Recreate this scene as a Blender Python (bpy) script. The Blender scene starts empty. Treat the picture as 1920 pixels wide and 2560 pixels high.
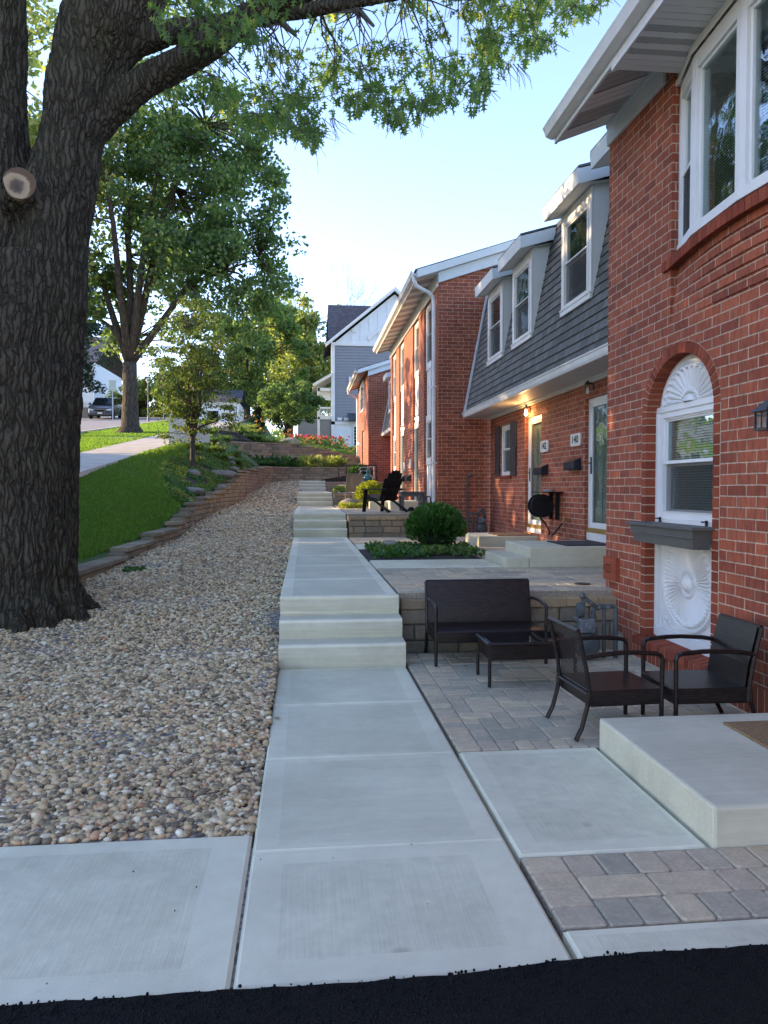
import bpy, bmesh, math, random
import numpy as np
from mathutils import Vector, Matrix, noise, Euler

scene = bpy.context.scene
COL = scene.collection
R = math.radians

# ------------------------------------------------------------------ camera, sky, sun, exposure
cd = bpy.data.cameras.new('camera'); cam = bpy.data.objects.new('camera', cd); COL.objects.link(cam)
cam.location = (0, 0, 1.405)
cam.rotation_euler = (R(90 - 1.769), 0, R(-5.979))
cd.sensor_fit = 'VERTICAL'; cd.sensor_height = 24; cd.lens = 1900 / 2560 * 24
cd.clip_start = .05; cd.clip_end = 2000
scene.camera = cam
scene.render.resolution_x = 768; scene.render.resolution_y = 1024

SUN_EL, SUN_AZ = 17.0, -74.0          # azimuth measured from +Y towards +X
sdir = Vector((math.sin(R(SUN_AZ)) * math.cos(R(SUN_EL)), math.cos(R(SUN_AZ)) * math.cos(R(SUN_EL)), math.sin(R(SUN_EL))))
w = bpy.data.worlds.new('World'); scene.world = w; w.use_nodes = True
nt = w.node_tree
bg = nt.nodes['Background']; sky = nt.nodes.new('ShaderNodeTexSky')
sky.sky_type = 'NISHITA'; sky.sun_disc = False; sky.sun_elevation = R(SUN_EL); sky.sun_rotation = R(SUN_AZ)
sky.altitude = 200; sky.air_density = 1.0; sky.dust_density = .45; sky.ozone_density = 3.6
tn = nt.nodes.new('ShaderNodeMix'); tn.data_type = 'RGBA'; tn.blend_type = 'MULTIPLY'; tn.inputs[0].default_value = 1; tn.inputs[7].default_value = (1.17, .935, .92, 1)
nt.links.new(sky.outputs[0], tn.inputs[6]); nt.links.new(tn.outputs[2], bg.inputs[0]); bg.inputs[1].default_value = 0.15
ld = bpy.data.lights.new('sun', 'SUN'); ld.energy = 2.3; ld.angle = R(.5); ld.color = (1, .72, .42)
sun = bpy.data.objects.new('sun', ld); COL.objects.link(sun)
sun.rotation_euler = sdir.to_track_quat('Z', 'Y').to_euler()
vs = scene.view_settings
vs.view_transform = 'Standard'; vs.look = 'None'; vs.gamma = 1; vs.exposure = 2.4; vs.use_curve_mapping = False
scene.cycles.max_bounces = 8; scene.cycles.transparent_max_bounces = 16

# ------------------------------------------------------------------ helpers
rnd = random.Random(7)

def tag(o, label=None, cat=None, group=None, kind=None):
    if label: o['label'] = label
    if cat: o['category'] = cat
    if group: o['group'] = group
    if kind: o['kind'] = kind
    return o

def thing(name, label, cat, loc=(0, 0, 0), group=None):
    o = bpy.data.objects.new(name, None); COL.objects.link(o); o.location = loc
    o.empty_display_size = .1
    return tag(o, label, cat, group)

def adopt(o, parent):
    if parent is not None:
        o.parent = parent
        L = parent.location.copy()
        p = parent.parent
        if parent.type == 'EMPTY':
            o.matrix_parent_inverse = Matrix.Translation(-L)
    return o

def kids(o): return [c for c in bpy.data.objects if c.parent == o]

def copy_tree(o, parent=None):
    c = o.copy(); COL.objects.link(c)
    if parent is not None:
        c.parent = parent
    for ch in kids(o):
        copy_tree(ch, c)
    return c

class MB:
    def __init__(s): s.v = []; s.f = []; s.c = []; s.m = []
    def add(s, vs, fs, c=.5, m=0):
        b = len(s.v); s.v += [tuple(v) for v in vs]
        for f in fs:
            s.f.append([b + i for i in f]); s.c.append(c); s.m.append(m)
        return s
    def box(s, x0, x1, y0, y1, z0, z1, c=.5, m=0):
        x0, x1 = min(x0, x1), max(x0, x1); y0, y1 = min(y0, y1), max(y0, y1); z0, z1 = min(z0, z1), max(z0, z1)
        vs = [(x0,y0,z0),(x1,y0,z0),(x1,y1,z0),(x0,y1,z0),(x0,y0,z1),(x1,y0,z1),(x1,y1,z1),(x0,y1,z1)]
        return s.add(vs, [(3,2,1,0),(4,5,6,7),(0,1,5,4),(1,2,6,5),(2,3,7,6),(3,0,4,7)], c, m)
    def obox(s, cen, ax, ay, az, c=.5, m=0):     # oriented box: centre + three half vectors
        cen, ax, ay, az = map(Vector, (cen, ax, ay, az)); vs = []
        for k in (-1, 1):
            for i, j in ((-1,-1),(1,-1),(1,1),(-1,1)):
                vs.append(cen + ax*i + ay*j + az*k)
        return s.add(vs, [(3,2,1,0),(4,5,6,7),(0,1,5,4),(1,2,6,5),(2,3,7,6),(3,0,4,7)], c, m)
    def bar(s, a, b, w, h, up=(0,0,1), c=.5, m=0):
        a, b = Vector(a), Vector(b); d = (b - a); L = d.length / 2; d.normalize()
        side = d.cross(Vector(up)); 
        if side.length < 1e-4: side = d.cross(Vector((1,0,0)))
        side.normalize(); u = side.cross(d)
        return s.obox((a+b)/2, d*L, side*w/2, u*h/2, c, m)
    def prism(s, poly, axis, a, b, c=.5, m=0):   # poly in the two other axes, extruded a..b along axis
        n = len(poly); vs = []
        for t in (a, b):
            for p in poly:
                q = {'x': (t, p[0], p[1]), 'y': (p[0], t, p[1]), 'z': (p[0], p[1], t)}[axis]
                vs.append(q)
        fs = [list(range(n))[::-1], list(range(n, 2*n))] + [(i, (i+1) % n, n + (i+1) % n, n + i) for i in range(n)]
        return s.add(vs, fs, c, m)
    def chbox(s, x0, x1, y0, y1, z0, z1, ch, c=.5, m=0):   # box whose top edges are chamfered
        vs = [(x0,y0,z0),(x1,y0,z0),(x1,y1,z0),(x0,y1,z0),
              (x0,y0,z1-ch),(x1,y0,z1-ch),(x1,y1,z1-ch),(x0,y1,z1-ch),
              (x0+ch,y0+ch,z1),(x1-ch,y0+ch,z1),(x1-ch,y1-ch,z1),(x0+ch,y1-ch,z1)]
        fs = [(0,1,5,4),(1,2,6,5),(2,3,7,6),(3,0,4,7),(4,5,9,8),(5,6,10,9),(6,7,11,10),(7,4,8,11),(8,9,10,11)]
        return s.add(vs, fs, c, m)
    def tube(s, pts, rad, n=10, c=.5, m=0, cap=True):
        pts = [Vector(p) for p in pts]
        if not hasattr(rad, '__len__'): rad = [rad] * len(pts)
        b = len(s.v); prev = None; rings = []
        for i, p in enumerate(pts):
            if i == 0: t = pts[1] - p
            elif i == len(pts) - 1: t = p - pts[i-1]
            else: t = pts[i+1] - pts[i-1]
            t.normalize()
            if prev is None:
                u = t.orthogonal().normalized()
            else:
                u = prev - t * prev.dot(t)
                if u.length < 1e-5: u = t.orthogonal()
                u.normalize()
            prev = u; v = t.cross(u)
            for k in range(n):
                a = 2 * math.pi * k / n
                s.v.append(tuple(p + (u * math.cos(a) + v * math.sin(a)) * rad[i]))
        for i in range(len(pts) - 1):
            for k in range(n):
                k2 = (k + 1) % n
                s.f.append([b+i*n+k, b+i*n+k2, b+(i+1)*n+k2, b+(i+1)*n+k]); s.c.append(c); s.m.append(m)
        if cap:
            s.f.append([b + k for k in range(n)][::-1]); s.c.append(c); s.m.append(m)
            s.f.append([b + (len(pts)-1)*n + k for k in range(n)]); s.c.append(c); s.m.append(m)
        return s
    def lathe(s, prof, cen, n=20, axis='z', c=.5, m=0):   # prof = (r, h)
        b = len(s.v); cx, cy, cz = cen
        for r_, h in prof:
            for k in range(n):
                a = 2*math.pi*k/n; p, q = r_*math.cos(a), r_*math.sin(a)
                s.v.append({'z': (cx+p, cy+q, cz+h), 'x': (cx+h, cy+p, cz+q), 'y': (cx+p, cy+h, cz+q)}[axis])
        for i in range(len(prof) - 1):
            for k in range(n):
                k2 = (k+1) % n
                s.f.append([b+i*n+k, b+i*n+k2, b+(i+1)*n+k2, b+(i+1)*n+k]); s.c.append(c); s.m.append(m)
        s.f.append([b+k for k in range(n)][::-1]); s.c.append(c); s.m.append(m)
        s.f.append([b+(len(prof)-1)*n+k for k in range(n)]); s.c.append(c); s.m.append(m)
        return s
    def build(s, name, mat, parent=None, smooth=False, bevel=0, kind=None):
        me = bpy.data.meshes.new(name); me.from_pydata(s.v, [], s.f)
        mats = mat if isinstance(mat, (list, tuple)) else [mat]
        for m_ in mats: me.materials.append(m_)
        if len(mats) > 1: me.polygons.foreach_set('material_index', s.m)
        if any(abs(c - .5) > 1e-6 for c in s.c):
            at = me.attributes.new('tint', 'FLOAT', 'FACE'); at.data.foreach_set('value', s.c)
        if smooth: me.polygons.foreach_set('use_smooth', [True] * len(me.polygons))
        me.update(); me.validate()
        o = bpy.data.objects.new(name, me); COL.objects.link(o)
        if bevel:
            md = o.modifiers.new('edge', 'BEVEL'); md.width = bevel; md.segments = 2; md.limit_method = 'ANGLE'
        adopt(o, parent)
        if kind: o['kind'] = kind
        return o

def scatter(name, bv, bf, pos, rot, scl, mat, parent=None, tint=None, smooth=False, kind=None):
    """one mesh of many small copies of a base polygon mesh (all base faces the same size)"""
    bv = np.asarray(bv, float); bf = np.asarray(bf, int)
    N = len(pos); nv = len(bv); nf, k = bf.shape
    scl = np.asarray(scl, float)
    if scl.ndim == 1: scl = scl[:, None]
    V = np.einsum('nij,nvj->nvi', rot, bv[None] * scl[:, None, :]) + np.asarray(pos)[:, None, :]
    F = (bf[None] + (np.arange(N) * nv)[:, None, None]).reshape(-1)
    me = bpy.data.meshes.new(name)
    me.vertices.add(N * nv); me.vertices.foreach_set('co', V.reshape(-1))
    me.loops.add(len(F)); me.loops.foreach_set('vertex_index', F.astype(np.int32))
    me.polygons.add(N * nf)
    me.polygons.foreach_set('loop_start', (np.arange(N * nf) * k).astype(np.int32))
    me.polygons.foreach_set('loop_total', np.full(N * nf, k, np.int32))
    if smooth: me.polygons.foreach_set('use_smooth', np.ones(N * nf, bool))
    me.update(calc_edges=True)
    if tint is not None:
        at = me.attributes.new('tint', 'FLOAT', 'FACE')
        at.data.foreach_set('value', np.repeat(np.asarray(tint, np.float32), nf))
    me.materials.append(mat)
    o = bpy.data.objects.new(name, me); COL.objects.link(o)
    adopt(o, parent)
    if kind: o['kind'] = kind
    return o

def rot_random(N, rg):
    q = rg.normal(size=(N, 4)); q /= np.linalg.norm(q, axis=1)[:, None]
    a, b, c, d = q.T
    return np.stack([np.stack([1-2*(c*c+d*d), 2*(b*c-a*d), 2*(b*d+a*c)], 1),
                     np.stack([2*(b*c+a*d), 1-2*(b*b+d*d), 2*(c*d-a*b)], 1),
                     np.stack([2*(b*d-a*c), 2*(c*d+a*b), 1-2*(b*b+c*c)], 1)], 1)

def rot_z_tilt(N, rg, tilt):
    """rotation: random heading, then tilt away from up by up to tilt radians"""
    h = rg.uniform(0, 2*np.pi, N); t = rg.normal(0, tilt, N); h2 = rg.uniform(0, 2*np.pi, N)
    def Rz(a):
        c, s = np.cos(a), np.sin(a); z = np.zeros_like(a); o = np.ones_like(a)
        return np.stack([np.stack([c,-s,z],1), np.stack([s,c,z],1), np.stack([z,z,o],1)],1)
    c, s = np.cos(t), np.sin(t); z = np.zeros(N); o = np.ones(N)
    Rx = np.stack([np.stack([o,z,z],1), np.stack([z,c,-s],1), np.stack([z,s,c],1)],1)
    return Rz(h2) @ Rx @ Rz(h)

# ------------------------------------------------------------------ materials
class NT:
    def __init__(s, name):
        s.mat = bpy.data.materials.new(name); s.mat.use_nodes = True
        s.t = s.mat.node_tree; s.b = s.t.nodes['Principled BSDF']; s.out = s.t.nodes['Material Output']
        s.b.inputs['Roughness'].default_value = .7
    def n(s, typ, **k):
        nd = s.t.nodes.new('ShaderNode' + typ)
        for a, v in k.items():
            if hasattr(nd, a): setattr(nd, a, v)
        return nd
    def l(s, a, b): s.t.links.new(a, b)
    def pos(s):
        return s.n('NewGeometry').outputs['Position']
    def obj(s): return s.n('TexCoord').outputs['Object']
    def scale(s, vec, sc):
        m = s.n('Mapping'); s.l(vec, m.inputs['Vector']); m.inputs['Scale'].default_value = sc; return m.outputs[0]
    def noise(s, vec, sc, det=4, rough=.55, dist=0):
        nd = s.n('TexNoise'); s.l(vec, nd.inputs['Vector']); nd.inputs['Scale'].default_value = sc
        nd.inputs['Detail'].default_value = det; nd.inputs['Roughness'].default_value = rough
        nd.inputs['Distortion'].default_value = dist; return nd.outputs['Fac']
    def ramp(s, fac, stops):
        nd = s.n('ValToRGB'); s.l(fac, nd.inputs[0]); e = nd.color_ramp.elements
        while len(e) < len(stops): e.new(.5)
        for i, (p, c) in enumerate(stops):
            e[i].position = p; e[i].color = (*c, 1) if hasattr(c, '__len__') else (c, c, c, 1)
        return nd.outputs[0]
    def mix(s, fac, a, b, typ='MIX'):
        nd = s.n('Mix'); nd.data_type = 'RGBA'; nd.blend_type = typ
        for v, i in ((fac, 0), (a, 6), (b, 7)):
            if isinstance(v, bpy.types.NodeSocket): s.l(v, nd.inputs[i])
            elif i == 0: nd.inputs[0].default_value = v
            else: nd.inputs[i].default_value = (*v, 1)
        return nd.outputs[2]
    def math(s, op, a, b=None, clamp=False):
        nd = s.n('Math'); nd.operation = op; nd.use_clamp = clamp
        for i, v in enumerate((a, b)):
            if v is None: continue
            if isinstance(v, bpy.types.NodeSocket): s.l(v, nd.inputs[i])
            else: nd.inputs[i].default_value = v
        return nd.outputs[0]
    def bump(s, h, st, dist=.01, nrm=None):
        nd = s.n('Bump'); s.l(h, nd.inputs['Height']); nd.inputs['Strength'].default_value = st
        nd.inputs['Distance'].default_value = dist
        if nrm is not None: s.l(nrm, nd.inputs['Normal'])
        s.l(nd.outputs[0], s.b.inputs['Normal']); return nd.outputs[0]
    def attr(s, name='tint'):
        nd = s.n('Attribute'); nd.attribute_name = name; return nd.outputs['Fac']
    def island(s): return s.n('NewGeometry').outputs['Random Per Island']
    def base(s, c):
        if isinstance(c, bpy.types.NodeSocket): s.l(c, s.b.inputs['Base Color'])
        else: s.b.inputs['Base Color'].default_value = (*c, 1)
    def set(s, **k):
        for a, v in k.items(): s.b.inputs[a.replace('_', ' ')].default_value = v
        return s

def plain(name, c, rough=.6, noisy=.12, sc=6, bump=.0, metallic=0, spec=.5):
    m = NT(name); p = m.pos()
    f = m.noise(p, sc, 5)
    lo = tuple(x * (1 - noisy) for x in c); hi = tuple(min(1, x * (1 + noisy)) for x in c)
    m.base(m.ramp(f, [(.3, lo), (.7, hi)]))
    m.set(Roughness=rough, Metallic=metallic); m.b.inputs['Specular IOR Level'].default_value = spec
    if bump: m.bump(m.noise(p, sc * 12, 4), bump, .003)
    return m.mat

def brick_mat(name, c1, c2, mortar, bw=.215, rh=.0715, ms=.0048, vertical=False, zoff=0.):
    m = NT(name); g = m.n('NewGeometry'); sp = m.n('SeparateXYZ'); m.l(g.outputs['Position'], sp.inputs[0])
    sn = m.n('SeparateXYZ'); m.l(g.outputs['True Normal'], sn.inputs[0])
    ax = m.math('ABSOLUTE', sn.outputs[0]); isx = m.math('GREATER_THAN', ax, .5)
    az = m.math('ABSOLUTE', sn.outputs[2]); isz = m.math('GREATER_THAN', az, .75)
    dx = m.math('MULTIPLY', m.math('SUBTRACT', sp.outputs[1], sp.outputs[0]), isx)
    hcoord = m.math('ADD', sp.outputs[0], dx)
    dz = m.math('MULTIPLY', m.math('SUBTRACT', sp.outputs[1], sp.outputs[2]), isz)
    vcoord = m.math('ADD', m.math('ADD', sp.outputs[2], dz), zoff)
    cb = m.n('CombineXYZ')
    if vertical:
        m.l(vcoord, cb.inputs[0]); m.l(hcoord, cb.inputs[1])
    else:
        m.l(hcoord, cb.inputs[0]); m.l(vcoord, cb.inputs[1])
    # slight wobble of the joints
    wob = m.n('TexNoise'); m.l(cb.outputs[0], wob.inputs['Vector']); wob.inputs['Scale'].default_value = 9
    wm = m.n('VectorMath'); wm.operation = 'SCALE'; m.l(wob.outputs['Color'], wm.inputs[0]); wm.inputs['Scale'].default_value = .006
    ad = m.n('VectorMath'); ad.operation = 'ADD'; m.l(cb.outputs[0], ad.inputs[0]); m.l(wm.outputs[0], ad.inputs[1])
    bt = m.n('TexBrick'); m.l(ad.outputs[0], bt.inputs['Vector'])
    bt.inputs['Scale'].default_value = 1; bt.inputs['Brick Width'].default_value = bw; bt.inputs['Row Height'].default_value = rh
    bt.inputs['Mortar Size'].default_value = ms; bt.inputs['Mortar Smooth'].default_value = .35; bt.inputs['Bias'].default_value = 0.
    bt.inputs['Color1'].default_value = (*c1, 1); bt.inputs['Color2'].default_value = (*c2, 1); bt.inputs['Mortar'].default_value = (*mortar, 1)
    if vertical: bt.offset = 0
    st = m.noise(m.scale(g.outputs['Position'], (30, 30, 9)), 1, 4, .6)
    col = m.mix(.75, bt.outputs['Color'], m.ramp(st, [(.32, (.62, .56, .54)), (.5, (.95, .94, .93)), (.66, (1.25, 1.25, 1.22))]), 'MULTIPLY')
    big = m.noise(g.outputs['Position'], .9, 3)
    col = m.mix(.5, col, m.ramp(big, [(.3, (.78, .76, .76)), (.7, (1.12, 1.1, 1.08))]), 'MULTIPLY')
    dk = m.noise(m.scale(g.outputs['Position'], (4, 4, 14)), 1, 1)
    col = m.mix(m.math('MULTIPLY', m.ramp(dk, [(.62, 0.), (.7, 1.)]), .25), col, (.13, .085, .05))
    m.base(col); m.set(Roughness=.85)
    hgt = m.math('ADD', m.math('MULTIPLY', bt.outputs['Fac'], -1.), m.math('MULTIPLY', m.noise(g.outputs['Position'], 120, 4), .5))
    m.bump(hgt, .7, .006)
    return m.mat

M = {}
BR1, BR2, MO = (.37, .098, .045), (.225, .052, .026), (.46, .375, .27)
M['brick'] = brick_mat('red_brick', BR1, BR2, MO)
M['brick_soldier'] = brick_mat('red_brick_soldier', BR1, BR2, MO, vertical=True)

def concrete(name, c, broom=None, stain=.25, spots=0.):
    m = NT(name); p = m.pos()
    a = m.noise(p, 1.6, 6, .6); b = m.noise(p, 14, 5, .6)
    lo = tuple(x * .86 for x in c); hi = tuple(x * 1.06 for x in c)
    col = m.ramp(a, [(.3, lo), (.65, hi)])
    col = m.mix(stain, col, m.ramp(b, [(.3, (.8, .8, .79)), (.7, (1.05, 1.05, 1.05))]), 'MULTIPLY')
    pat = m.noise(p, .8, 8, .7, 1.5)
    col = m.mix(.55, col, m.ramp(pat, [(.36, (.84, .83, .80)), (.5, (1., 1., 1.)), (.62, (1.07, 1.07, 1.07))]), 'MULTIPLY')
    dd_ = m.noise(p, 7, 8, .75, .6)
    col = m.mix(m.math('MULTIPLY', m.ramp(dd_, [(.60, 0.), (.72, 1.)]), .22), col, (.24, .215, .165))
    lt_ = m.noise(p, 3.3, 6, .8, 2.)
    col = m.mix(m.math('MULTIPLY', m.ramp(lt_, [(.64, 0.), (.70, 1.)]), .3), col, (.66, .66, .60))
    vo = m.n('TexVoronoi'); m.l(p, vo.inputs['Vector']); vo.inputs['Scale'].default_value = 2.6
    blot = m.ramp(m.math('ADD', vo.outputs['Distance'], m.math('MULTIPLY', m.noise(p, 30, 3), .06)), [(.085, 1.), (.13, 0.)])
    col = m.mix(m.math('MULTIPLY', blot, spots), col, (.36, .31, .22))
    h = m.noise(p, 160, 4, .7)
    if broom:
        wv = m.noise(m.scale(p, broom), 1, 3, .65)
        h = m.math('ADD', m.math('MULTIPLY', h, .5), wv)
        col = m.mix(.6, col, m.ramp(wv, [(.3, (.86, .86, .86)), (.7, (1.07, 1.07, 1.07))]), 'MULTIPLY')
    m.base(col); m.set(Roughness=.86); m.b.inputs['Specular IOR Level'].default_value = .3
    m.bump(h, .35, .003)
    return m.mat
M['conc_broom_y'] = concrete('concrete_broomed', (.66, .63, .455), (150, 2.5, 1), spots=.6, stain=.6)
M['conc_broom_x'] = concrete('concrete_broomed_across', (.64, .615, .445), (2.5, 150, 1))
M['conc_edge'] = concrete('concrete_smooth_edge', (.68, .65, .475))
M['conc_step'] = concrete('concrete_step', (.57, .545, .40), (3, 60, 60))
M['conc_panel'] = concrete('concrete_panel_broomed', (.59, .565, .415), (3, 120, 1))
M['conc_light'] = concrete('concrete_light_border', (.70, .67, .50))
M['conc_walk'] = concrete('concrete_sidewalk', (.52, .47, .40))
M['conc_found'] = concrete('concrete_foundation', (.55, .52, .42))

def tinted(name, stops, rough=.85, fine=60, spread=.25, bump=.5, bd=.004, mottle=4):
    m = NT(name); p = m.pos(); t = m.attr()
    col = m.ramp(t, stops)
    a = m.noise(p, fine, 5, .65); b = m.noise(p, mottle * 4, 4)
    col = m.mix(spread * 2, col, m.ramp(a, [(.3, (.72, .72, .72)), (.7, (1.2, 1.2, 1.2))]), 'MULTIPLY')
    col = m.mix(.6, col, m.ramp(b, [(.3, (.8, .8, .8)), (.7, (1.14, 1.14, 1.14))]), 'MULTIPLY')
    m.base(col); m.set(Roughness=rough); m.b.inputs['Specular IOR Level'].default_value = .25
    m.bump(m.math('ADD', a, m.noise(p, fine * 4, 3)), bump, bd)
    return m.mat
M['paver'] = tinted('paver', [(0, (.29, .26, .20)), (.28, (.40, .36, .26)), (.5, (.49, .40, .28)), (.72, (.57, .47, .31)), (1, (.47, .36, .25))], bump=.6)
M['block'] = tinted('wall_block', [(0, (.25, .205, .135)), (.5, (.35, .285, .19)), (1, (.43, .34, .22))], fine=45, bump=1., bd=.012)
M['block_tan'] = tinted('tan_wall_block', [(0, (.27, .235, .17)), (.5, (.34, .29, .205)), (1, (.43, .32, .20))], fine=45, bump=1., bd=.012)
M['pebble'] = tinted('pebble', [(0, (.13, .10, .07)), (.2, (.28, .21, .12)), (.45, (.52, .395, .21)), (.64, (.60, .39, .20)), (.83, (.68, .54, .32)), (.95, (.80, .71, .50)), (1, (.50, .22, .10))], fine=40, spread=.3, bump=.25, rough=.6)
M['block_cap'] = tinted('tan_cap_stone', [(0, (.34, .26, .16)), (.5, (.43, .32, .19)), (1, (.5, .36, .2))], fine=45, bump=1., bd=.01)
M['rock'] = tinted('garden_rock', [(0, (.3, .27, .22)), (1, (.5, .42, .32))], fine=20, bump=.9, bd=.01)
M['limestone'] = tinted('limestone', [(0, (.24, .22, .19)), (1, (.42, .39, .34))], fine=16, bump=.9, bd=.01)
M['sand'] = plain('joint_sand', (.30, .25, .18), .95, .3, 60)
M['soil'] = plain('mulch_soil', (.035, .026, .02), .95, .5, 40, bump=.8)
M['asphalt_street'] = plain('street_asphalt', (.22, .21, .20), .9, .15, 8, bump=.4)

def m_asphalt():
    m = NT('fresh_asphalt'); p = m.pos()
    a = m.noise(p, 140, 3, .7)
    vo = m.n('TexVoronoi'); m.l(p, vo.inputs['Vector']); vo.inputs['Scale'].default_value = 150
    m.base(m.ramp(a, [(.35, (.004, .004, .004)), (.75, (.018, .018, .018))])); m.set(Roughness=.9); m.b.inputs['Specular IOR Level'].default_value = .15
    m.bump(m.math('ADD', a, vo.outputs['Distance']), 1., .006); return m.mat
M['asphalt'] = m_asphalt()

def m_gravelbed():
    m = NT('gravel_bed'); p = m.pos(); vo = m.n('TexVoronoi'); m.l(p, vo.inputs['Vector']); vo.inputs['Scale'].default_value = 36
    sp = m.n('SeparateColor'); m.l(vo.outputs['Color'], sp.inputs[0])
    m.base(m.mix(m.ramp(vo.outputs['Distance'], [(.3, 0.), (.7, .8)]), m.ramp(sp.outputs[0], [(0, (.17, .15, .13)), (.5, (.36, .30, .24)), (1, (.5, .44, .36))]), (.06, .05, .04)))
    m.bump(vo.outputs['Distance'], -1., .02); m.set(Roughness=.85); return m.mat
M['gravelbed'] = m_gravelbed()

def m_leaf(name, stops, trans=.45, rough=.5, trcol=1.6):
    m = NT(name); i = m.island()
    col = m.ramp(i, stops)
    m.base(col); m.set(Roughness=rough); m.b.inputs['Specular IOR Level'].default_value = .35
    tr = m.n('BsdfTranslucent')
    tc = m.mix(1., col, (trcol * 1.0, trcol * 1.05, trcol * .45), 'MULTIPLY'); m.l(tc, tr.inputs['Color'])
    mx = m.n('MixShader'); mx.inputs[0].default_value = trans
    m.l(m.b.outputs[0], mx.inputs[1]); m.l(tr.outputs[0], mx.inputs[2]); m.l(mx.outputs[0], m.out.inputs['Surface'])
    return m.mat
M['leaf_oak'] = m_leaf('oak_leaf', [(0, (.05, .09, .03)), (.6, (.10, .165, .05)), (.95, (.17, .23, .07)), (1, (.3, .27, .06))], .55, trcol=2.1)
M['leaf_dark'] = m_leaf('maple_leaf', [(0, (.04, .075, .035)), (.6, (.075, .125, .055)), (1, (.13, .18, .07))], .55, trcol=2.3)
M['leaf_mid'] = m_leaf('mid_leaf', [(0, (.065, .115, .04)), (.6, (.105, .165, .055)), (1, (.18, .23, .08))], .5, trcol=2.1)
M['leaf_light'] = m_leaf('light_leaf', [(0, (.12, .155, .06)), (.6, (.19, .23, .09)), (1, (.30, .30, .14))], .55, trcol=2.1)
M['leaf_locust'] = m_leaf('locust_leaf', [(0, (.045, .075, .02)), (.6, (.08, .12, .035)), (1, (.16, .19, .05))], .5)
M['leaf_spruce'] = m_leaf('spruce_needle', [(0, (.02, .04, .025)), (1, (.05, .08, .045))], .15)
M['leaf_arb'] = m_leaf('arborvitae_leaf', [(0, (.03, .085, .02)), (.6, (.05, .14, .03)), (1, (.11, .2, .05))], .3)
M['leaf_gold'] = m_leaf('golden_leaf', [(0, (.16, .2, .03)), (1, (.34, .36, .06))], .35)
M['leaf_pink'] = m_leaf('pink_petal', [(0, (.45, .03, .08)), (1, (.6, .12, .17))], .3, trcol=1.2)
M['leaf_orange'] = m_leaf('orange_petal', [(0, (.6, .16, .03)), (1, (.7, .3, .05))], .3, trcol=1.2)
M['leaf_violet'] = m_leaf('violet_petal', [(0, (.3, .22, .4)), (1, (.5, .42, .6))], .3, trcol=1.2)
M['grass'] = m_leaf('grass_blade', [(0, (.07, .135, .025)), (.6, (.11, .20, .035)), (1, (.19, .27, .06))], .45, trcol=2.2)
M['lawn_soil'] = plain('turf', (.05, .10, .02), .95, .4, 20)

def m_bark(name, c, sc=1., dark=.4):
    m = NT(name); p = m.pos()
    wn = m.n('TexNoise'); m.l(p, wn.inputs['Vector']); wn.inputs['Scale'].default_value = 5 * sc; wn.inputs['Detail'].default_value = 4
    ws = m.n('VectorMath'); ws.operation = 'SCALE'; m.l(wn.outputs['Color'], ws.inputs[0]); ws.inputs['Scale'].default_value = .13 / sc
    ad = m.n('VectorMath'); ad.operation = 'ADD'; m.l(p, ad.inputs[0]); m.l(ws.outputs[0], ad.inputs[1])
    vo = m.n('TexVoronoi'); vo.feature = 'DISTANCE_TO_EDGE'; m.l(m.scale(ad.outputs[0], (22*sc, 22*sc, 3.0*sc)), vo.inputs['Vector']); vo.inputs['Scale'].default_value = 1
    r_ = m.ramp(vo.outputs['Distance'], [(.0, 0.), (.14, .55), (.4, 1.)])
    w2 = m.noise(m.scale(p, (70*sc, 70*sc, 34*sc)), 1, 5, .7)
    col = m.mix(r_, tuple(x * dark for x in c), c)
    col = m.mix(.65, col, m.ramp(w2, [(.32, (.6, .6, .6)), (.68, (1.35, 1.35, 1.3))]), 'MULTIPLY')
    g = m.noise(p, 1.7, 3)
    col = m.mix(m.ramp(g, [(.5, 0.), (.75, .25)]), col, (c[0]*.8, c[1]*1.0, c[2]*.6))
    m.base(col); m.set(Roughness=.95); m.b.inputs['Specular IOR Level'].default_value = .12
    m.bump(m.math('ADD', r_, m.math('MULTIPLY', w2, .5)), 1., .03)
    return m.mat
M['bark_oak'] = m_bark('oak_bark', (.105, .087, .062), 1., .34)
M['bark_far'] = m_bark('maple_bark', (.12, .10, .08), .5)
M['bark_thin'] = plain('twig_bark', (.05, .04, .032), .9, .2, 10)

def m_cut():
    m = NT('cut_wood'); c = m.obj(); vl = m.n('VectorMath'); vl.operation = 'LENGTH'
    d = m.n('VectorMath'); d.operation = 'ADD'; m.l(c, d.inputs[0])
    nz = m.n('TexNoise'); m.l(c, nz.inputs['Vector']); nz.inputs['Scale'].default_value = 14
    sc = m.n('VectorMath'); sc.operation = 'SCALE'; m.l(nz.outputs['Color'], sc.inputs[0]); sc.inputs['Scale'].default_value = .07
    m.l(sc.outputs[0], d.inputs[1]); m.l(d.outputs[0], vl.inputs[0])
    m.base(m.ramp(vl.outputs['Value'], [(.03, (.07, .05, .035)), (.07, (.13, .09, .06)), (.088, (.32, .22, .13)), (.125, (.40, .29, .17)), (.15, (.12, .07, .04))]))
    m.set(Roughness=.9); m.bump(m.noise(c, 60, 3), .5, .004); return m.mat
M['cut'] = m_cut()

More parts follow.
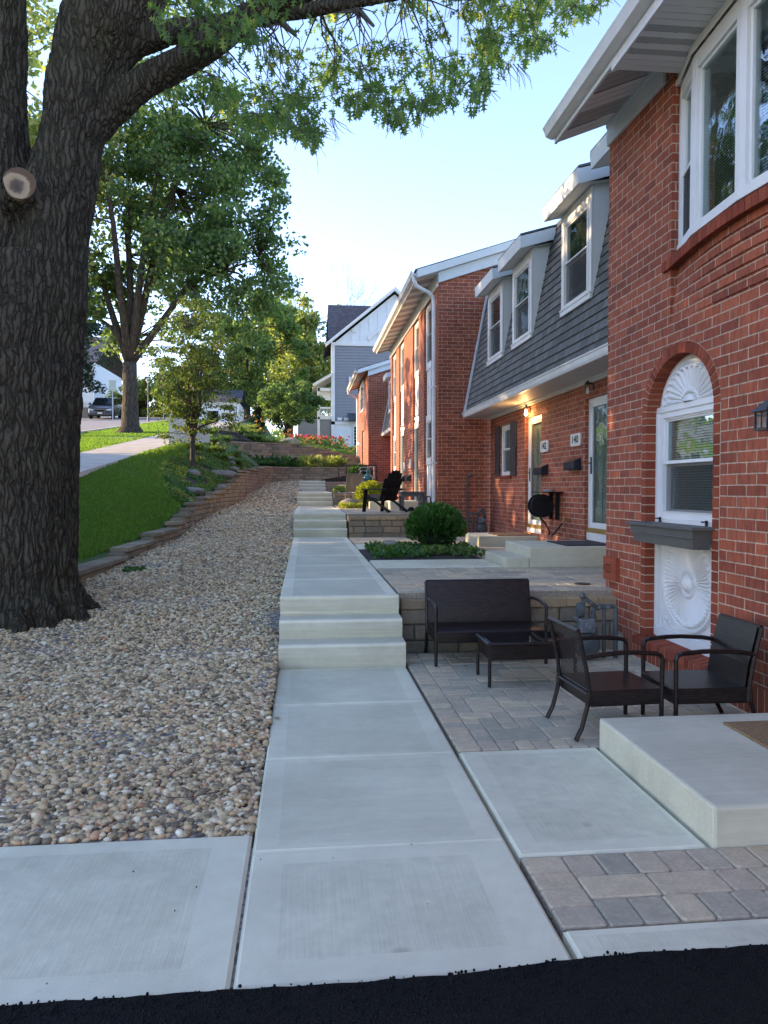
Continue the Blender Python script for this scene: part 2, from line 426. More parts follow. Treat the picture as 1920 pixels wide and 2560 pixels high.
M['white'] = plain('white_trim', (.66, .67, .65), .5, .06, 3)
M['white_vinyl'] = plain('white_vinyl', (.68, .69, .67), .35, .05, 3)
M['soffit'] = plain('soffit_aluminium', (.66, .66, .64), .5, .05, 4)
M['trim_blue'] = plain('pale_fascia', (.60, .64, .64), .5, .05, 4)
M['cream'] = plain('cream_trim', (.72, .66, .52), .6, .06, 4)
M['gutter'] = plain('gutter_aluminium', (.68, .69, .67), .35, .08, 5)
M['siding'] = plain('grey_siding', (.20, .215, .24), .6, .05, 3)
M['siding_white'] = plain('white_board', (.66, .70, .72), .6, .05, 3)
M['black'] = plain('black_plastic', (.009, .009, .010), .55, .2, 10, spec=.25)
M['black_metal'] = plain('black_metal', (.015, .015, .016), .4, .2, 10)
M['shutter'] = plain('navy_black_shutter', (.016, .019, .028), .45, .15, 8)
M['navy'] = plain('dark_navy_metal', (.012, .016, .03), .3, .2, 8)
M['gas'] = plain('grey_gas_pipe', (.075, .085, .085), .45, .15, 20)
M['gas_light'] = plain('pale_grey_metal', (.42, .43, .43), .4, .15, 20)
M['greymetal'] = plain('grey_patio_metal', (.17, .16, .145), .5, .15, 10)
M['planter'] = plain('slate_planter', (.105, .105, .095), .55, .1, 12)
M['mat'] = plain('coir_mat', (.27, .17, .08), .98, .35, 80, bump=1.)
M['mat_dark'] = plain('rubber_mat', (.03, .03, .035), .9, .3, 60, bump=.6)
M['mat_brown'] = plain('brown_mat', (.11, .055, .03), .9, .3, 60, bump=.6)
M['gold'] = plain('brass_threshold', (.42, .27, .08), .35, .1, 8, metallic=.6)
M['plate'] = plain('stone_number_plate', (.66, .62, .54), .8, .08, 30)
M['terracotta'] = plain('terracotta', (.45, .2, .1), .8, .15, 10)
M['teal'] = plain('teal_glaze', (.03, .12, .13), .25, .2, 10)
M['screen'] = plain('insect_screen', (.045, .05, .052), .8, .1, 30)
M['blind'] = plain('blind_slat', (.80, .80, .72), .6, .08, 6)
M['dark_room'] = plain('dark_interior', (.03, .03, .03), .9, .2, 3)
M['door_white'] = plain('door_paint', (.70, .69, .62), .5, .05, 3)
M['sign_face'] = plain('sign_back', (.36, .42, .38), .4, .08, 6)
M['car_paint'] = plain('dark_grey_car_paint', (.07, .08, .095), .25, .1, 4, metallic=.5)
M['chrome'] = plain('chrome', (.7, .7, .7), .15, .05, 4, metallic=1)
M['stone'] = tinted('stacked_stone', [(0, (.25, .23, .2)), (1, (.48, .44, .37))], fine=20, bump=.9, bd=.02)

def m_glass(name, tintc, refl=.55):
    m = NT(name); m.base(tintc); m.set(Roughness=.03); m.b.inputs['Specular IOR Level'].default_value = .8
    tr = m.n('BsdfTransparent'); tr.inputs[0].default_value = (.75, .8, .78, 1)
    gl = m.n('BsdfGlossy'); gl.inputs['Roughness'].default_value = .02; gl.inputs['Color'].default_value = (.9, .95, 1, 1)
    wv = m.n('Bump'); m.l(m.noise(m.pos(), 3.5, 2), wv.inputs['Height']); wv.inputs['Strength'].default_value = .12; wv.inputs['Distance'].default_value = .05
    m.l(wv.outputs[0], gl.inputs['Normal'])
    fr = m.n('Fresnel'); fr.inputs[0].default_value = 1.6
    f = m.math('ADD', m.math('MULTIPLY', fr.outputs[0], .42), .02, True)
    mx = m.n('MixShader'); m.l(f, mx.inputs[0]); m.l(tr.outputs[0], mx.inputs[1]); m.l(gl.outputs[0], mx.inputs[2])
    m.l(mx.outputs[0], m.out.inputs['Surface']); return m.mat
M['glass'] = m_glass('window_glass', (.05, .06, .06))
def m_tableglass():
    m = NT('table_glass'); m.base((.008, .01, .011)); m.set(Roughness=.04); return m.mat
M['tglass'] = m_tableglass()

def m_shingle(name, c, ah='y'):
    m = NT(name); g = m.n('NewGeometry'); sp = m.n('SeparateXYZ'); m.l(g.outputs['Position'], sp.inputs[0])
    cb = m.n('CombineXYZ'); m.l(sp.outputs[1 if ah == 'y' else 0], cb.inputs[0]); m.l(sp.outputs[2], cb.inputs[1])
    wob = m.n('TexNoise'); m.l(cb.outputs[0], wob.inputs['Vector']); wob.inputs['Scale'].default_value = 4
    wm = m.n('VectorMath'); wm.operation = 'SCALE'; m.l(wob.outputs['Color'], wm.inputs[0]); wm.inputs['Scale'].default_value = .02
    ad = m.n('VectorMath'); ad.operation = 'ADD'; m.l(cb.outputs[0], ad.inputs[0]); m.l(wm.outputs[0], ad.inputs[1])
    bt = m.n('TexBrick'); m.l(ad.outputs[0], bt.inputs['Vector']); bt.inputs['Scale'].default_value = 1
    bt.inputs['Brick Width'].default_value = .19; bt.inputs['Row Height'].default_value = .115; bt.inputs['Mortar Size'].default_value = .006
    bt.inputs['Bias'].default_value = 0
    bt.inputs['Color1'].default_value = (*[x * .75 for x in c], 1); bt.inputs['Color2'].default_value = (*[x * 1.3 for x in c], 1)
    bt.inputs['Mortar'].default_value = (*[x * .25 for x in c], 1)
    a = m.noise(g.outputs['Position'], 60, 4)
    m.base(m.mix(.7, bt.outputs['Color'], m.ramp(a, [(.3, (.7, .7, .7)), (.7, (1.3, 1.3, 1.3))]), 'MULTIPLY'))
    fr = m.math('FRACT', m.math('DIVIDE', sp.outputs[2], .115))
    m.bump(m.math('ADD', m.math('MULTIPLY', bt.outputs['Fac'], -1.), m.math('SUBTRACT', 1., fr)), .8, .012); m.set(Roughness=.9)
    return m.mat
M['shingle'] = m_shingle('slate_shingle', (.105, .108, .10))
M['shingle_x'] = m_shingle('dark_shingle', (.05, .055, .07), 'x')

def m_wicker(name, open_=False):
    m = NT(name); g = m.n('NewGeometry'); p = m.obj()
    sp = m.n('SeparateXYZ'); m.l(p, sp.inputs[0])
    u = m.math('ADD', sp.outputs[0], sp.outputs[1]); v = m.math('ADD', sp.outputs[2], m.math('MULTIPLY', sp.outputs[1], .001))
    sn = m.n('SeparateXYZ'); m.l(g.outputs['True Normal'], sn.inputs[0])
    isz = m.math('GREATER_THAN', m.math('ABSOLUTE', sn.outputs[2]), .7)
    v2 = m.math('ADD', v, m.math('MULTIPLY', isz, sp.outputs[1])); u2 = m.math('SUBTRACT', u, m.math('MULTIPLY', isz, sp.outputs[1]))
    cb = m.n('CombineXYZ'); m.l(u2, cb.inputs[0]); m.l(v2, cb.inputs[1])
    bt = m.n('TexBrick'); m.l(cb.outputs[0], bt.inputs['Vector']); bt.inputs['Scale'].default_value = 1
    bt.inputs['Brick Width'].default_value = .036; bt.inputs['Row Height'].default_value = .0135; bt.inputs['Mortar Size'].default_value = .0022
    bt.inputs['Mortar Smooth'].default_value = .8
    bt.inputs['Color1'].default_value = (.007, .0045, .004, 1); bt.inputs['Color2'].default_value = (.026, .016, .013, 1); bt.inputs['Mortar'].default_value = (.002, .0015, .0015, 1)
    m.base(bt.outputs['Color']); m.set(Roughness=.36); m.b.inputs['Specular IOR Level'].default_value = .4
    m.bump(bt.outputs['Fac'], -1., .012)
    if open_:
        tr = m.n('BsdfTransparent'); mx = m.n('MixShader')
        bt.inputs['Mortar Size'].default_value = .0034
        m.l(m.math('MULTIPLY', bt.outputs['Fac'], .85), mx.inputs[0]); m.l(m.b.outputs[0], mx.inputs[1]); m.l(tr.outputs[0], mx.inputs[2]); m.l(mx.outputs[0], m.out.inputs['Surface'])
    return m.mat
M['wicker'] = m_wicker('dark_wicker')
M['wicker_open'] = m_wicker('open_wicker', True)

def m_emit(name, c, st):
    m = NT(name); m.base(c); m.b.inputs['Emission Color'].default_value = (*c, 1); m.b.inputs['Emission Strength'].default_value = st; return m.mat
M['bulb'] = m_emit('lit_bulb', (1, .62, .25), 14)
M['bulb_white'] = m_emit('lit_white_globe', (1, .85, .62), 3.5)

# ------------------------------------------------------------------ ground
GZ = [(-50, -.02), (2.2, -.02), (4, -.01), (6, .08), (9, .34), (12, .46), (14, .5), (16, .72), (20, .92), (22, .95), (25, 1.22), (28.5, 1.4), (31, 1.68), (34, 1.72), (200, 1.8)]
gz = lambda y: np.interp(y, [a for a, b in GZ], [b for a, b in GZ])
WT = [(8.9, .50), (10.6, .55), (13.7, .68), (14.5, .84), (15.2, .96), (15.9, 1.07), (16.9, 1.18), (18.3, 1.28), (20.2, 1.42), (21.4, 1.55), (24.3, 1.95), (31, 2.25), (36, 2.3)]
wt = lambda y: np.interp(y, [a for a, b in WT], [b for a, b in WT])
Xw = lambda y: -2.90 + .045 * np.clip(y, 0, 31)
sy = lambda y: .044 + .113 * np.minimum(y, 61) - .03 * np.maximum(np.minimum(y, 120) - 61, 0)

def sstep(a, b, x):
    t = np.clip((x - a) / (b - a), 0, 1); return t * t * (3 - 2 * t)

def height(x, y):
    x = np.asarray(x, float); y = np.asarray(y, float)
    o = x - Xw(y)
    low = gz(y) - np.where(x > -.15, .35, 0) * np.where(y < 31, 1, 0)
    # lawn slope between wall and sidewalk, then street level
    t = np.clip((-.2 - o) / 1.9, 0, 1)
    lawn = wt(y) - .05 + (sy(y) - wt(y) + .03) * (t ** .8)
    far = sstep(31.2, 31.5, y)
    left = np.where(o < -.12, lawn, low)
    left = np.where(o < -.12, gz(y) + (left - gz(y)) * sstep(9.25, 9.5, y), left)
    # left side beyond the sidewalk near the camera rises gently too
    near_l = sstep(-3.9, -5.2, x) * (1 - sstep(9.25, 9.5, y))
    left = left * (1 - near_l) + near_l * np.maximum(sy(y), gz(y))
    # upper beds
    bed = 2.22 + .02 * (y - 31)
    up = 3.36 + .045 * (y - 36) - .22 * np.clip(x + 1.3, 0, 20) * np.clip((47 - y) / 11, 0, 1)
    up = np.where(x < -1.3, up + (sy(y) - up) * sstep(-1.3, -4.2, x), up)
    up = np.where(y > 58, np.maximum(up, 4.2), up)
    yw = 35.6 + .25 * np.sin(x * .8)
    hill = bed + (up - bed) * sstep(yw - .1, yw + .15, y)
    hill = np.where(x < -4.15, sy(y), hill)
    hill = np.where((x < -2.2) & (x >= -4.15), bed + (sy(y) - bed) * sstep(-2.2, -4.1, x) + (hill - bed) * (1 - sstep(-2.2, -4.1, x)), hill)
    h = np.where(y > 31.3, left * (1 - far) + hill * far, left)
    return h

offs = sorted(set([-160, -90, -60, -40, -30, -24, -20, -17, -14, -12, -10] + [round(-9 + .25 * i, 3) for i in range(36)] + [-.21, -.19, -.1, -.09, 0, .3, .8, 1.4, 2, 2.4, 2.6, 2.7, 2.8, 3, 3.5, 4, 5, 6, 8, 10, 14, 20, 30, 60, 120]))
ysl = [-40, -15, -5, 0, 1, 2.1, 2.3, 3] + [round(3.5 + .5 * i, 3) for i in range(12)] + [9.2, 9.25, 9.37, 9.5] + [round(10 + .5 * i, 3) for i in range(43)] + [31.19, 31.3, 31.4, 31.5] + [round(32 + .25 * i, 3) for i in range(30)] + list(range(40, 64, 2)) + [66, 70, 80, 100, 130, 200, 400, 900]
gx, gy = [], []
GV = []
for y in ysl:
    base = float(Xw(y)) if y < 60 else -1.5
    for o in offs: GV.append((base + o, y))
GV = np.array(GV); hz = height(GV[:, 0], GV[:, 1]); nx = len(offs)
mb = MB(); mb.v = [(a, b, c) for (a, b), c in zip(GV.tolist(), hz.tolist())]
for j in range(len(ysl) - 1):
    for i in range(nx - 1):
        q = [j*nx+i, j*nx+i+1, (j+1)*nx+i+1, (j+1)*nx+i]
        ox, yy = (offs[i] + offs[i+1]) / 2, (ysl[j] + ysl[j+1]) / 2
        mi = 1
        if ox < -.1: mi = 0
        if yy < 9.3 and ox > -1.5: mi = 1
        if yy > 31.3: mi = 0 if (ox < -2.8 or ox > 5.5 or yy > 44) else 2
        if yy < 3 and ox > 2.6: mi = 1
        mb.f.append(q); mb.c.append(.5); mb.m.append(mi)
ground = mb.build('ground', [M['lawn_soil'], M['gravelbed'], M['soil']], kind='structure')

# street and public sidewalk follow the slope
def strip(name, x0, x1, ys, mat, dz, kind='structure', fn=None, th=.1, cuts=None):
    m_ = MB(); 
    for a, b in zip(ys[:-1], ys[1:]):
        za, zb = float(sy(a)) + dz, float(sy(b)) + dz
        xa0, xa1 = (x0(a), x1(a)) if callable(x0) else (x0, x1); xb0, xb1 = (x0(b), x1(b)) if callable(x0) else (x0, x1)
        vs = [(xa0, a, za), (xa1, a, za), (xb1, b, zb), (xb0, b, zb), (xa0, a, za-th), (xa1, a, za-th), (xb1, b, zb-th), (xb0, b, zb-th)]
        m_.add(vs, [(0,1,2,3), (0,4,5,1), (1,5,6,2), (2,6,7,3), (3,7,4,0)])
    return m_.build(name, mat, kind=kind)
strip('street', -19.5, -8.9, [-20, 10, 20, 30, 45, 61, 75, 100], M['asphalt_street'], .012)
strip('street_kerb', -8.9, -8.72, [-20, 10, 20, 30, 45, 61], M['conc_walk'], .10, th=.3)
strip('kerb_beyond', -19.7, -19.5, [-20, 10, 20, 30, 45, 61], M['conc_walk'], .10, th=.3)
sw = MB(); y = 2.0; k = 0
while y < 60:
    L = 1.35
    a, b = y + .012, y + L - .012
    za, zb = float(sy(a)) + .02, float(sy(b)) + .02
    x0, x1 = -5.62, -4.12
    vs = [(x0,a,za),(x1,a,za),(x1,b,zb),(x0,b,zb),(x0,a,za-.1),(x1,a,za-.1),(x1,b,zb-.1),(x0,b,zb-.1)]
    mi = 1 if (k in (20, 21)) else 0
    sw.add(vs, [(0,1,2,3),(0,4,5,1),(1,5,6,2),(2,6,7,3),(3,7,4,0)], m=mi); y += L; k += 1
sw.build('sidewalk', [M['conc_walk'], M['conc_edge']], kind='structure')
mb = MB(); y0_ = 27.3; zz = float(sy(y0_)) + .024
mb.add([(-7.0, y0_, zz), (-5.62, y0_, zz), (-5.62, y0_+1.0, zz+.11), (-6.6, y0_+1.0, zz+.11)], [(0,1,2,3)])
mb.build('carriage_walk', M['conc_walk'], kind='structure')

# ------------------------------------------------------------------ asphalt drive, front slabs
def asph():
    rg = random.Random(3); m_ = MB()
    n = 220; x0, x1 = -4, 6
    top = []
    for i in range(n + 1):
        x = x0 + (x1 - x0) * i / n
        e = 2.125 + .045 * max(0, min(1, (x - .4) / .5)) + .007 * noise.noise(Vector((x * 3, 0, 1))) + .004 * rg.uniform(-1, 1)
        top.append((x, e))
    for i in range(n):
        (xa, ea), (xb, eb) = top[i], top[i+1]
        m_.add([(xa, -6, .004), (xb, -6, .004), (xb, eb - .012, .006), (xa, ea - .012, .006), (xb, eb, -.012), (xa, ea, -.012)], [(0,1,2,3), (3,2,4,5)])
    m_.build('driveway', M['asphalt'], kind='structure')
    # loose crumbs along the edge
    rg2 = np.random.default_rng(2); N = 3200
    xs = rg2.uniform(-2, 3.2, N); ysx = 2.115 + .045 * np.clip((xs - .4) / .5, 0, 1) + rg2.normal(0, .006, N) - rg2.exponential(.10, N)
    pos = np.stack([xs, ysx, np.full(N, .006)], 1)
    bv, bf = ico(0)
    scatter('asphalt_crumbs', bv, bf, pos, rot_random(N, rg2), rg2.uniform(.002, .006, N)[:, None] * np.ones((1, 3)), M['asphalt'], kind='stuff')

def ico(sub):
    bm = bmesh.new(); bmesh.ops.create_icosphere(bm, subdivisions=sub + 1, radius=1)
    v = np.array([x.co[:] for x in bm.verts]); f = np.array([[a.index for a in q.verts] for q in bm.faces]); bm.free(); return v, f
asph()

def slab(m_, x0, x1, y0, y1, z0a, z0b, bord=(.1, .1, .1, .1), th=.14, r=.012):
    """a concrete slab: smooth trowelled border (slot 1) round a broomed field (slot 0); z0a at y0, z0b at y1"""
    bl, br, bf_, bb = bord
    z = lambda yy: z0a + (z0b - z0a) * (yy - y0) / (y1 - y0)
    X = [x0, x0 + r, x0 + bl, x1 - br, x1 - r, x1]; Y = [y0, y0 + r, y0 + bf_, y1 - bb, y1 - r, y1]
    b = len(m_.v)
    for j, yy in enumerate(Y):
        for i, xx in enumerate(X):
            dz = -r * .8 if (i in (0, 5) or j in (0, 5)) else 0
            if (2 <= i <= 3) and (2 <= j <= 3): dz = -.0015
            m_.v.append((xx, yy, z(yy) + dz))
    for j in range(5):
        for i in range(5):
            m_.f.append([b + j*6+i, b + j*6+i+1, b + (j+1)*6+i+1, b + (j+1)*6+i]); m_.c.append(.5); m_.m.append(0 if (i == 2 and j == 2) else 1)
    zb0, zb1 = z(y0) - th, z(y1) - th
    c = len(m_.v); m_.v += [(x0,y0,zb0),(x1,y0,zb0),(x1,y1,zb1),(x0,y1,zb1)]
    g = [b, b+5, b+35, b+30]
    for i in range(4):
        j = (i + 1) % 4
        m_.f.append([c+i, c+j, g[j], g[i]]); m_.c.append(.5); m_.m.append(1)

XL, XR = -.205, .795
J = .012
m_ = MB()
slab(m_, -1.75, -.215, 2.105, 3.09, 0, 0, (.3, .15, .13, .1))
slab(m_, -3.3, -1.762, 2.105, 3.13, 0, 0, (.12, .12, .13, .1))
slab(m_, XL, XR, 2.125, 2.93, 0, 0, (.12, .17, .12, .1))
m_.build('front_walk', [M['conc_broom_y'], M['conc_edge']], kind='structure')
m_ = MB()
for a, b in ((2.935, 3.94), (3.95, 4.93), (4.94, 5.92)):
    slab(m_, XL, XR, a, b, 0, 0, (.10, .11, .05, .05))
m_.build('path', [M['conc_broom_x'], M['conc_edge']], kind='structure')
m_ = MB()
ys_ = [6.62, 7.62, 8.62, 9.62, 10.9, 12.4, 14.2]
slab(m_, XL, XR, 6.385, 7.60, .5, .5, (.10, .10, .012, .05))
for a, b in ((7.605, 8.98), (8.985, 10.35), (10.355, 11.7), (11.705, 13.0), (13.005, 14.2)):
    slab(m_, XL, XR, a, b, .5, .5, (.10, .10, .06, .06))
m_.build('middle_path', [M['conc_panel'], M['conc_light']], kind='structure')
m_ = MB()
for a, b, za, zb in ((14.70, 17.2, .935, .93), (17.205, 19.4, .93, .915), (19.405, 21.6, .915, .905)):
    slab(m_, XL, XR, a, b, za, zb, (.10, .10, .012, .06))
slab(m_, XL, XR, 22.15, 25.3, 1.29, 1.30, (.1, .1, .06, .06)); slab(m_, XL, XR, 25.305, 28.6, 1.30, 1.31, (.1, .1, .06, .06))
slab(m_, XL, XR, 29.15, 30.9, 1.70, 1.70, (.1, .1, .06, .06))
m_.build('upper_path', [M['conc_panel'], M['conc_light']], kind='structure')

def stairs(ys, zs, loc, label):
    """ys: nosing positions, zs: tread heights (first entry = ground level)"""
    t = thing('concrete_steps', label, 'steps', loc, 'concrete steps in the garden path')
    for k in range(len(zs) - 1):
        y0, y1 = ys[k], ys[k+1]; z0, z1 = zs[k], zs[k+1]
        st = MB(); n = 14; prof = [(y0 + .005, z0 - .16)]
        prof += [(y0 + .004, z0), (y0 - .006, z0 + (z1-z0)*.5), (y0, z1 - .022), (y0 + .007, z1 - .006), (y0 + .024, z1), (y1 + .02, z1 + .004), (y1 + .02, z0 - .16)]
        for i in range(n):
            a = XL + (XR - XL) * i / n; b = XL + (XR - XL) * (i + 1) / n
            def pr(x): return [(p[0] + .005 * noise.noise(Vector((x * 2.5, k * 3.1, p[1]*4))), p[1] + (.004 * noise.noise(Vector((x * 2, k + 9., 0))) if j in (3, 4, 5) else 0)) for j, p in enumerate(prof)]
            pa, pb = pr(a), pr(b); nn = len(prof)
            st.add([(a, *p) for p in pa] + [(b, *p) for p in pb], [(j, j+1, nn+j+1, nn+j) for j in range(nn-1)])
            for q_ in range(nn-1): st.m[-(nn-1)+q_] = 1 if q_ in (3, 4) else 0  # nosing in paler concrete: trowelled edge, with the sky-lit tread highlight painted in
            if i == 0: st.add([(a, *p) for p in pa], [list(range(nn))])
            if i == n - 1: st.add([(b, *p) for p in pb], [list(range(nn))[::-1]])
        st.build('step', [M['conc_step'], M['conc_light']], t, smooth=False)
    return t
stairs([5.925, 6.15, 6.385, 6.40], [0, .19, .34, .5][:4] and [0, .185, .34, .499], (.3, 5.925, 0), 'nearest flight of three pale concrete steps, beside the low tan block wall and wicker sofa')
stairs([14.205, 14.45, 14.70, 14.72], [.5, .655, .80, .934], (.3, 14.2, .5), 'second flight of three grey concrete steps, beside the tan wall under the black slatted chair')
stairs([21.6, 21.87, 22.14, 22.16], [.90, 1.035, 1.165, 1.289], (.3, 21.6, .9), 'third flight of concrete steps up the path, beside the boulder and mesh patio chair')
stairs([28.6, 28.87, 29.14, 29.16], [1.31, 1.44, 1.57, 1.699], (.3, 28.6, 1.31), 'topmost and farthest flight of concrete steps, ending at the curved block wall')

# slab in front of the near stoop, kerb strip, side slab near 140
m_ = MB()
slab(m_, .815, 1.575, 2.80, 3.955, 0, 0, (.10, .03, .1, .06))
slab(m_, .815, 3.2, 2.15, 2.31, 0, 0, (.05, .05, .04, .04))
slab(m_, .815, 2.29, 8.60, 9.55, .5, .5, (.12, .1, .08, .06))
slab(m_, .815, 2.35, 11.35, 12.35, .5, .5, (.12, .1, .08, .06))
m_.build('entry_slabs', [M['conc_broom_y'], M['conc_edge']], kind='structure')

# ------------------------------------------------------------------ pavers
def pavers(name, x0, x1, y0, y1, z, seed, unit=.118, border=True, zfun=None, along='x'):
    rg = random.Random(seed); m_ = MB(); g = .0022
    def pv(a, b, c, d):
        t = rg.random(); dz = rg.uniform(-.002, .002)
        cx, cy, tn = (a+b)/2, (c+d)/2, .6 * t + .4 * (noise.noise(Vector(((a+b)*.9, (c+d)*.9, seed))) * .5 + .5)
        a += g + rg.uniform(0, .0015); b -= g + rg.uniform(0, .0015); c += g; d -= g
        ch = .0055
        # clipped, slightly tumbled corners
        k = rg.uniform(.005, .013); zt = z + dz
        def ring(i, zz): return [(a+i+k,c+i,zz),(b-i-k,c+i,zz),(b-i,c+i+k,zz),(b-i,d-i-k,zz),(b-i-k,d-i,zz),(a+i+k,d-i,zz),(a+i,d-i-k,zz),(a+i,c+i+k,zz)]
        r0, r1, r2 = ring(0, zt - .05), ring(0, zt - ch), ring(ch, zt)
        fs = [(i, (i+1) % 8, 8+(i+1) % 8, 8+i) for i in range(8)] + [(8+i, 8+(i+1) % 8, 16+(i+1) % 8, 16+i) for i in range(8)] + [list(range(16, 24))]
        m_.add(r0 + r1 + r2, fs, tn)
    X0, X1, Y0, Y1 = x0, x1, y0, y1
    if border:
        bw = unit * 1.25; n = max(1, round((Y1 - Y0) / (unit * .95)))
        for i in range(n): pv(X0, X0 + bw, Y0 + (Y1-Y0)*i/n, Y0 + (Y1-Y0)*(i+1)/n)
        n = max(1, round((X1 - X0 - bw) / (unit * .95)))
        for i in range(n):
            a, b = X0 + bw + (X1-X0-bw)*i/n, X0 + bw + (X1-X0-bw)*(i+1)/n
            pv(a, b, Y0, Y0 + bw)
            if border == 2: pv(a, b, Y1 - bw, Y1)
        X0 += bw; Y0 += bw
        if border == 2: Y1 -= bw
    # random ashlar on a cell grid
    nxc = max(2, round((X1 - X0) / unit)); nyc = max(1, round((Y1 - Y0) / unit)); ux, uy = (X1-X0)/nxc, (Y1-Y0)/nyc
    occ = [[False]*nxc for _ in range(nyc)]
    for j in range(nyc):
        i = 0
        while i < nxc:
            if occ[j][i]: i += 1; continue
            opts = [(1,1), (2,1), (2,1), (1, 1), (2,2), (3,2), (1,2), (2, 1)]; rg.shuffle(opts); opts.append((1,1))
            for wc, hc in opts:
                if i + wc <= nxc and j + hc <= nyc and not any(occ[j+b][i+a] for a in range(wc) for b in range(hc)):
                    for a in range(wc):
                        for b in range(hc): occ[j+b][i+a] = True
                    pv(X0 + ux*i, X0 + ux*(i+wc), Y0 + uy*j, Y0 + uy*(j+hc)); break
            i += 1
    m_.box(x0, x1, y0, y1, z - .15, z - .009, m=1)
    return m_.build(name, [M['paver'], M['sand']], kind='structure')
pavers('paver_strip', .815, 3.2, 2.32, 2.79, -.002, 1, unit=.128, border=2)
pavers('paver_patio', .815, 2.85, 3.97, 6.39, -.002, 2, unit=.108, border=True)
pavers('paver_terrace', .815, 3.72, 6.58, 8.59, .497, 3, unit=.112, border=False)
pavers('paver_terrace_back', .815, 3.72, 12.36, 14.13, .497, 4, unit=.12, border=False)
pavers('paver_terrace_side', 2.3, 3.72, 8.59, 12.36, .495, 14, unit=.12, border=False)
pavers('upper_terrace', .815, 2.75, 14.42, 21.6, .927, 5, unit=.13, border=False)

# ------------------------------------------------------------------ block retaining walls
def block_wall(name, label, path, base, top, mat, ch=.115, bl=.27, cap=.075, depth=.2, seed=1, group=None, capmat=None, both=False, over=.02):
    """path: list of (x, y) along the face; the face looks to the left of the walking direction turned by -90 (normal n);
    base/top: functions of the distance along the path"""
    rg = random.Random(seed)
    t = thing(name, label, 'retaining wall', (path[0][0], path[0][1], base(0)), group)
    P = [Vector((a, b)) for a, b in path]; seg = [(P[i+1]-P[i]).length for i in range(len(P)-1)]; T = sum(seg)
    def at(s):
        s = max(0, min(T, s))
        for i, L in enumerate(seg):
            if s <= L or i == len(seg)-1:
                d = (P[i+1]-P[i]).normalized(); return P[i] + d * min(s, L), d
            s -= L
    m_ = MB(); cp = MB()
    zmin = min(base(T*k/20) for k in range(21)) - .06
    row = 0; z = zmin
    while True:
        s = -bl/2 if row % 2 else 0; any_ = False
        while s < T:
            L = bl * rg.choice((1, 1, .78, 1.15)); a, b = max(0, s), min(T, s + L); s += L
            if b - a < .03: continue
            mid = (a+b)/2
            if z + ch < base(mid) - .02 or z + ch > top(mid) - cap + .02: 
                if z + ch <= top(mid) - cap + .02: any_ = True
                continue
            any_ = True
            pa, d = at(a + .004); pb, d2 = at(b - .004); dd = (pb - pa); LL = dd.length; dd.normalize(); n = Vector((dd.y, -dd.x))
            prot = rg.uniform(-.004, .006)
            f0, f1 = z + .004, z + ch - .003
            e = .012
            def q(pt, off, zz): v = pt + n * off; return (v.x, v.y, zz)
            vs = [q(pa, -depth, f0), q(pb, -depth, f0), q(pb, -depth, f1), q(pa, -depth, f1),
                  q(pa, prot-e, f0), q(pb, prot-e, f0), q(pb, prot-e, f1), q(pa, prot-e, f1),
                  q(pa+dd*e, prot, f0+e), q(pb-dd*e, prot, f0+e), q(pb-dd*e, prot, f1-e), q(pa+dd*e, prot, f1-e)]
            m_.add(vs, [(0,1,2,3)[::-1], (4,5,9,8), (5,6,10,9), (6,7,11,10), (7,4,8,11), (8,9,10,11), (0,4,7,3)[::-1], (1,5,6,2), (3,7,6,2), (0,1,5,4)], rg.random())
        row += 1; z += ch
        if not any_ and row > 3: break
        if row > 60: break
    # caps: one course of cap stones that steps with the top
    s = 0
    while s < T - .02:
        L = bl * 1.1 * rg.choice((1, .9, 1.1)); a, b = s, min(T, s + L); s += L; mid = (a+b)/2
        n_rows = math.floor((top(mid) - cap + .02 - zmin) / ch); zt = zmin + n_rows * ch
        pa, d = at(a + .003); pb, _ = at(b - .003); dd = (pb-pa).normalized(); n = Vector((dd.y, -dd.x))
        def q(pt, off, zz): v = pt + n * off; return (v.x, v.y, zz)
        e = .01; o1 = over + rg.uniform(0, .006); c1 = zt + .004; c2 = zt + cap
        vs = [q(pa, -depth-.02, c1), q(pb, -depth-.02, c1), q(pb, -depth-.02, c2), q(pa, -depth-.02, c2),
              q(pa, o1, c1), q(pb, o1, c1), q(pb, o1, c2-e), q(pa, o1, c2-e), q(pa, o1-e, c2), q(pb, o1-e, c2)]
        cp.add(vs, [(3,2,1,0), (4,5,6,7), (7,6,9,8), (8,9,2,3), (0,1,5,4)[::1], (0,4,7,8,3)[::-1], (1,5,6,9,2)], rg.random())
    m_.build('block_face', mat, t); cp.build('cap_stones', capmat or mat, t)
    return t
# low walls under the terraces (face towards the camera: walk towards +x, normal = -y)
block_wall('retaining_wall', 'low tan block wall holding the paved terrace behind the wicker sofa', [(.83, 6.52), (2.78, 6.52)], lambda s: 0, lambda s: .522, M['block_tan'], capmat=M['block_cap'], ch=.139, bl=.24, cap=.085, seed=3, group='tan block walls under the terraces')
block_wall('retaining_wall', 'low tan block wall under the upper terrace where the black slatted chair stands', [(.83, 14.2), (2.62, 14.2)], lambda s: .5, lambda s: .945, M['block_tan'], capmat=M['block_cap'], ch=.125, bl=.29, cap=.06, seed=4, group='tan block walls under the terraces')
block_wall('retaining_wall', 'short tan block wall beside the third flight of steps, behind the mesh patio chair', [(.83, 21.8), (2.6, 21.8)], lambda s: .88, lambda s: 1.31, M['block_tan'], capmat=M['block_cap'], ch=.125, bl=.29, cap=.06, seed=5, group='tan block walls under the terraces')
block_wall('retaining_wall', 'farthest short tan block wall beside the topmost steps, below the black railing', [(.83, 28.7), (2.9, 28.7)], lambda s: 1.28, lambda s: 1.74, M['block_tan'], capmat=M['block_cap'], ch=.125, bl=.29, cap=.06, seed=6, group='tan block walls under the terraces')
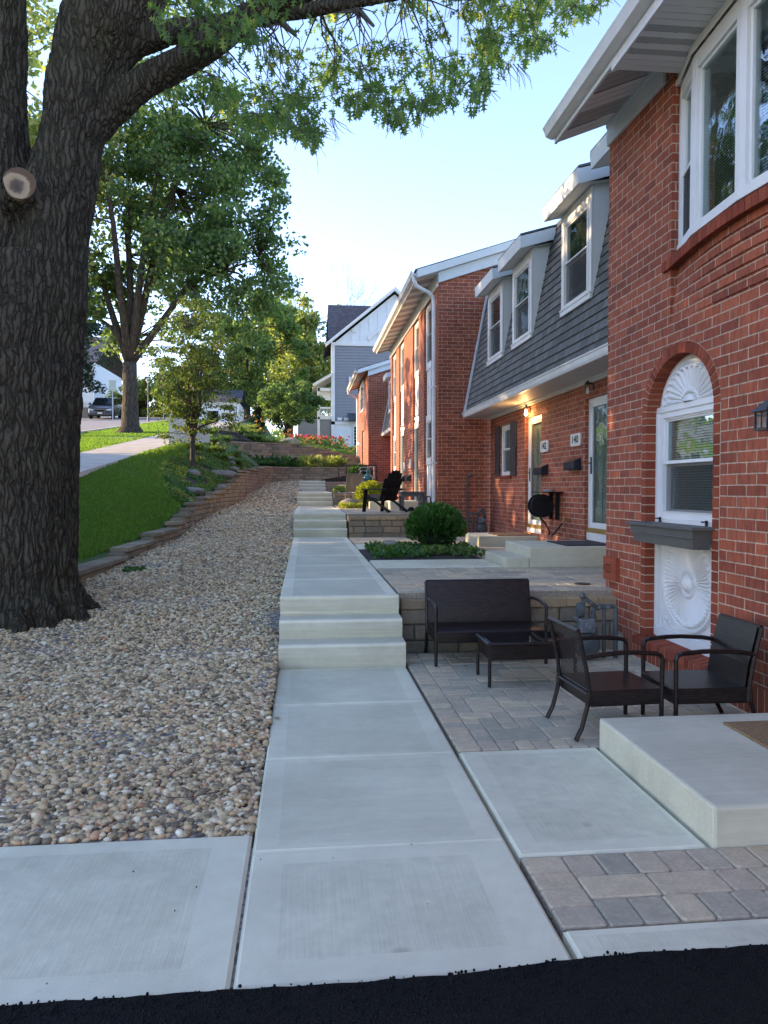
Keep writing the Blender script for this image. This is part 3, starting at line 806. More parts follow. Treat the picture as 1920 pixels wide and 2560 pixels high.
# long stepped wall between gravel and lawn: walk from the tree upwards needs normal +x -> d=(0,1) gives n=(1,0)
pth = [(-4.6, 9.5), (float(Xw(9.3)) - .35, 9.32), (float(Xw(9.35)), 9.36)][1:] + [(float(Xw(y)), y) for y in (12, 15, 18, 22, 26, 29.5)]
pth = [(float(Xw(8.7)), 8.7)] + [(float(Xw(y)), y) for y in (12, 15, 18, 22, 26, 28.8)] + [(-1.50, 30.0), (-1.2, 30.8), (-.7, 31.15), (.2, 31.3), (1.5, 31.35), (2.9, 31.4)]
def s2y(s): return min(8.7 + s, 31)
def wtop(s):
    y = s2y(s)
    if y < 10.6: return .545
    return float(wt(y)) + .06
block_wall('retaining_wall', 'long stepped brown block wall climbing between gravel and lawn', pth, lambda s: float(gz(s2y(s))) - .03, wtop, M['block'], ch=.105, bl=.3, cap=.06, seed=8, over=.03)
block_wall('retaining_wall', 'upper brown block wall stepping down the hillside behind the hosta bed', [(-3.3, 34.4), (-2.6, 35.0), (-1.6, 35.35), (0, 35.5), (1.5, 35.55), (3.6, 35.6)], lambda s: 2.2,
           lambda s: 3.60 - max(0, s - 2.9) * .2, M['block'], ch=.13, bl=.34, cap=.07, seed=9)

# ------------------------------------------------------------------ gravel (river pebbles)
rg = np.random.default_rng(11)
def pebble_base(sub, seed):
    v, f = ico(sub); r_ = np.random.default_rng(seed)
    v = v * np.array([1, .78, .55]); 
    v = v + np.array([noise.noise(Vector(p * 1.3) + Vector((seed, 0, 0))) * .28 * p for p in v])
    return v, f
def in_gravel(x, y, zpad=0):
    return (x < -.215) & (x > np.where(y > 8.6, Xw(y) + .01, -4.2)) & (y > 3.12 + .0 * x)
def pebble_field(y0, y1, size, dens, sub, name_seed):
    out = []
    area = (y1 - y0) * 4.2; N = int(area * dens)
    x = rg.uniform(-4.2, -.2, N); y = rg.uniform(y0, y1, N)
    k = in_gravel(x, y) & (x / y > -.50) & ~(((x + 2.62) ** 2 + (y - 7.47) ** 2) < .2)
    x, y = x[k], y[k]; N = len(x)
    z = gz(y) + rg.uniform(-.35, .75, N) * size * .9 + .02 * np.array([noise.noise(Vector((a * 1.7, b * 1.7, 0))) for a, b in zip(x, y)])
    z += .03 * np.exp(-((x + .2) / .08) ** 2) * 0 - .001 - .012 * np.exp(-((x + .2) / .1) ** 2)
    s = size * np.clip(rg.lognormal(0, .3, N), .5, 1.8)
    return np.stack([x, y, z], 1), s
parts = []
for (y0, y1, size, dens, sub) in ((3.12, 6.2, .015, 3700, 1), (6.2, 10, .0165, 2700, 0), (10, 17, .02, 1500, 0), (17, 31.2, .028, 650, 0)):
    p, s = pebble_field(y0, y1, size, dens, sub, 0)
    if y0 < 4:      # keep the slab edge clean
        pass
    parts.append((p, s, sub))
near_p, near_s, _ = parts[0]
bv, bf = pebble_base(1, 3)
gr = thing('river_gravel', None, None)
bpy.data.objects.remove(gr)
N = len(near_p)
tint = rg.random(N)
a_ = scatter('gravel', bv, bf, near_p, rot_z_tilt(N, rg, .35), near_s[:, None] * rg.uniform(.8, 1.25, (N, 3)), M['pebble'], tint=tint, smooth=True, kind='stuff')
P2 = np.concatenate([q[0] for q in parts[1:]]); S2 = np.concatenate([q[1] for q in parts[1:]])
bv, bf = pebble_base(0, 5); N = len(P2)
scatter('gravel', bv, bf, P2, rot_z_tilt(N, rg, .35), S2[:, None] * rg.uniform(.8, 1.25, (N, 3)), M['pebble'], tint=rg.random(N), smooth=True, kind='stuff')

# ------------------------------------------------------------------ building pieces
def wall_x(mb, X, th, y0, y1, z0, z1, holes=()):
    """wall facing -x at plane X, thickness th going +x, rectangular holes (ya, yb, za, zb)"""
    ys = sorted(set([y0, y1] + [v for h in holes for v in h[:2]])); zs = sorted(set([z0, z1] + [v for h in holes for v in h[2:]]))
    hole = lambda a, b: any(h[0] <= a <= h[1] and h[2] <= b <= h[3] for h in holes)
    for a, b in zip(ys[:-1], ys[1:]):
        for c, d in zip(zs[:-1], zs[1:]):
            if hole((a+b)/2, (c+d)/2): continue
            mb.add([(X,a,c),(X,b,c),(X,b,d),(X,a,d)], [(0,3,2,1)])
    for ya, yb, za, zb in holes:
        mb.add([(X,ya,za),(X+th,ya,za),(X+th,yb,za),(X,yb,za)], [(0,1,2,3)])
        mb.add([(X,ya,zb),(X+th,ya,zb),(X+th,yb,zb),(X,yb,zb)], [(3,2,1,0)])
        mb.add([(X,ya,za),(X,ya,zb),(X+th,ya,zb),(X+th,ya,za)], [(0,1,2,3)])
        mb.add([(X,yb,za),(X,yb,zb),(X+th,yb,zb),(X+th,yb,za)], [(3,2,1,0)])

def window(root, X, y0, y1, z0, z1, name='window', blinds=True, deep=.30, fr=.055, depth=.10, split=True, screen=True, casing=0, slant=None):
    """double-hung window facing -x, outer plane X"""
    m_ = MB(); d = depth
    def rim(a, b, c, e, w_, xa, xb):
        m_.box(xa, xb, a, a+w_, c, e); m_.box(xa, xb, b-w_, b, c, e); m_.box(xa, xb, a+w_, b-w_, e-w_, e); m_.box(xa, xb, a+w_, b-w_, c, c+w_)
    rim(y0, y1, z0, z1, fr, X, X+d)
    a, b, c, e = y0+fr, y1-fr, z0+fr, z1-fr; mid = (c+e)/2 + .01
    s = .028
    if split:
        rim(a, b, mid, e, s, X+.025, X+.05); rim(a, b, c, mid+.006, s, X+.052, X+.075)
        rim(a, b, mid, e, .012, X+.012, X+.025)
    else:
        rim(a, b, c, e, s, X+.03, X+.06)
    if casing:
        rim(y0-casing, y1+casing, z0-casing*.6, z1+casing, casing, X-.012, X+.01)
    f = m_.build(name, M['white_vinyl'], root, bevel=.003)
    p = MB(); sl = (0, 0) 
    if split:
        p.box(X+.036, X+.039, a+s, b-s, mid+s, e-s); p.box(X+.062, X+.065, a+s, b-s, c+s, mid-.022)
    else: p.box(X+.044, X+.047, a+s, b-s, c+s, e-s)
    p.build('pane', M['glass'], f)
    if screen and split:
        q = MB(); q.add([(X+.03, a+.012, c+.012), (X+.03, b-.012, c+.012), (X+.03, b-.012, mid), (X+.03, a+.012, mid)], [(0,3,2,1)])
        q.build('insect_screen', M['screen_mesh'], f)
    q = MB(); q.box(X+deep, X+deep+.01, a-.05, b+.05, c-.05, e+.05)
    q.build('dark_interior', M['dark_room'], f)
    if blinds:
        q = MB(); z = c + .02
        while z < e:
            q.add([(X+.085, a+.01, z), (X+.085, b-.01, z), (X+.098, b-.01, z+.016), (X+.098, a+.01, z+.016)], [(0,3,2,1)]); z += .02
        q.build('blinds', M['blind'], f)
    return f

def m_screen():
    m = NT('screen_mesh'); m.base((.03, .033, .035)); m.set(Roughness=.8)
    tr = m.n('BsdfTransparent'); mx = m.n('MixShader'); mx.inputs[0].default_value = .45
    m.l(m.b.outputs[0], mx.inputs[1]); m.l(tr.outputs[0], mx.inputs[2]); m.l(mx.outputs[0], m.out.inputs['Surface']); return m.mat
M['screen_mesh'] = m_screen()

def eave(root, Xo, zo, Xw_, zw, y0, y1, gutter=True, rake=True, ridge=(5.6, None), slope=.33, frieze=.2, fullsoffit=True, rakesoff=.12, vents=True):
    """sloped soffit from the wall (Xw_, zw) to the outer edge (Xo, zo); fascia, gutter and a rake board at the y0 end"""
    s = MB()
    # soffit as ribbed panels: alternating plain and vented strips
    y = y0; k = 0; pw = .1
    while y < y1 - .001:
        b = min(y + pw, y1); dz = .0 if (k % 6) in (0, 1, 2) else .006
        s.add([(Xo, y, zo+dz), (Xw_+.05, y, zw+.01+dz), (Xw_+.05, b-.006, zw+.01+dz), (Xo, b-.006, zo+dz)], [(0,1,2,3)], m=0 if (k % 6) in (0, 1, 2) else 1)
        s.add([(Xo, b-.006, zo+.012), (Xw_+.05, b-.006, zw+.022), (Xw_+.05, b, zw+.022), (Xo, b, zo+.012)], [(0,1,2,3)], m=1)
        y = b; k += 1
    for ye in (y0+.001, y1-.001): s.add([(Xo, ye, zo), (Xw_+.05, ye, zw+.01), (Xw_+.05, ye, zw+.16), (Xo, ye, zo+.125)], [(0,1,2,3)], m=0)
    s.build('soffit', [M['soffit'], M['soffit_vent']], root)
    f = MB(); f.box(Xo-.018, Xo+.004, y0, y1, zo-.012, zo+.13)
    f.build('fascia', M['white'], root, bevel=.003)
    g = MB(); go = .095
    prof = [(Xo-.02, zo+.03), (Xo-.05, zo+.03), (Xo-.02-go*.8, zo+.05), (Xo-.02-go, zo+.10), (Xo-.02-go-.012, zo+.125), (Xo-.02-go+.004, zo+.128), (Xo-.02-go+.01, zo+.10), (Xo-.02, zo+.06)]
    g.prism(prof, 'y', y0-.01, y1+.01)
    g.build('gutter', M['gutter'], root)
    rt = ridge[0]; r = MB(); zt = zo + .125
    dz = (rt - Xo) * slope
    r.add([(Xo-.05, y0-.03, zt), (rt, y0-.03, zt+dz), (rt, y1+.03, zt+dz), (Xo-.05, y1+.03, zt), (Xo-.05, y0-.03, zt+.03), (rt, y0-.03, zt+dz+.03), (rt, y1+.03, zt+dz+.03), (Xo-.05, y1+.03, zt+.03)],
          [(0,1,2,3), (7,6,5,4), (0,4,5,1), (1,5,6,2), (2,6,7,3), (3,7,4,0)])
    # back slope so that the roof is closed
    r.add([(rt, y0-.03, zt+dz+.03), (rt+4, y0-.03, zt+.3), (rt+4, y1+.03, zt+.3), (rt, y1+.03, zt+dz+.03)], [(0,1,2,3)])
    r.build('roof', M['shingle'], root)
    if rake:
        k_ = MB(); h1 = .15
        for (ya, yb, xa, ztop, h) in ((y0-rakesoff, y0-rakesoff+.03, Xo-.02, zt-.004, h1), (y0-.035, y0-.004, Xw_-.012, zt-.15, frieze)):
            z_a = ztop + (xa - (Xo-.02)) * slope; z_b = ztop + (rt - (Xo-.02)) * slope
            k_.add([(xa, ya, z_a-h), (rt, ya, z_b-h), (rt, ya, z_b), (xa, ya, z_a), (xa, yb, z_a-h), (rt, yb, z_b-h), (rt, yb, z_b), (xa, yb, z_a)],
                   [(0,1,2,3), (7,6,5,4), (0,4,5,1), (3,2,6,7), (0,3,7,4), (1,5,6,2)])
        # close the underside between rake board and wall
        z_a = zt - .004 - h1 + .01; z_b = z_a + (rt - Xo + .02) * slope
        k_.add([(Xo-.02, y0-rakesoff+.03, z_a), (rt, y0-rakesoff+.03, z_b), (rt, y0, z_b), (Xo-.02, y0, z_a)], [(0,1,2,3)])
        k_.build('rake_board', M['trim_blue'], root, bevel=.003)
    fz = MB(); fz.box(Xw_-.022, Xw_+.0, y0+.002, y1, zw-frieze, zw+.01)
    return fz
def m_vent():
    m = NT('soffit_vent'); p = m.pos(); wv = m.n('TexWave'); m.l(p, wv.inputs['Vector']); wv.bands_direction = 'DIAGONAL'; wv.inputs['Scale'].default_value = 30
    m.base(m.mix(wv.outputs['Fac'], (.24, .24, .235), (.5, .5, .48))); return m.mat
M['soffit_vent'] = m_vent()

def arch_niche(root, X, yc, hw, z_sill, z_spring, hgt, z_win0, z_win1, detailed=True):
    """recessed niche: header surround, fan panel, window, sunburst panel"""
    n = 28; XR_ = X + .095
    pts = [(yc + hw*math.cos(math.pi*i/n), z_spring + hgt*math.sin(math.pi*i/n)) for i in range(n+1)]
    tk = .085; pto = [(yc + (hw+tk)*math.cos(math.pi*i/n), z_spring + (hgt+tk)*math.sin(math.pi*i/n)) for i in range(n+1)]
    # voussoirs and jamb headers
    v = MB(); j = MB(); rgx = random.Random(5)
    def vous(p0, p1, o0, o1, c):
        g = .085
        def lerp(a, b, t): return (a[0] + (b[0]-a[0])*t, a[1] + (b[1]-a[1])*t)
        a, b, c_, d = lerp(p0, p1, g), lerp(p0, p1, 1-g), lerp(o0, o1, 1-g), lerp(o0, o1, g)
        c_ = lerp(b, c_, .97); d = lerp(a, d, .97)
        xs = (X-.007, XR_)
        vs = [(xs[0], *q) for q in (a, b, c_, d)] + [(xs[1], *q) for q in (a, b, c_, d)]
        v.add(vs, [(0,3,2,1), (4,5,6,7), (0,1,5,4), (1,2,6,5), (2,3,7,6), (3,0,4,7)], c)
    for i in range(n): vous(pts[i], pts[i+1], pto[i], pto[i+1], rgx.random())
    z = z_sill; 
    while z < z_spring - .01:
        zb = min(z + .0715, z_spring)
        for sgn in (-1, 1):
            a, b = yc + sgn*hw, yc + sgn*(hw+tk)
            lo, hi = min(a, b), max(a, b)
            v.box(X-.007, XR_, lo + (.002 if sgn > 0 else .006), hi - (.006 if sgn > 0 else .002), z+.005, zb-.004, rgx.random())
        z = zb
    ar = v.build('arch_surround', M['brick_unit'], root)
    # mortar backing of the surround
    mm = MB()
    for i in range(n):
        for (a, b, c, d) in ((pts[i], pts[i+1], pto[i+1], pto[i]),):
            mm.add([(X-.002, *q) for q in (a, b, c, d)], [(0,3,2,1)])
            a2 = (yc+(a[0]-yc)*1.012, z_spring+(a[1]-z_spring)*1.014); b2_ = (yc+(b[0]-yc)*1.012, z_spring+(b[1]-z_spring)*1.014); mm.add([(X-.001, *a2), (XR_, *a2), (XR_, *b2_), (X-.001, *b2_)], [(0,1,2,3)])
    for sgn in (-1, 1):
        a, b = yc+sgn*(hw+.007), yc+sgn*(hw+tk); mm.box(X-.002, XR_-.004, min(a, b), max(a, b), z_sill, z_spring)
    mm.build('surround_mortar', M['mortar'], root)
    # brick sill, rowlock
    s = MB(); k = 0; y = yc-hw-.09
    mm2 = MB(); mm2.add([(X-.056, y, z_sill-.068), (X+.1, y, z_sill-.05), (X+.1, yc+hw+.12, z_sill-.05), (X-.056, yc+hw+.12, z_sill-.068), (X-.056, y, z_sill-.015), (X+.1, y, z_sill+.022), (X+.1, yc+hw+.12, z_sill+.022), (X-.056, yc+hw+.12, z_sill-.015)], [(3,2,1,0), (4,5,6,7), (0,1,5,4), (2,3,7,6), (3,0,4,7)]); mm2.build('sill_mortar', M['mortar'], root)
    while y < yc+hw+.09:
        s.add([(X-.06, y+.005, z_sill-.07), (X+.12, y+.005, z_sill-.05), (X+.12, y+.066, z_sill-.05), (X-.06, y+.066, z_sill-.07),
               (X-.06, y+.005, z_sill-.01), (X+.12, y+.005, z_sill+.03), (X+.12, y+.066, z_sill+.03), (X-.06, y+.066, z_sill-.01)],
              [(3,2,1,0), (4,5,6,7), (0,1,5,4), (1,2,6,5), (2,3,7,6), (3,0,4,7)], rgx.random()); y += .0715
    s.build('brick_sill', M['brick_unit'], root)
    # white fan panel behind the arch
    f = MB(); XP = XR_ + .012
    N = 30
    f.add([(XP, yc, z_spring)] + [(XP, yc + (hw+.01)*math.cos(math.pi*i/N), z_spring + (hgt+.01)*math.sin(math.pi*i/N)) for i in range(N+1)], [(0, i+2, i+1) for i in range(N)])
    def burst(m__, cy, cz, ry, rz, a0, a1, ribs, Xp):
        NR, NA = 26, max(24, int(ribs * 6 * (a1-a0) / (2*math.pi)))
        b = len(m__.v)
        for i in range(NR+1):
            r_ = i / NR
            for k in range(NA+1):
                a = a0 + (a1-a0)*k/NA
                if r_ < .16: h = .022 * math.sqrt(max(0, 1-(r_/.17)**2)) + .006
                elif r_ < .21: h = .004
                elif r_ < .27: h = .016 + .004*math.sin(a*ribs*.8)
                elif r_ < .80: h = .003 + .016 * (r_) * abs(math.sin(a * ribs / 2)) ** .8
                elif r_ < .86: h = .017 + .005*math.sin(a*ribs)
                elif r_ < .9: h = .004
                elif r_ < .97: h = .014
                else: h = 0
                m__.v.append((Xp - h*1.9, cy + ry*r_*math.cos(a), cz + rz*r_*math.sin(a)))
        for i in range(NR):
            for k in range(NA):
                m__.f.append([b+i*(NA+1)+k, b+i*(NA+1)+k+1, b+(i+1)*(NA+1)+k+1, b+(i+1)*(NA+1)+k]); m__.c.append(.5); m__.m.append(0)
    if detailed:
        burst(f, yc, z_win1+.01, hw*.88, (z_spring+hgt-z_win1)*.88, 0, math.pi, 30, XP-.001)
    f.build('fan_panel', M['white'], root)
    fb = MB(); fb.box(XP-.03, XP+.05, yc-hw-.01, yc+hw+.01, z_win1-.04, z_win1+.008)
    fb.box(XP-.035, XP+.04, yc-hw+.0, yc-hw+.045, z_sill, z_win1-.04); fb.box(XP-.035, XP+.04, yc+hw-.045, yc+hw, z_sill, z_win1-.04)
    fb.box(XP-.045, XP+.04, yc-hw+.045, yc+hw-.045, z_win0-.075, z_win0-.0); fb.box(XP-.04, XP+.04, yc-hw+.045, yc+hw-.045, z_sill, z_sill+.09)
    fb.build('window_surround', M['white_vinyl'], root, bevel=.004)
    window(root, XP-.02, yc-hw+.045, yc+hw-.045, z_win0, z_win1-.04, fr=.045)
    # square panel with the sunburst medallion
    p = MB(); za, zb = z_sill+.09, z_win0-.075; ya, yb = yc-hw+.045, yc+hw-.045
    p.box(XP+.002, XP+.03, ya, yb, za, zb)
    for (a, b, c, d) in ((ya+.03, yb-.03, za+.02, za+.032), (ya+.03, yb-.03, zb-.03, zb-.018), (ya+.03, ya+.042, za+.032, zb-.03), (yb-.042, yb-.03, za+.032, zb-.03)):
        p.box(XP-.008, XP+.002, a, b, c, d)
    if detailed:
        burst(p, (ya+yb)/2, (za+zb)/2, (yb-ya)*.44, (zb-za)*.47, 0, 2*math.pi, 56, XP+.001)
        rgp = random.Random(4)
        for sy_ in (-1, 1):
            for sz in (-1, 1):
                cy, cz = (ya+yb)/2 + sy_*(yb-ya)*.385, (za+zb)/2 + sz*(zb-za)*.42
                for q in range(9):
                    aa = q*.75; rr = .010 + .0065*q
                    yy, zz = cy - sy_*math.cos(aa)*rr*.8, cz - sz*math.sin(aa)*rr*.9
                    if ya+.045 < yy < yb-.045 and za+.04 < zz < zb-.035:
                        p.lathe([(.016, 0), (.014, -.008), (.006, -.012)], (XP+.001, yy, zz), 8, 'x')
    p.build('sunburst_panel', M['white'], root)

M['brick_unit'] = tinted('brick_unit', [(0, (.19, .04, .02)), (.5, (.25, .056, .028)), (1, (.31, .075, .036))], fine=70, bump=.6)
M['mortar'] = plain('mortar', MO, .95, .12, 30)

def arch_wall(mb, X, y0, y1, z0, z1, yc, hw, z_sill, z_spring, hgt):
    """wall panel y0..y1 z0..z1 facing -x with the arched hole"""
    n = 28; hwo, ho = hw+.08, hgt+.08
    wall_x(mb, X, .1, y0, y1, z0, z_spring, [(yc-hwo, yc+hwo, z_sill-.07, z_spring)] if False else [])
    return

def front_building(yN, zf, name, label, Yend, Ybeg, Xf, zbase, detailed=True, arch=None, bow=None, zsof=4.715, xo=2.262, zo=4.509):
    pass

# ------------------------------------------------------------------ nearest brick house
W = 2.76; YE = 6.73
b1 = thing('brick_house', 'nearest brick house, at the right edge, with the arched window and bow window', 'house', (W, YE, 0))
wl = MB(); yc, hw, zs, zsp, hg = 5.405, .505, .20, 1.975, .43
# front wall with rectangular cut for the niche rectangle, filled back with the arch spandrel
B_Y0, B_Y1, B_Z0, B_Z1 = 3.38, 5.54, 2.66, 4.47
wall_x(wl, W, .25, -2.5, YE, .19, 4.74, [(yc-hw-.084, yc+hw+.084, zs-.07, zsp+hg+.083), (B_Y0, B_Y1, B_Z0, 4.74)])
n = 40
for i in range(n):
    ya = yc - (hw+.083) + 2*(hw+.083)*i/n; yb = yc - (hw+.083) + 2*(hw+.083)*(i+1)/n
    za = zsp + (hg+.083)*math.sqrt(max(0, 1-((ya-yc)/(hw+.083))**2)); zb = zsp + (hg+.083)*math.sqrt(max(0, 1-((yb-yc)/(hw+.083))**2))
    wl.add([(W, ya, za-.006), (W, yb, zb-.006), (W, yb, zsp+hg+.083), (W, ya, zsp+hg+.083)], [(0,3,2,1)])
wl.add([(W, YE, .57), (W+3.5, YE, .57), (W+3.5, YE, 4.74), (W, YE, 4.74)], [(3,2,1,0)])
wl.build('wall', M['brick'], b1)
sd = MB(); sd.add([(W-.001, -2.5, 0), (W-.001, YE-.4, 0), (W-.001, YE-.4, .188), (W-.001, -2.5, .188)], [(0,3,2,1)])
sd.build('soldier_course', M['brick_soldier'], b1)
fd = MB(); fd.box(W+.03, W+3.4, YE-.42, YE-.012, -.2, .72); fd.build('foundation', M['conc_found'], b1)
cs = MB()
for k in range(3): cs.box(W-.035, W+.03, YE-.20, YE-.02, .58+k*.0715, .58+k*.0715+.065, random.Random(k).random())
cs.box(W-.04, W+.0, YE-.31, YE-.205, .585, .79, .8)
cs.build('corner_brick_stub', M['brick_unit'], b1)
arch_niche(b1, W, yc, hw, zs, zsp, hg, 1.17, 2.045)

# bow: corbelled courses, rowlock sill, faceted window
def bowx(y, amp, end):
    t = (y - B_Y0) / (B_Y1 - B_Y0); return W + end - (end + amp) * math.sin(math.pi * max(0, min(1, t)))
bm_ = MB(); NB = 36; K = 6
for k in range(K):
    z0 = B_Z0 + (3.085 - B_Z0) * k / K; z1 = B_Z0 + (3.085 - B_Z0) * (k+1) / K; a = (k+1) / K
    amp, end = .085 * a, .055 * a
    ap, ep = .085 * k / K, .055 * k / K
    ysb = [B_Y0 + (B_Y1-B_Y0)*i/NB for i in range(NB+1)]
    for ya, yb in zip(ysb[:-1], ysb[1:]):
        xa, xb = bowx(ya, amp, end), bowx(yb, amp, end)
        bm_.add([(xa,ya,z0),(xb,yb,z0),(xb,yb,z1),(xa,ya,z1),(xa+.25,ya,z0),(xb+.25,yb,z0)], [(0,3,2,1), (4,5,1,0)][0:2])
bm_.build('bow_brickwork', M['brick_bow'] if 'brick_bow' in M else M['brick'], b1)
rl = MB(); rmo = MB(); y = B_Y0 - .02; rr = random.Random(9)
while y < B_Y1 + .05:
    yb = y + .0575
    xa, xb = bowx(y, .10, .02) - .045, bowx(yb, .10, .02) - .045
    rl.add([(xa, y, 3.06), (xb, yb, 3.06), (xb+.22, yb, 3.09), (xa+.22, y, 3.09), (xa, y, 3.135), (xb, yb, 3.135), (xb+.22, yb, 3.18), (xa+.22, y, 3.18)],
           [(3,2,1,0), (4,5,6,7), (0,1,5,4), (1,2,6,5), (2,3,7,6), (3,0,4,7)], rr.random())
    yc_ = y + .0655; xc_ = bowx(yc_, .10, .02) - .045
    rmo.add([(xa+.005, y, 3.064), (xc_+.005, yc_, 3.064), (xc_+.2, yc_, 3.09), (xa+.2, y, 3.09), (xa+.005, y, 3.130), (xc_+.005, yc_, 3.130), (xc_+.2, yc_, 3.17), (xa+.2, y, 3.17)], [(3,2,1,0), (4,5,6,7), (3,0,4,7), (0,4,5,1)]); y += .0655
rl.build('bow_sill', M['brick_unit'], b1); rmo.build('bow_sill_mortar', M['mortar'], b1)
fx_ = [B_Y1 - .005, 5.12, 4.46, 3.80, B_Y0 + .005]
fpts = [(2.815 if i in (0, 4) else (2.70 if i in (1, 3) else 2.655), yy) for i, yy in enumerate(fx_)]
bw = MB(); pn = MB(); bl = MB(); SCS = []
zh, z0 = 4.36, 3.19
for i in range(4):
    (xa, ya), (xb, yb) = fpts[i], fpts[i+1]
    A, B = Vector((xa, ya, 0)), Vector((xb, yb, 0)); d = (B-A).normalized(); nrm = Vector((d.y, -d.x, 0))
    if nrm.x > 0: nrm = -nrm
    inn = -nrm; L = (B-A).length
    def qbox(m__, s0, s1, za, zb, o0, o1):
        c_ = A + d*(s0+s1)/2 + inn*(o0+o1)/2; m__.obox((c_.x, c_.y, (za+zb)/2), d*(s1-s0)/2, inn*(o1-o0)/2, (0, 0, (zb-za)/2))
    qbox(bw, 0, L, zh-.06, zh+.05, 0, .1); qbox(bw, 0, L, z0-.02, z0+.045, -.012, .1)
    mw = .055
    qbox(bw, 0, mw, z0, zh, -.004, .1); qbox(bw, L-mw, L, z0, zh, -.004, .1)
    divs = [mw, L-mw] if i in (0, 3) else [mw, L-mw]
    for s0, s1 in zip(divs[:-1], divs[1:]):
        qbox(bw, s0, s0+.025, z0+.045, zh-.06, .02, .06); qbox(bw, s1-.025, s1, z0+.045, zh-.06, .02, .06)
        qbox(bw, s0, s1, z0+.045, z0+.07, .02, .06); qbox(bw, s0, s1, zh-.085, zh-.06, .02, .06)
        if i in (0, 3): qbox(bw, s0, s1, 3.72, 3.745, .012, .05)
        qbox(pn, s0+.025, s1-.025, z0+.07, zh-.085, .04, .044)
        if i in (0, 3): sc_ = MB(); SCS.append(sc_); qbox(sc_, s0+.01, s1-.01, z0+.05, 3.72, .018, .02)
        z = z0 + .08
        while z < zh - .1:
            c_ = A + d*(s0+s1)/2 + inn*.085; bl.obox((c_.x, c_.y, z), d*(s1-s0-.06)/2, inn*.008 + Vector((0,0,.0055)), Vector((0,0,.0006))); z += .019
bwf = bw.build('bow_window', M['white_vinyl'], b1, bevel=.003)
pn.build('pane', M['glass'], bwf); bl.build('blinds', M['blind'], bwf); [q_.build('insect_screen', M['screen_mesh'], bwf) for q_ in SCS]
dk = MB(); dk.box(W+.34, W+.36, B_Y0, B_Y1, 3.1, 4.6); dk.build('dark_interior', M['dark_room'], bwf)
cv = MB(); cv.box(W+.02, W+.35, B_Y0, B_Y1, 4.42, 4.46); 
for i in range(4):     # head board above the bow
    (xa, ya), (xb, yb) = fpts[i], fpts[i+1]
    cv.add([(xa-.02, ya, zh+.05), (xb-.02, yb, zh+.05), (xb-.02, yb, 4.50), (xa-.02, ya, 4.50)], [(0,3,2,1)])
cv.build('bow_head_board', M['white'], b1)
fz = eave(b1, 2.262, 4.509, W, 4.715, -2.5, YE, rake=False, frieze=.22)
fz.v = []; fz.f = []; fz.c = []; fz.m = []
fz.box(W-.024, W-.001, B_Y1+.11, YE+.01, 4.50, 4.73); fz.box(W-.034, W-.024, B_Y1+.11, YE+.01, 4.66, 4.715)
fz.box(W-.024, W-.001, -2.5, B_Y0, 4.50, 4.73)
fz.build('frieze_board', M['white'], b1)
fs = MB(); y = -2.5; k = 0      # flat boxed soffit in front of the bow window
pw = .1
yy = 5.46
while yy > B_Y0 - .1:
    b_ = yy - .068
    v_ = 1 if (k % 12) in (3, 5, 7) else 0
    x_in = 2.86
    fs.add([(2.262, b_, 4.474), (x_in, b_, 4.476), (x_in, yy-.004, 4.476), (2.262, yy-.004, 4.474)], [(0,1,2,3)], m=v_)
    fs.add([(2.262, yy-.004, 4.482), (x_in, yy-.004, 4.482), (x_in, yy, 4.482), (2.262, yy, 4.482)], [(0,1,2,3)], m=1)
    yy = b_; k += 1
fs.add([(2.262, 5.46, 4.474), (2.86, 5.46, 4.474), (2.86, 5.46, 4.74), (2.262, 5.46, 4.52)], [(0,3,2,1)])
fs.build('bow_soffit', [M['soffit'], M['soffit_vent']], b1)
ff = MB(); ff.box(2.246, 2.262, B_Y0-.2, 5.46, 4.46, 4.51); ff.build('bow_fascia', M['white'], b1)

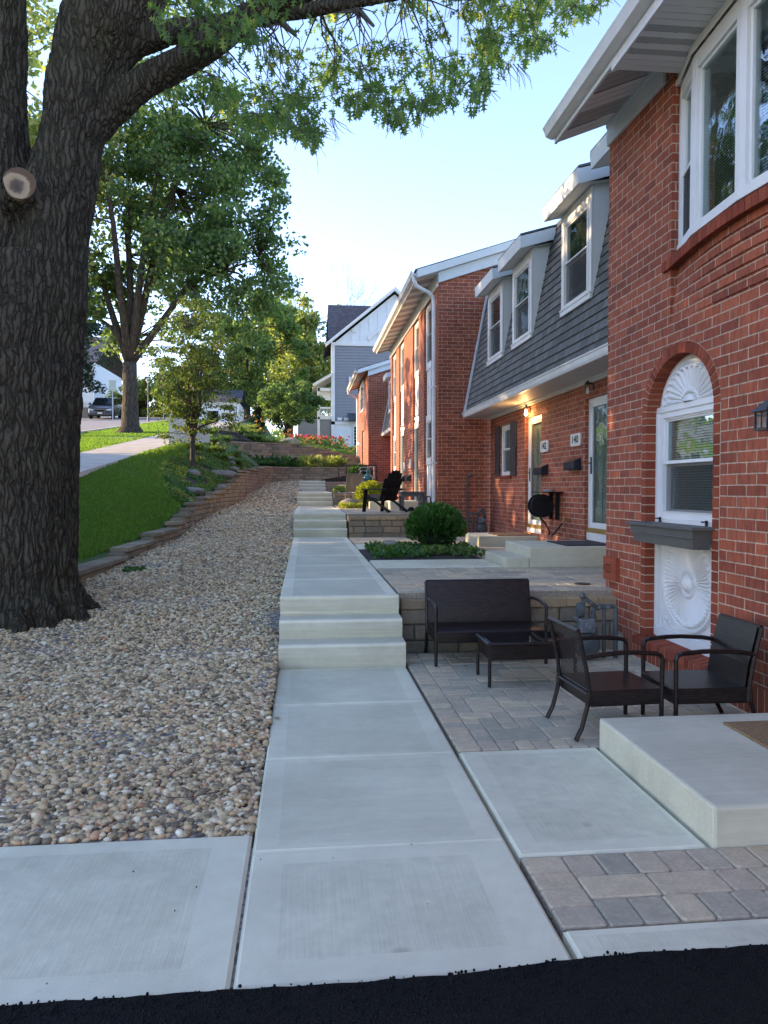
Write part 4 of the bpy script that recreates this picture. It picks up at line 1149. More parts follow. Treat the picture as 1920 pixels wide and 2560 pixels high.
def wall_lantern(name, label, X, y, z, style='box', lit=False, s=1., group=None):
    t = thing(name, label, 'wall lamp', (X, y, z), group)
    m_ = MB()
    if style == 'box':
        w_ = .058*s; h = .10*s; cx = X - .11*s
        m_.box(X-.012, X-.001, y-.03*s, y+.03*s, z-.06*s, z+.08*s)
        m_.bar((X-.01, y, z-h-.012), (cx, y, z-h-.012), .018*s, .018*s)
        m_.box(cx-w_-.008, cx+w_+.008, y-w_-.008, y+w_+.008, z-h-.008, z-h+.004); 
        for a in (-1, 1):
            for b in (-1, 1): m_.box(cx+a*w_-.005, cx+a*w_+.005, y+b*w_-.005, y+b*w_+.005, z-h, z)
        for b in (-1, 1):
            for q in range(4): m_.bar((cx-w_, y+b*w_, z-.01-q*.006), (cx+w_, y+b*w_, z-.03+q*.004), .003, .003)
        m_.bar((cx-w_, y-w_, z-.01), (cx-w_, y+w_, z-.03), .003, .004); m_.bar((cx-w_, y-w_, z-.03), (cx-w_, y+w_, z-.01), .003, .004)
        m_.bar((cx-w_, y, z-h), (cx-w_, y, z), .004, .004)
        e = w_ + .022*s
        m_.add([(cx-e,y-e,z), (cx+e,y-e,z), (cx+e,y+e,z), (cx-e,y+e,z), (cx-.01,y-.01,z+.075*s), (cx+.01,y-.01,z+.075*s), (cx+.01,y+.01,z+.075*s), (cx-.01,y+.01,z+.075*s)],
               [(3,2,1,0),(4,5,6,7),(0,1,5,4),(1,2,6,5),(2,3,7,6),(3,0,4,7)])
        m_.box(cx-.012, cx+.012, y-.012, y+.012, z+.074*s, z+.088*s)
        m_.build('lamp_frame', M['black_metal'], t)
        g = MB(); g.box(cx-w_+.003, cx+w_-.003, y-w_+.003, y+w_-.003, z-h+.002, z-.001); g.build('lamp_glass', M['lamp_glass'], t)
    elif style == 'cage':
        cx = X - .075
        m_.box(X-.012, X-.001, y-.025, y+.025, z-.03, z+.05); m_.bar((X-.01, y, z+.05), (cx, y, z+.075), .012, .012)
        m_.lathe([(.008, .09), (.02, .075), (.038, .055), (.044, .05), (.044, .044), (.03, .042)], (cx, y, z), 8)
        for k in range(4):
            a = k*math.pi/2 + .4; m_.tube([(cx+.034*math.cos(a), y+.034*math.sin(a), z+.045), (cx+.028*math.cos(a), y+.028*math.sin(a), z-.03)], .003, 5)
        m_.build('lamp_frame', M['black_metal'], t)
        g = MB(); g.lathe([(.01, -.075), (.022, -.065), (.026, -.045), (.018, -.02), (.012, .02)], (cx, y, z), 12)
        g.build('bulb', M['bulb'] if lit else M['white'], t, smooth=True)
        if lit:
            l = bpy.data.lights.new('lamp_light', 'POINT'); l.energy = 2.2; l.color = (1, .5, .16); l.shadow_soft_size = .03
            lo = bpy.data.objects.new('lamp_light', l); COL.objects.link(lo); lo.location = (cx-.03, y, z-.09)
    else:
        cx = X - .1
        m_.lathe([(.05, .03), (.06, .0), (.045, -.004)], (cx, y, z+.04), 10); m_.box(cx, X-.001, y-.03, y+.03, z+.03, z+.06)
        m_.build('lamp_cap', M['black_metal'], t)
        g = MB(); g.lathe([(.01, -.06), (.04, -.045), (.052, -.01), (.045, .03), (.03, .04)], (cx, y, z), 12); g.build('globe', M['bulb_white'] if lit else M['white'], t, smooth=True)
    return t
def m_lampglass():
    m = NT('seeded_glass'); m.base((.20, .18, .16)); m.set(Roughness=.25)
    tr = m.n('BsdfTransparent'); mx = m.n('MixShader'); mx.inputs[0].default_value = .55
    m.l(m.b.outputs[0], mx.inputs[1]); m.l(tr.outputs[0], mx.inputs[2]); m.l(mx.outputs[0], m.out.inputs['Surface']); return m.mat
M['lamp_glass'] = m_lampglass()
wall_lantern('wall_lantern', 'black box lantern with a pyramid roof on the nearest brick wall at the right edge', W, 4.10, 1.845)

# window box planter in front of the arched window
pt = thing('window_planter', 'empty slate grey planter box hung under the arched window', 'planter', (W, 5.40, 1.0))
pm = MB(); L0, L1 = 4.87, 5.93; zc = 1.145
prof_t, prof_b = (W-.155, W+.045), (W-.125, W+.02)
def ring(i, zz, x0, x1, y0, y1): return [(x0, y0, zz), (x1, y0, zz), (x1, y1, zz), (x0, y1, zz)]
v0 = ring(0, .985, W-.12, W+.0, L0+.07, L1-.07); v1 = ring(0, 1.115, W-.145, W+.025, L0+.03, L1-.03); v2 = ring(0, 1.118, W-.165, W+.045, L0, L1); v3 = ring(0, 1.14, W-.168, W+.048, L0-.003, L1+.003)
v4 = ring(0, 1.14, W-.15, W+.03, L0+.018, L1-.018); v5 = ring(0, 1.03, W-.13, W+.01, L0+.06, L1-.06)
pm.v = v0+v1+v2+v3+v4+v5
for lvl in range(5):
    for i in range(4): pm.f.append([lvl*4+i, lvl*4+(i+1) % 4, (lvl+1)*4+(i+1) % 4, (lvl+1)*4+i])
pm.f.append([3,2,1,0]); pm.f.append([20,21,22,23]); pm.c = [.5]*len(pm.f); pm.m = [0]*len(pm.f)
pm.box(W-.150, W-.139, L0+.04, L1-.04, 1.06, 1.068)
pm.build('trough', M['planter'], pt, bevel=.003)
for yy in (5.05, 5.75):
    hk = MB(); hk.box(W+.03, W+.045, yy-.008, yy+.008, 1.08, 1.18); hk.box(W-.0, W+.045, yy-.008, yy+.008, 1.165, 1.175)
    hk.build('hanger', M['black_metal'], pt)

# ------------------------------------------------------------------ mansard house (140 / 142) and its twin further up
def digits(txt, root, X, yc, zc, h, wscale=.62):
    cu = bpy.data.curves.new('num', 'FONT'); cu.body = txt; cu.size = h * 1.38; cu.extrude = .002; cu.align_x = 'CENTER'; cu.align_y = 'CENTER'; cu.space_character = 1.05
    cu.offset = .0006
    o = bpy.data.objects.new('num', cu); COL.objects.link(o)
    dg = bpy.context.evaluated_depsgraph_get(); me = bpy.data.meshes.new_from_object(o.evaluated_get(dg))
    bpy.data.objects.remove(o); 
    for v in me.vertices:
        x, y, z = v.co; v.co = (X - z, yc - x * wscale, zc + y)
    # add small serifs
    me.materials.clear(); me.materials.append(M['black'])
    o = bpy.data.objects.new('house_number', me); COL.objects.link(o); adopt(o, root); return o

def mansard(dY, dZ, label, y0=6.75, y1=14.7, doors=True, detail=True, ydorm=(7.28, 8.88, 11.15, 12.75)):
    Mx = 3.65
    t = thing('mansard_house', label, 'house', (Mx, y0 + dY, .5 + dZ))
    m_ = MB(); holes = []
    Y = lambda v: v + dY
    Z = lambda v: v + dZ
    if doors: holes = [(Y(8.72), Y(9.65), Z(.715), Z(2.57)), (Y(11.47), Y(12.35), Z(.655), Z(2.57)), (Y(13.19), Y(13.91), Z(1.645), Z(2.56))]
    wall_x(m_, Mx, .1, Y(y0), Y(y1), Z(.70) if doors else Z(.2), Z(2.82), holes)
    m_.build('wall', M['brick'], t)
    so = MB(); so.add([(Mx-.012, Y(y0), Z(.2)), (Mx-.012, Y(y1), Z(.2)), (Mx-.012, Y(y1), Z(.70)), (Mx-.012, Y(y0), Z(.70))], [(0,3,2,1)])
    s_ = so.build('soldier_course', M['brick_soldier'], t)
    if doors:
        sb = MB()
        for k in range(4): sb.box(Mx-.05, Mx+.05, Y(13.15)+k*.2, Y(13.15)+k*.2+.19, Z(1.585), Z(1.64), .4+.1*k)
        sb.build('brick_sill', M['brick_unit'], t)
        window(t, Mx+.02, Y(13.19), Y(13.91), Z(1.645), Z(2.56), fr=.06, casing=0)
        for a in (12.82, 13.94):
            sh = MB(); b = a + .33 if a < 13.5 else a + .21
            a0, b0, c0, d0 = Y(a), Y(b), Z(1.63), Z(2.57)
            if a > 13.5: b0 = Y(14.22)
            sh.box(Mx-.03, Mx-.006, a0, b0, c0, d0)
            for (c, d) in ((c0+.05, (c0+d0)/2-.03), ((c0+d0)/2+.03, d0-.05)):
                sh.box(Mx-.036, Mx-.03, a0, a0+.045, c, d); sh.box(Mx-.036, Mx-.03, b0-.045, b0, c, d)
                sh.box(Mx-.037, Mx-.03, a0+.07, b0-.07, c+.03, d-.03)
            for c in (c0, (c0+d0)/2-.03, d0-.05): sh.box(Mx-.038, Mx-.03, a0, b0, c, c+.055)
            sh.build('shutter', M['shutter'], t, bevel=.003)
        for (a, b, zb_, mn) in ((8.72, 9.65, .735, 0), (11.47, 12.35, .665, 1)):
            d = MB(); X0 = Mx+.055; a0, b0, c0, d0 = Y(a), Y(b), Z(zb_), Z(2.57)
            f = .065
            d.box(X0, X0+.06, a0, a0+f, c0, d0); d.box(X0, X0+.06, b0-f, b0, c0, d0); d.box(X0, X0+.06, a0+f, b0-f, d0-f, d0)
            sf = .05; p0, p1 = a0+f, b0-f
            zc0 = c0 + .16
            d.box(X0+.008, X0+.035, p0, p0+sf, zc0, d0-f); d.box(X0+.008, X0+.035, p1-sf, p1, zc0, d0-f); d.box(X0+.008, X0+.035, p0+sf, p1-sf, d0-f-sf, d0-f); d.box(X0+.008, X0+.035, p0+sf, p1-sf, zc0, zc0+.07)
            d.box(X0-.02, X0+.05, a0, b0, c0, c0+.10)
            dd = d.build('door', M['white_vinyl'], t, bevel=.003)
            g = MB(); g.box(X0+.02, X0+.024, p0+sf, p1-sf, zc0+.07, d0-f-sf); g.build('pane', M['glass'], dd)
            th_ = MB(); th_.box(X0-.025, X0+.05, a0+.005, b0-.005, c0+.102, c0+.158); th_.build('threshold', M['gold'], dd)
            idr = MB(); idr.box(X0+.055, X0+.11, a0, b0, c0, d0)
            for (zz0, zz1) in ((c0+.25, c0+.75), (c0+.85, c0+1.65)):
                for (ya, yb) in ((p0+.1, (p0+p1)/2-.04), ((p0+p1)/2+.04, p1-.1)): idr.box(X0+.048, X0+.055, ya, yb, zz0, zz1)
            idr.build('inner_door', M['door_white'], dd, bevel=.004)
            hd = MB(); hy = p1 - .03
            hd.box(X0-.006, X0+.008, hy-.012, hy+.012, c0+.86, c0+1.08); hd.bar((X0-.035, hy+.005, c0+1.0), (X0-.035, hy-.055, c0+1.0), .012, .014); hd.bar((X0-.035, hy, c0+1.0), (X0, hy, c0+1.0), .01, .01)
            hd.build('handle', M['black_metal'], dd)
            cl = MB(); cl.tube([(X0+.03, (p0+p1)/2+.05, c0+.2), (X0+.03, (p0+p1)/2+.04, d0-.2)], .006, 6); cl.build('closer_rod', M['gas_light'], dd)
    # eave
    ev = MB(); ev.add([(3.10, Y(y0), Z(2.785)), (Mx+.02, Y(y0), Z(2.80)), (Mx+.02, Y(y1), Z(2.80)), (3.10, Y(y1), Z(2.785))], [(0,1,2,3)])
    y = Y(y0)
    while y < Y(y1): ev.add([(3.13, y, Z(2.781)), (Mx-.06, y, Z(2.792)), (Mx-.06, y+.012, Z(2.792)), (3.13, y+.012, Z(2.781))], [(0,1,2,3)], m=1); y += .1
    ev.build('soffit', [M['soffit'], M['soffit_vent']], t)
    e2 = MB(); e2.box(Mx-.07, Mx-.005, Y(y0), Y(y1), Z(2.745), Z(2.797)); e2.box(Mx-.1, Mx-.07, Y(y0), Y(y1), Z(2.77), Z(2.797)); e2.build('cornice', M['white'], t, bevel=.006)
    g = MB(); g.prism([(3.13, Z(2.785)), (3.10, Z(2.783)), (3.085, Z(2.81)), (3.075, Z(2.86)), (3.062, Z(2.872)), (3.062, Z(2.884)), (3.08, Z(2.884)), (3.13, Z(2.87))], 'y', Y(y0), Y(y1))
    g.build('gutter', M['gutter'], t)
    # mansard slope
    X0_, Z0_, X1_, Z1_ = 3.12, 2.88, 3.57, 5.16
    r = MB(); r.add([(X0_, Y(y0), Z(Z0_)), (X0_, Y(y1)-.1, Z(Z0_)), (X1_, Y(y1)-.1, Z(Z1_)), (X1_, Y(y0), Z(Z1_))], [(0,3,2,1)])
    r.add([(X1_, Y(y0), Z(Z1_)), (X1_, Y(y1)-.1, Z(Z1_)), (6.5, Y(y1)-.1, Z(Z1_)+.5), (6.5, Y(y0), Z(Z1_)+.5)], [(0,3,2,1)])
    nrow = 20
    for k in range(nrow):        # real courses: each shingle row is a thin wedge
        f0, f1 = k/nrow, (k+1)/nrow
        xa, za, xb, zb = X0_+(X1_-X0_)*f0, Z0_+(Z1_-Z0_)*f0, X0_+(X1_-X0_)*f1, Z0_+(Z1_-Z0_)*f1
        r.add([(xa-.014, Y(y0), Z(za)), (xa-.014, Y(y1)-.1, Z(za)), (xb-.003, Y(y1)-.1, Z(zb)), (xb-.003, Y(y0), Z(zb)), (xa, Y(y0), Z(za)), (xa, Y(y1)-.1, Z(za))], [(0,3,2,1), (0,1,5,4)])
    r.build('mansard_roof', M['shingle'], t)
    rk = MB(); ya, yb = Y(y1)-.1, Y(y1)-.02
    rk.add([(X0_-.04, ya, Z(Z0_)-.06), (X0_+.12, ya, Z(Z0_)-.06), (X1_+.12, ya, Z(Z1_)), (X1_-.04, ya, Z(Z1_)), (X0_-.04, yb, Z(Z0_)-.06), (X0_+.12, yb, Z(Z0_)-.06), (X1_+.12, yb, Z(Z1_)), (X1_-.04, yb, Z(Z1_))],
           [(0,3,2,1), (4,5,6,7), (0,1,5,4), (1,2,6,5), (2,3,7,6), (3,0,4,7)])
    rk.add([(X0_-.045, ya-.07, Z(Z0_)-.06), (X0_-.02, ya-.07, Z(Z0_)-.06), (X1_-.02, ya-.07, Z(Z1_)), (X1_-.045, ya-.07, Z(Z1_)), (X0_-.045, ya+.005, Z(Z0_)-.06), (X0_-.02, ya+.005, Z(Z0_)-.06), (X1_-.02, ya+.005, Z(Z1_)), (X1_-.045, ya+.005, Z(Z1_))],
           [(0,3,2,1), (4,5,6,7), (0,1,5,4), (1,2,6,5), (2,3,7,6), (3,0,4,7)])
    rk.build('rake_trim', M['trim_blue'], t)
    # dormers
    for yd in ydorm:
        XF = 3.25; wy = .50; za, zb = 3.62, 4.82
        d = MB()
        # cheeks
        for sg in (-1, 1):
            y_ = Y(yd) + sg*wy
            d.add([(XF, y_, Z(za-.05)), (XF, y_, Z(4.86)), (3.75, y_, Z(4.98)), (3.62, y_, Z(4.5)), (XF+.02, y_, Z(za-.12))], [(0,1,2,3,4) if sg > 0 else (4,3,2,1,0)])
        for (ya_, yb_, za_, zb_) in ((-wy, -.41, za-.05, 4.84), (.41, wy, za-.05, 4.84), (-.41, .41, za-.05, za+.03), (-.41, .41, zb-.13, 4.84)): d.add([(XF, Y(yd)+ya_, Z(za_)), (XF, Y(yd)+yb_, Z(za_)), (XF, Y(yd)+yb_, Z(zb_)), (XF, Y(yd)+ya_, Z(zb_))], [(0,3,2,1)])
        dm = d.build('dormer', M['trim_blue'], t)
        tr = MB()
        tr.box(XF-.035, XF-.002, Y(yd)-wy-.01, Y(yd)+wy+.01, Z(za-.06), Z(za)); tr.box(XF-.045, XF-.002, Y(yd)-wy-.02, Y(yd)+wy+.02, Z(za), Z(za+.018))
        tr.box(XF-.022, XF-.002, Y(yd)-wy, Y(yd)-wy+.075, Z(za+.018), Z(zb)); tr.box(XF-.022, XF-.002, Y(yd)+wy-.075, Y(yd)+wy, Z(za+.018), Z(zb)); tr.box(XF-.022, XF-.002, Y(yd)-wy+.075, Y(yd)+wy-.075, Z(zb-.12), Z(zb))
        tr.build('dormer_casing', M['white'], dm, bevel=.003)
        fx0 = 3.03
        rf = MB(); a, b = Y(yd)-.63, Y(yd)+.63
        rf.add([(fx0, a, Z(4.96)), (fx0, b, Z(4.96)), (3.95, b, Z(5.22)), (3.95, a, Z(5.22)), (fx0, a, Z(4.985)), (fx0, b, Z(4.985)), (3.95, b, Z(5.245)), (3.95, a, Z(5.245))],
               [(3,2,1,0), (4,5,6,7), (0,1,5,4), (1,2,6,5), (2,3,7,6), (3,0,4,7)])
        rf.build('dormer_roof', M['shingle'], dm)
        fc = MB()
        fc.add([(fx0+.004, a+.01, Z(4.79)), (fx0+.004, b-.01, Z(4.79)), (fx0-.012, b-.01, Z(4.958)), (fx0-.012, a+.01, Z(4.958)), (fx0+.03, a+.01, Z(4.79)), (fx0+.03, b-.01, Z(4.79)), (fx0+.03, b-.01, Z(4.958)), (fx0+.03, a+.01, Z(4.958))],
               [(0,3,2,1), (4,5,6,7), (0,1,5,4), (3,7,6,2), (0,4,7,3), (1,2,6,5)])
        for q in (a+.01, b-.03):
            fc.add([(fx0+.03, q, Z(4.79)), (3.9, q, Z(5.03)), (3.9, q, Z(5.2)), (fx0+.03, q, Z(4.958)), (fx0+.03, q+.02, Z(4.79)), (3.9, q+.02, Z(5.03)), (3.9, q+.02, Z(5.2)), (fx0+.03, q+.02, Z(4.958))],
                   [(0,1,2,3), (7,6,5,4), (0,4,5,1), (3,2,6,7)])
        fc.build('dormer_fascia', M['trim_blue'], dm, bevel=.003)
        df = MB(); df.add([(fx0+.03, a+.03, Z(4.80)), (XF+.4, a+.03, Z(4.90)), (XF+.4, b-.03, Z(4.90)), (fx0+.03, b-.03, Z(4.80))], [(0,1,2,3)]); df.build('dormer_soffit', M['soffit'], dm)
        wn = window(dm, XF-.03, Y(yd)-.42, Y(yd)+.42, Z(za+.02), Z(zb-.12), fr=.04, blinds=False, deep=.085)
    return t
mans = mansard(0, 0, 'low brick house with slate mansard roof and dormers, numbered 142 and 140')
mansard(16.05, .72, 'farther mansard roofed brick house, only a sliver showing between two taller brick fronts', y0=7.0, y1=14.5, doors=False, ydorm=(12.6,))

def number_plate(txt, yc, zc, label):
    t = thing('number_plate', label, 'house number', (3.64, yc, zc), 'number plates by the doors')
    m_ = MB(); w_, h = .19, .085; c = .025
    m_.prism([(yc-w_+c, zc-h), (yc+w_-c, zc-h), (yc+w_-c*.2, zc-h+c), (yc+w_-c*.2, zc+h-c), (yc+w_-c, zc+h), (yc-w_+c, zc+h), (yc-w_+c*.2, zc+h-c), (yc-w_+c*.2, zc-h+c)], 'x', 3.625, 3.649)
    m_.build('plate', M['plate'], t, bevel=.004)
    digits(txt, t, 3.622, yc, zc, .105, 1.12)
number_plate('142', 11.27, 2.045, 'pale stone plate reading 142')
number_plate('140', 9.93, 2.06, 'pale stone plate reading 140')

def mailbox(yc, zc, label, Xw__=3.65, w_=.19, s=1., dome=False, group='mailboxes on the brick walls'):
    t = thing('mailbox', label, 'mailbox', (Xw__, yc, zc), group)
    m_ = MB(); X1 = Xw__ - .002; X0 = X1 - .11*s; h = .075*s
    if dome:
        pr = [(X1, zc-h), (X0, zc-h), (X0, zc+h*.3), (X0+.02, zc+h*.8), (X1-.03, zc+h*1.1), (X1, zc+h*1.1)]
    else:
        pr = [(X1, zc-h), (X0+.01, zc-h), (X0, zc-h*.7), (X0, zc+h*.35), (X1-.02, zc+h), (X1, zc+h)]
    m_.prism(pr, 'y', yc-w_, yc+w_)
    m_.build('box', M['navy'], t, bevel=.004)
    l = MB(); l.add([(X0-.012, yc-w_-.008, zc+h*.32), (X1, yc-w_-.008, zc+h*1.08), (X1, yc+w_+.008, zc+h*1.08), (X0-.012, yc+w_+.008, zc+h*.32), (X0-.012, yc-w_-.008, zc+h*.38), (X1, yc-w_-.008, zc+h*1.16), (X1, yc+w_+.008, zc+h*1.16), (X0-.012, yc+w_+.008, zc+h*.38)],
                    [(3,2,1,0), (4,5,6,7), (0,1,5,4), (1,2,6,5), (2,3,7,6), (3,0,4,7)])
    l.build('lid', M['navy'], t)
    hk = MB(); hk.tube([(X0+.02, yc, zc-h), (X0+.02, yc, zc-h-.05), (X0, yc+.01, zc-h-.08)], .004, 5); hk.build('newspaper_hook', M['black_metal'], t)
mailbox(9.95, 1.73, 'dark blue metal mailbox below the 140 plate')
mailbox(11.33, 1.69, 'dark metal mailbox with a sloping lid below the 142 plate')
wall_lantern('wall_lantern', 'lit black cage lamp glowing orange above the 142 door', 3.65, 12.05, 2.66, 'cage', True)
wall_lantern('wall_lantern', 'unlit black cage lamp above the 140 door, tucked under the eave', 3.65, 9.35, 2.68, 'cage', False)

# hose reel with a small shelf
hr = thing('hose_reel', 'black wall mounted hose reel with a wound hose between the two doors', 'hose reel', (3.65, 10.75, 1.15))
cX, cY, cZ = 3.41, 10.74, 1.155
m_ = MB(); m_.lathe([(.16, -.10), (.17, -.095), (.17, -.085), (.11, -.08), (.11, .06), (.17, .065), (.17, .075), (.16, .08)], (cX, cY, cZ), 32, 'y')
for k in range(8):
    a = k*math.pi/4; m_.bar((cX, cY-.104, cZ), (cX+.15*math.cos(a), cY-.104, cZ+.15*math.sin(a)), .018, .008)
m_.lathe([(.035, -.13), (.04, -.10)], (cX, cY, cZ), 16, 'y')
m_.build('drum', M['black'], hr, bevel=0)
hs = MB(); P = []
for k in range(150):
    a = k * .42; P.append((cX + .13*math.cos(a), cY - .07 + .125 * (k / 150), cZ + .13*math.sin(a)))
hs.tube(P, .014, 6); hs.tube([(cX, cY+.02, cZ-.17), (3.5, 10.80, .9), (3.53, 10.68, .78), (3.5, 10.62, .74)], .012, 6)
hs.build('hose', M['black'], hr, smooth=True)
br = MB(); br.box(3.34, 3.64, 10.42, 10.95, cZ+.19, cZ+.205); br.box(3.60, 3.645, 10.6, 10.66, cZ-.2, cZ+.2); br.box(3.60, 3.645, 10.9, 10.96, cZ-.2, cZ+.2); br.bar((3.64, 10.62, cZ), (cX, cY, cZ), .03, .03)
br.build('bracket', M['black'], hr)
sp_ = thing('saucer', 'small grey dish standing on the shelf of the hose reel', 'dish', (3.5, 10.65, cZ+.205))
m_ = MB(); m_.lathe([(.07, 0), (.085, .03), (.08, .032), (.07, .01)], (3.5, 10.65, cZ+.206), 16); m_.build('dish', M['gas_light'], sp_)
tp = thing('wall_tap', 'brass garden tap with a short black hose, low on the wall beside the 140 door', 'tap', (3.65, 10.2, .96))
m_ = MB(); m_.tube([(3.65, 10.2, .97), (3.57, 10.2, .97), (3.56, 10.21, .93)], .012, 8); m_.lathe([(.03, 0), (.03, .012)], (3.58, 10.2, .995), 8); m_.build('spigot', M['gold'], tp)
m_ = MB(); m_.tube([(3.56, 10.21, .93), (3.53, 10.3, .85), (3.5, 10.42, .76), (3.5, 10.5, .735)], .012, 6); m_.build('hose', M['black'], tp, smooth=True)

# landings
def landing(label, boxes, loc):
    t = thing('concrete_stoop', label, 'stoop', loc, 'concrete stoops at the doors')
    for b in boxes:
        m_ = MB(); x0, x1, y0, y1, z0, z1 = b
        n = 10; 
        m_.box(*b)
        m_.build('slab', M['conc_step'], t, bevel=.014)
    return t
landing('two level concrete stoop in front of door 140 with a dark rubber mat', [(2.3, 2.58, 8.522, 9.53, .36, .608), (2.582, 3.66, 8.52, 9.6, .36, .730)], (2.3, 8.52, .5))
landing('low concrete stoop in front of door 142 with a brown mat', [(2.70, 3.66, 11.62, 12.6, .36, .66)], (2.7, 11.62, .5))
landing('nearest concrete stoop at the lower right with a coir mat on it', [(1.592, 2.755, 2.79, 3.962, -.14, .157)], (1.59, 2.79, 0))
def doormat(label, x0, x1, y0, y1, z, mt):
    o = MB().box(x0, x1, y0, y1, z+.001, z+.014).build('doormat', mt, bevel=.004); tag(o, label, 'doormat', 'doormats on the stoops')
doormat('tan coir doormat on the nearest stoop', 2.20, 2.70, 2.86, 3.78, .157, M['mat'])
doormat('dark rubber doormat in front of door 140', 3.05, 3.62, 8.62, 9.35, .730, M['mat_dark'])
doormat('brown doormat in front of door 142', 3.02, 3.62, 11.66, 12.3, .66, M['mat_brown'])

# ------------------------------------------------------------------ second tall brick house
Y2 = 14.76; X2 = 2.615; b2 = thing('brick_house', 'tall brick house in the middle with narrow full height white window strips', 'house', (X2, Y2, .5))
slots = [(15.60, 16.55), (17.35, 18.30), (19.95, 20.95), (21.70, 22.65)]
m_ = MB(); wall_x(m_, X2, .20, Y2, 23.05, .7, 5.50, [(a, b, .93, 5.38) for a, b in slots])
m_.add([(X2, Y2, .70), (6, Y2, .70), (6, Y2, 6.6), (X2, Y2, 5.55)], [(0,1,2,3)])
m_.add([(X2, 23.05, .7), (6, 23.05, .7), (6, 23.05, 6.6), (X2, 23.05, 5.55)], [(3,2,1,0)])
m_.build('wall', M['brick'], b2)
m_ = MB(); m_.add([(X2+.002, Y2-.003, .3), (6, Y2-.003, .3), (6, Y2-.003, .698), (X2+.002, Y2-.003, .698)], [(0,1,2,3)]); m_.build('soldier_course', M['brick_soldier'], b2)
for i, (a, b) in enumerate(slots):
    Xs = X2 + .065; st = MB()
    door = i in (1, 2)
    zA = 3.35
    if door:
        st.box(Xs, Xs+.03, a, b, 2.95, zA+.75); st.box(Xs-.01, Xs, a, b, 3.1, 3.16)
        for q in (a+.3, a+.6): st.box(Xs-.012, Xs, q, q+.03, 3.3, zA+.75)
        st.box(Xs-.02, Xs, a, b, zA+.72, zA+.76); st.box(Xs-.02, Xs, a, b, 2.93, 3.0)
        st.build('panel', M['white'], b2)
        d = MB(); f = .08
        d.box(Xs-.02, Xs+.04, a, a+f, .93, 2.93); d.box(Xs-.02, Xs+.04, b-f, b, .93, 2.93); d.box(Xs-.02, Xs+.04, a+f, b-f, 2.84, 2.93); d.box(Xs-.02, Xs+.04, a+f, b-f, .93, 1.1)
        dd = d.build('door', M['white_vinyl'], b2); g = MB(); g.box(Xs+.0, Xs+.006, a+f, b-f, 1.1, 2.84); g.build('pane', M['glass'], dd)
        g = MB(); g.box(Xs+.05, Xs+.07, a, b, .93, 2.9); g.build('inner_door', M['door_white'], dd)
    else:
        st.box(Xs, Xs+.03, a, b, .93, 1.95); st.box(Xs-.02, Xs, a, b, 1.92, 1.97)
        for q in (a+.2, a+.45, a+.7): st.box(Xs-.012, Xs, q, q+.035, .93, 1.92)
        st.box(Xs, Xs+.03, a, b, 2.93, 4.0); st.box(Xs-.02, Xs, a, b, 3.97, 4.02); st.box(Xs-.02, Xs, a, b, 2.93, 2.98)
        for q in (a+.2, a+.45, a+.7): st.box(Xs-.012, Xs, q, q+.035, 2.98, 3.97)
        st.build('panel', M['white'], b2)
        window(b2, Xs-.02, a, b, 1.97, 2.93, fr=.09, blinds=False)
    window(b2, Xs-.02, a, b, zA+.76 if door else 4.02, 5.33, fr=.09, blinds=False)
fz = eave(b2, 2.20, 5.50, X2, 5.60, Y2-.02, 23.15, ridge=(6.2, None), slope=.33, frieze=.21)
fz.v = []; fz.f = []; fz.c = []; fz.m = []
fz.box(X2-.03, X2-.002, Y2+.005, 23.05, 5.34, 5.61); fz.build('frieze_board', M['white'], b2, bevel=.003)
ds = MB(); g_ = .032
def dsp(pts):
    for a, b in zip(pts[:-1], pts[1:]): ds.bar(a, b, .075, .06)
ds.tube([(2.15, Y2+.06, 5.56), (2.15, Y2+.06, 5.45), (2.19, Y2+.07, 5.36), (2.30, Y2+.1, 5.31), (2.44, Y2+.14, 5.26), (2.53, Y2+.16, 5.18), (2.555, Y2+.17, 5.05), (2.555, Y2+.17, .95)], [.042]*8, 8)
for zz in (1.9, 3.4): ds.box(2.51, 2.613, Y2+.115, Y2+.225, zz, zz+.025)
ds.build('downspout', M['gutter'], b2)
for (yy, zz, lb) in ((19.75, 1.98, 'faint pale number plate on the middle house beside its far door'), (18.62, 2.02, 'faint pale number plate on the middle house beside its near door')):
    t = thing('number_plate', lb, 'house number', (X2, yy, zz), 'number plates by the doors'); MB().box(X2-.025, X2-.001, yy-.16, yy+.16, zz-.11, zz+.11).build('plate', M['plate'], t, bevel=.004)
mailbox(19.6, 1.66, 'black domed mailbox on the middle house below its far number plate', X2, dome=True)
mailbox(18.75, 1.66, 'black mailbox on the middle house below its near number plate', X2)
wall_lantern('wall_lantern', 'glowing white globe lamp above the near door of the middle house', X2+.14, 17.82, 3.05, 'globe', True, group='globe lamps of the middle house')
wall_lantern('wall_lantern', 'glowing white globe lamp above the far door of the middle house', X2+.14, 20.45, 3.02, 'globe', True, group='globe lamps of the middle house')

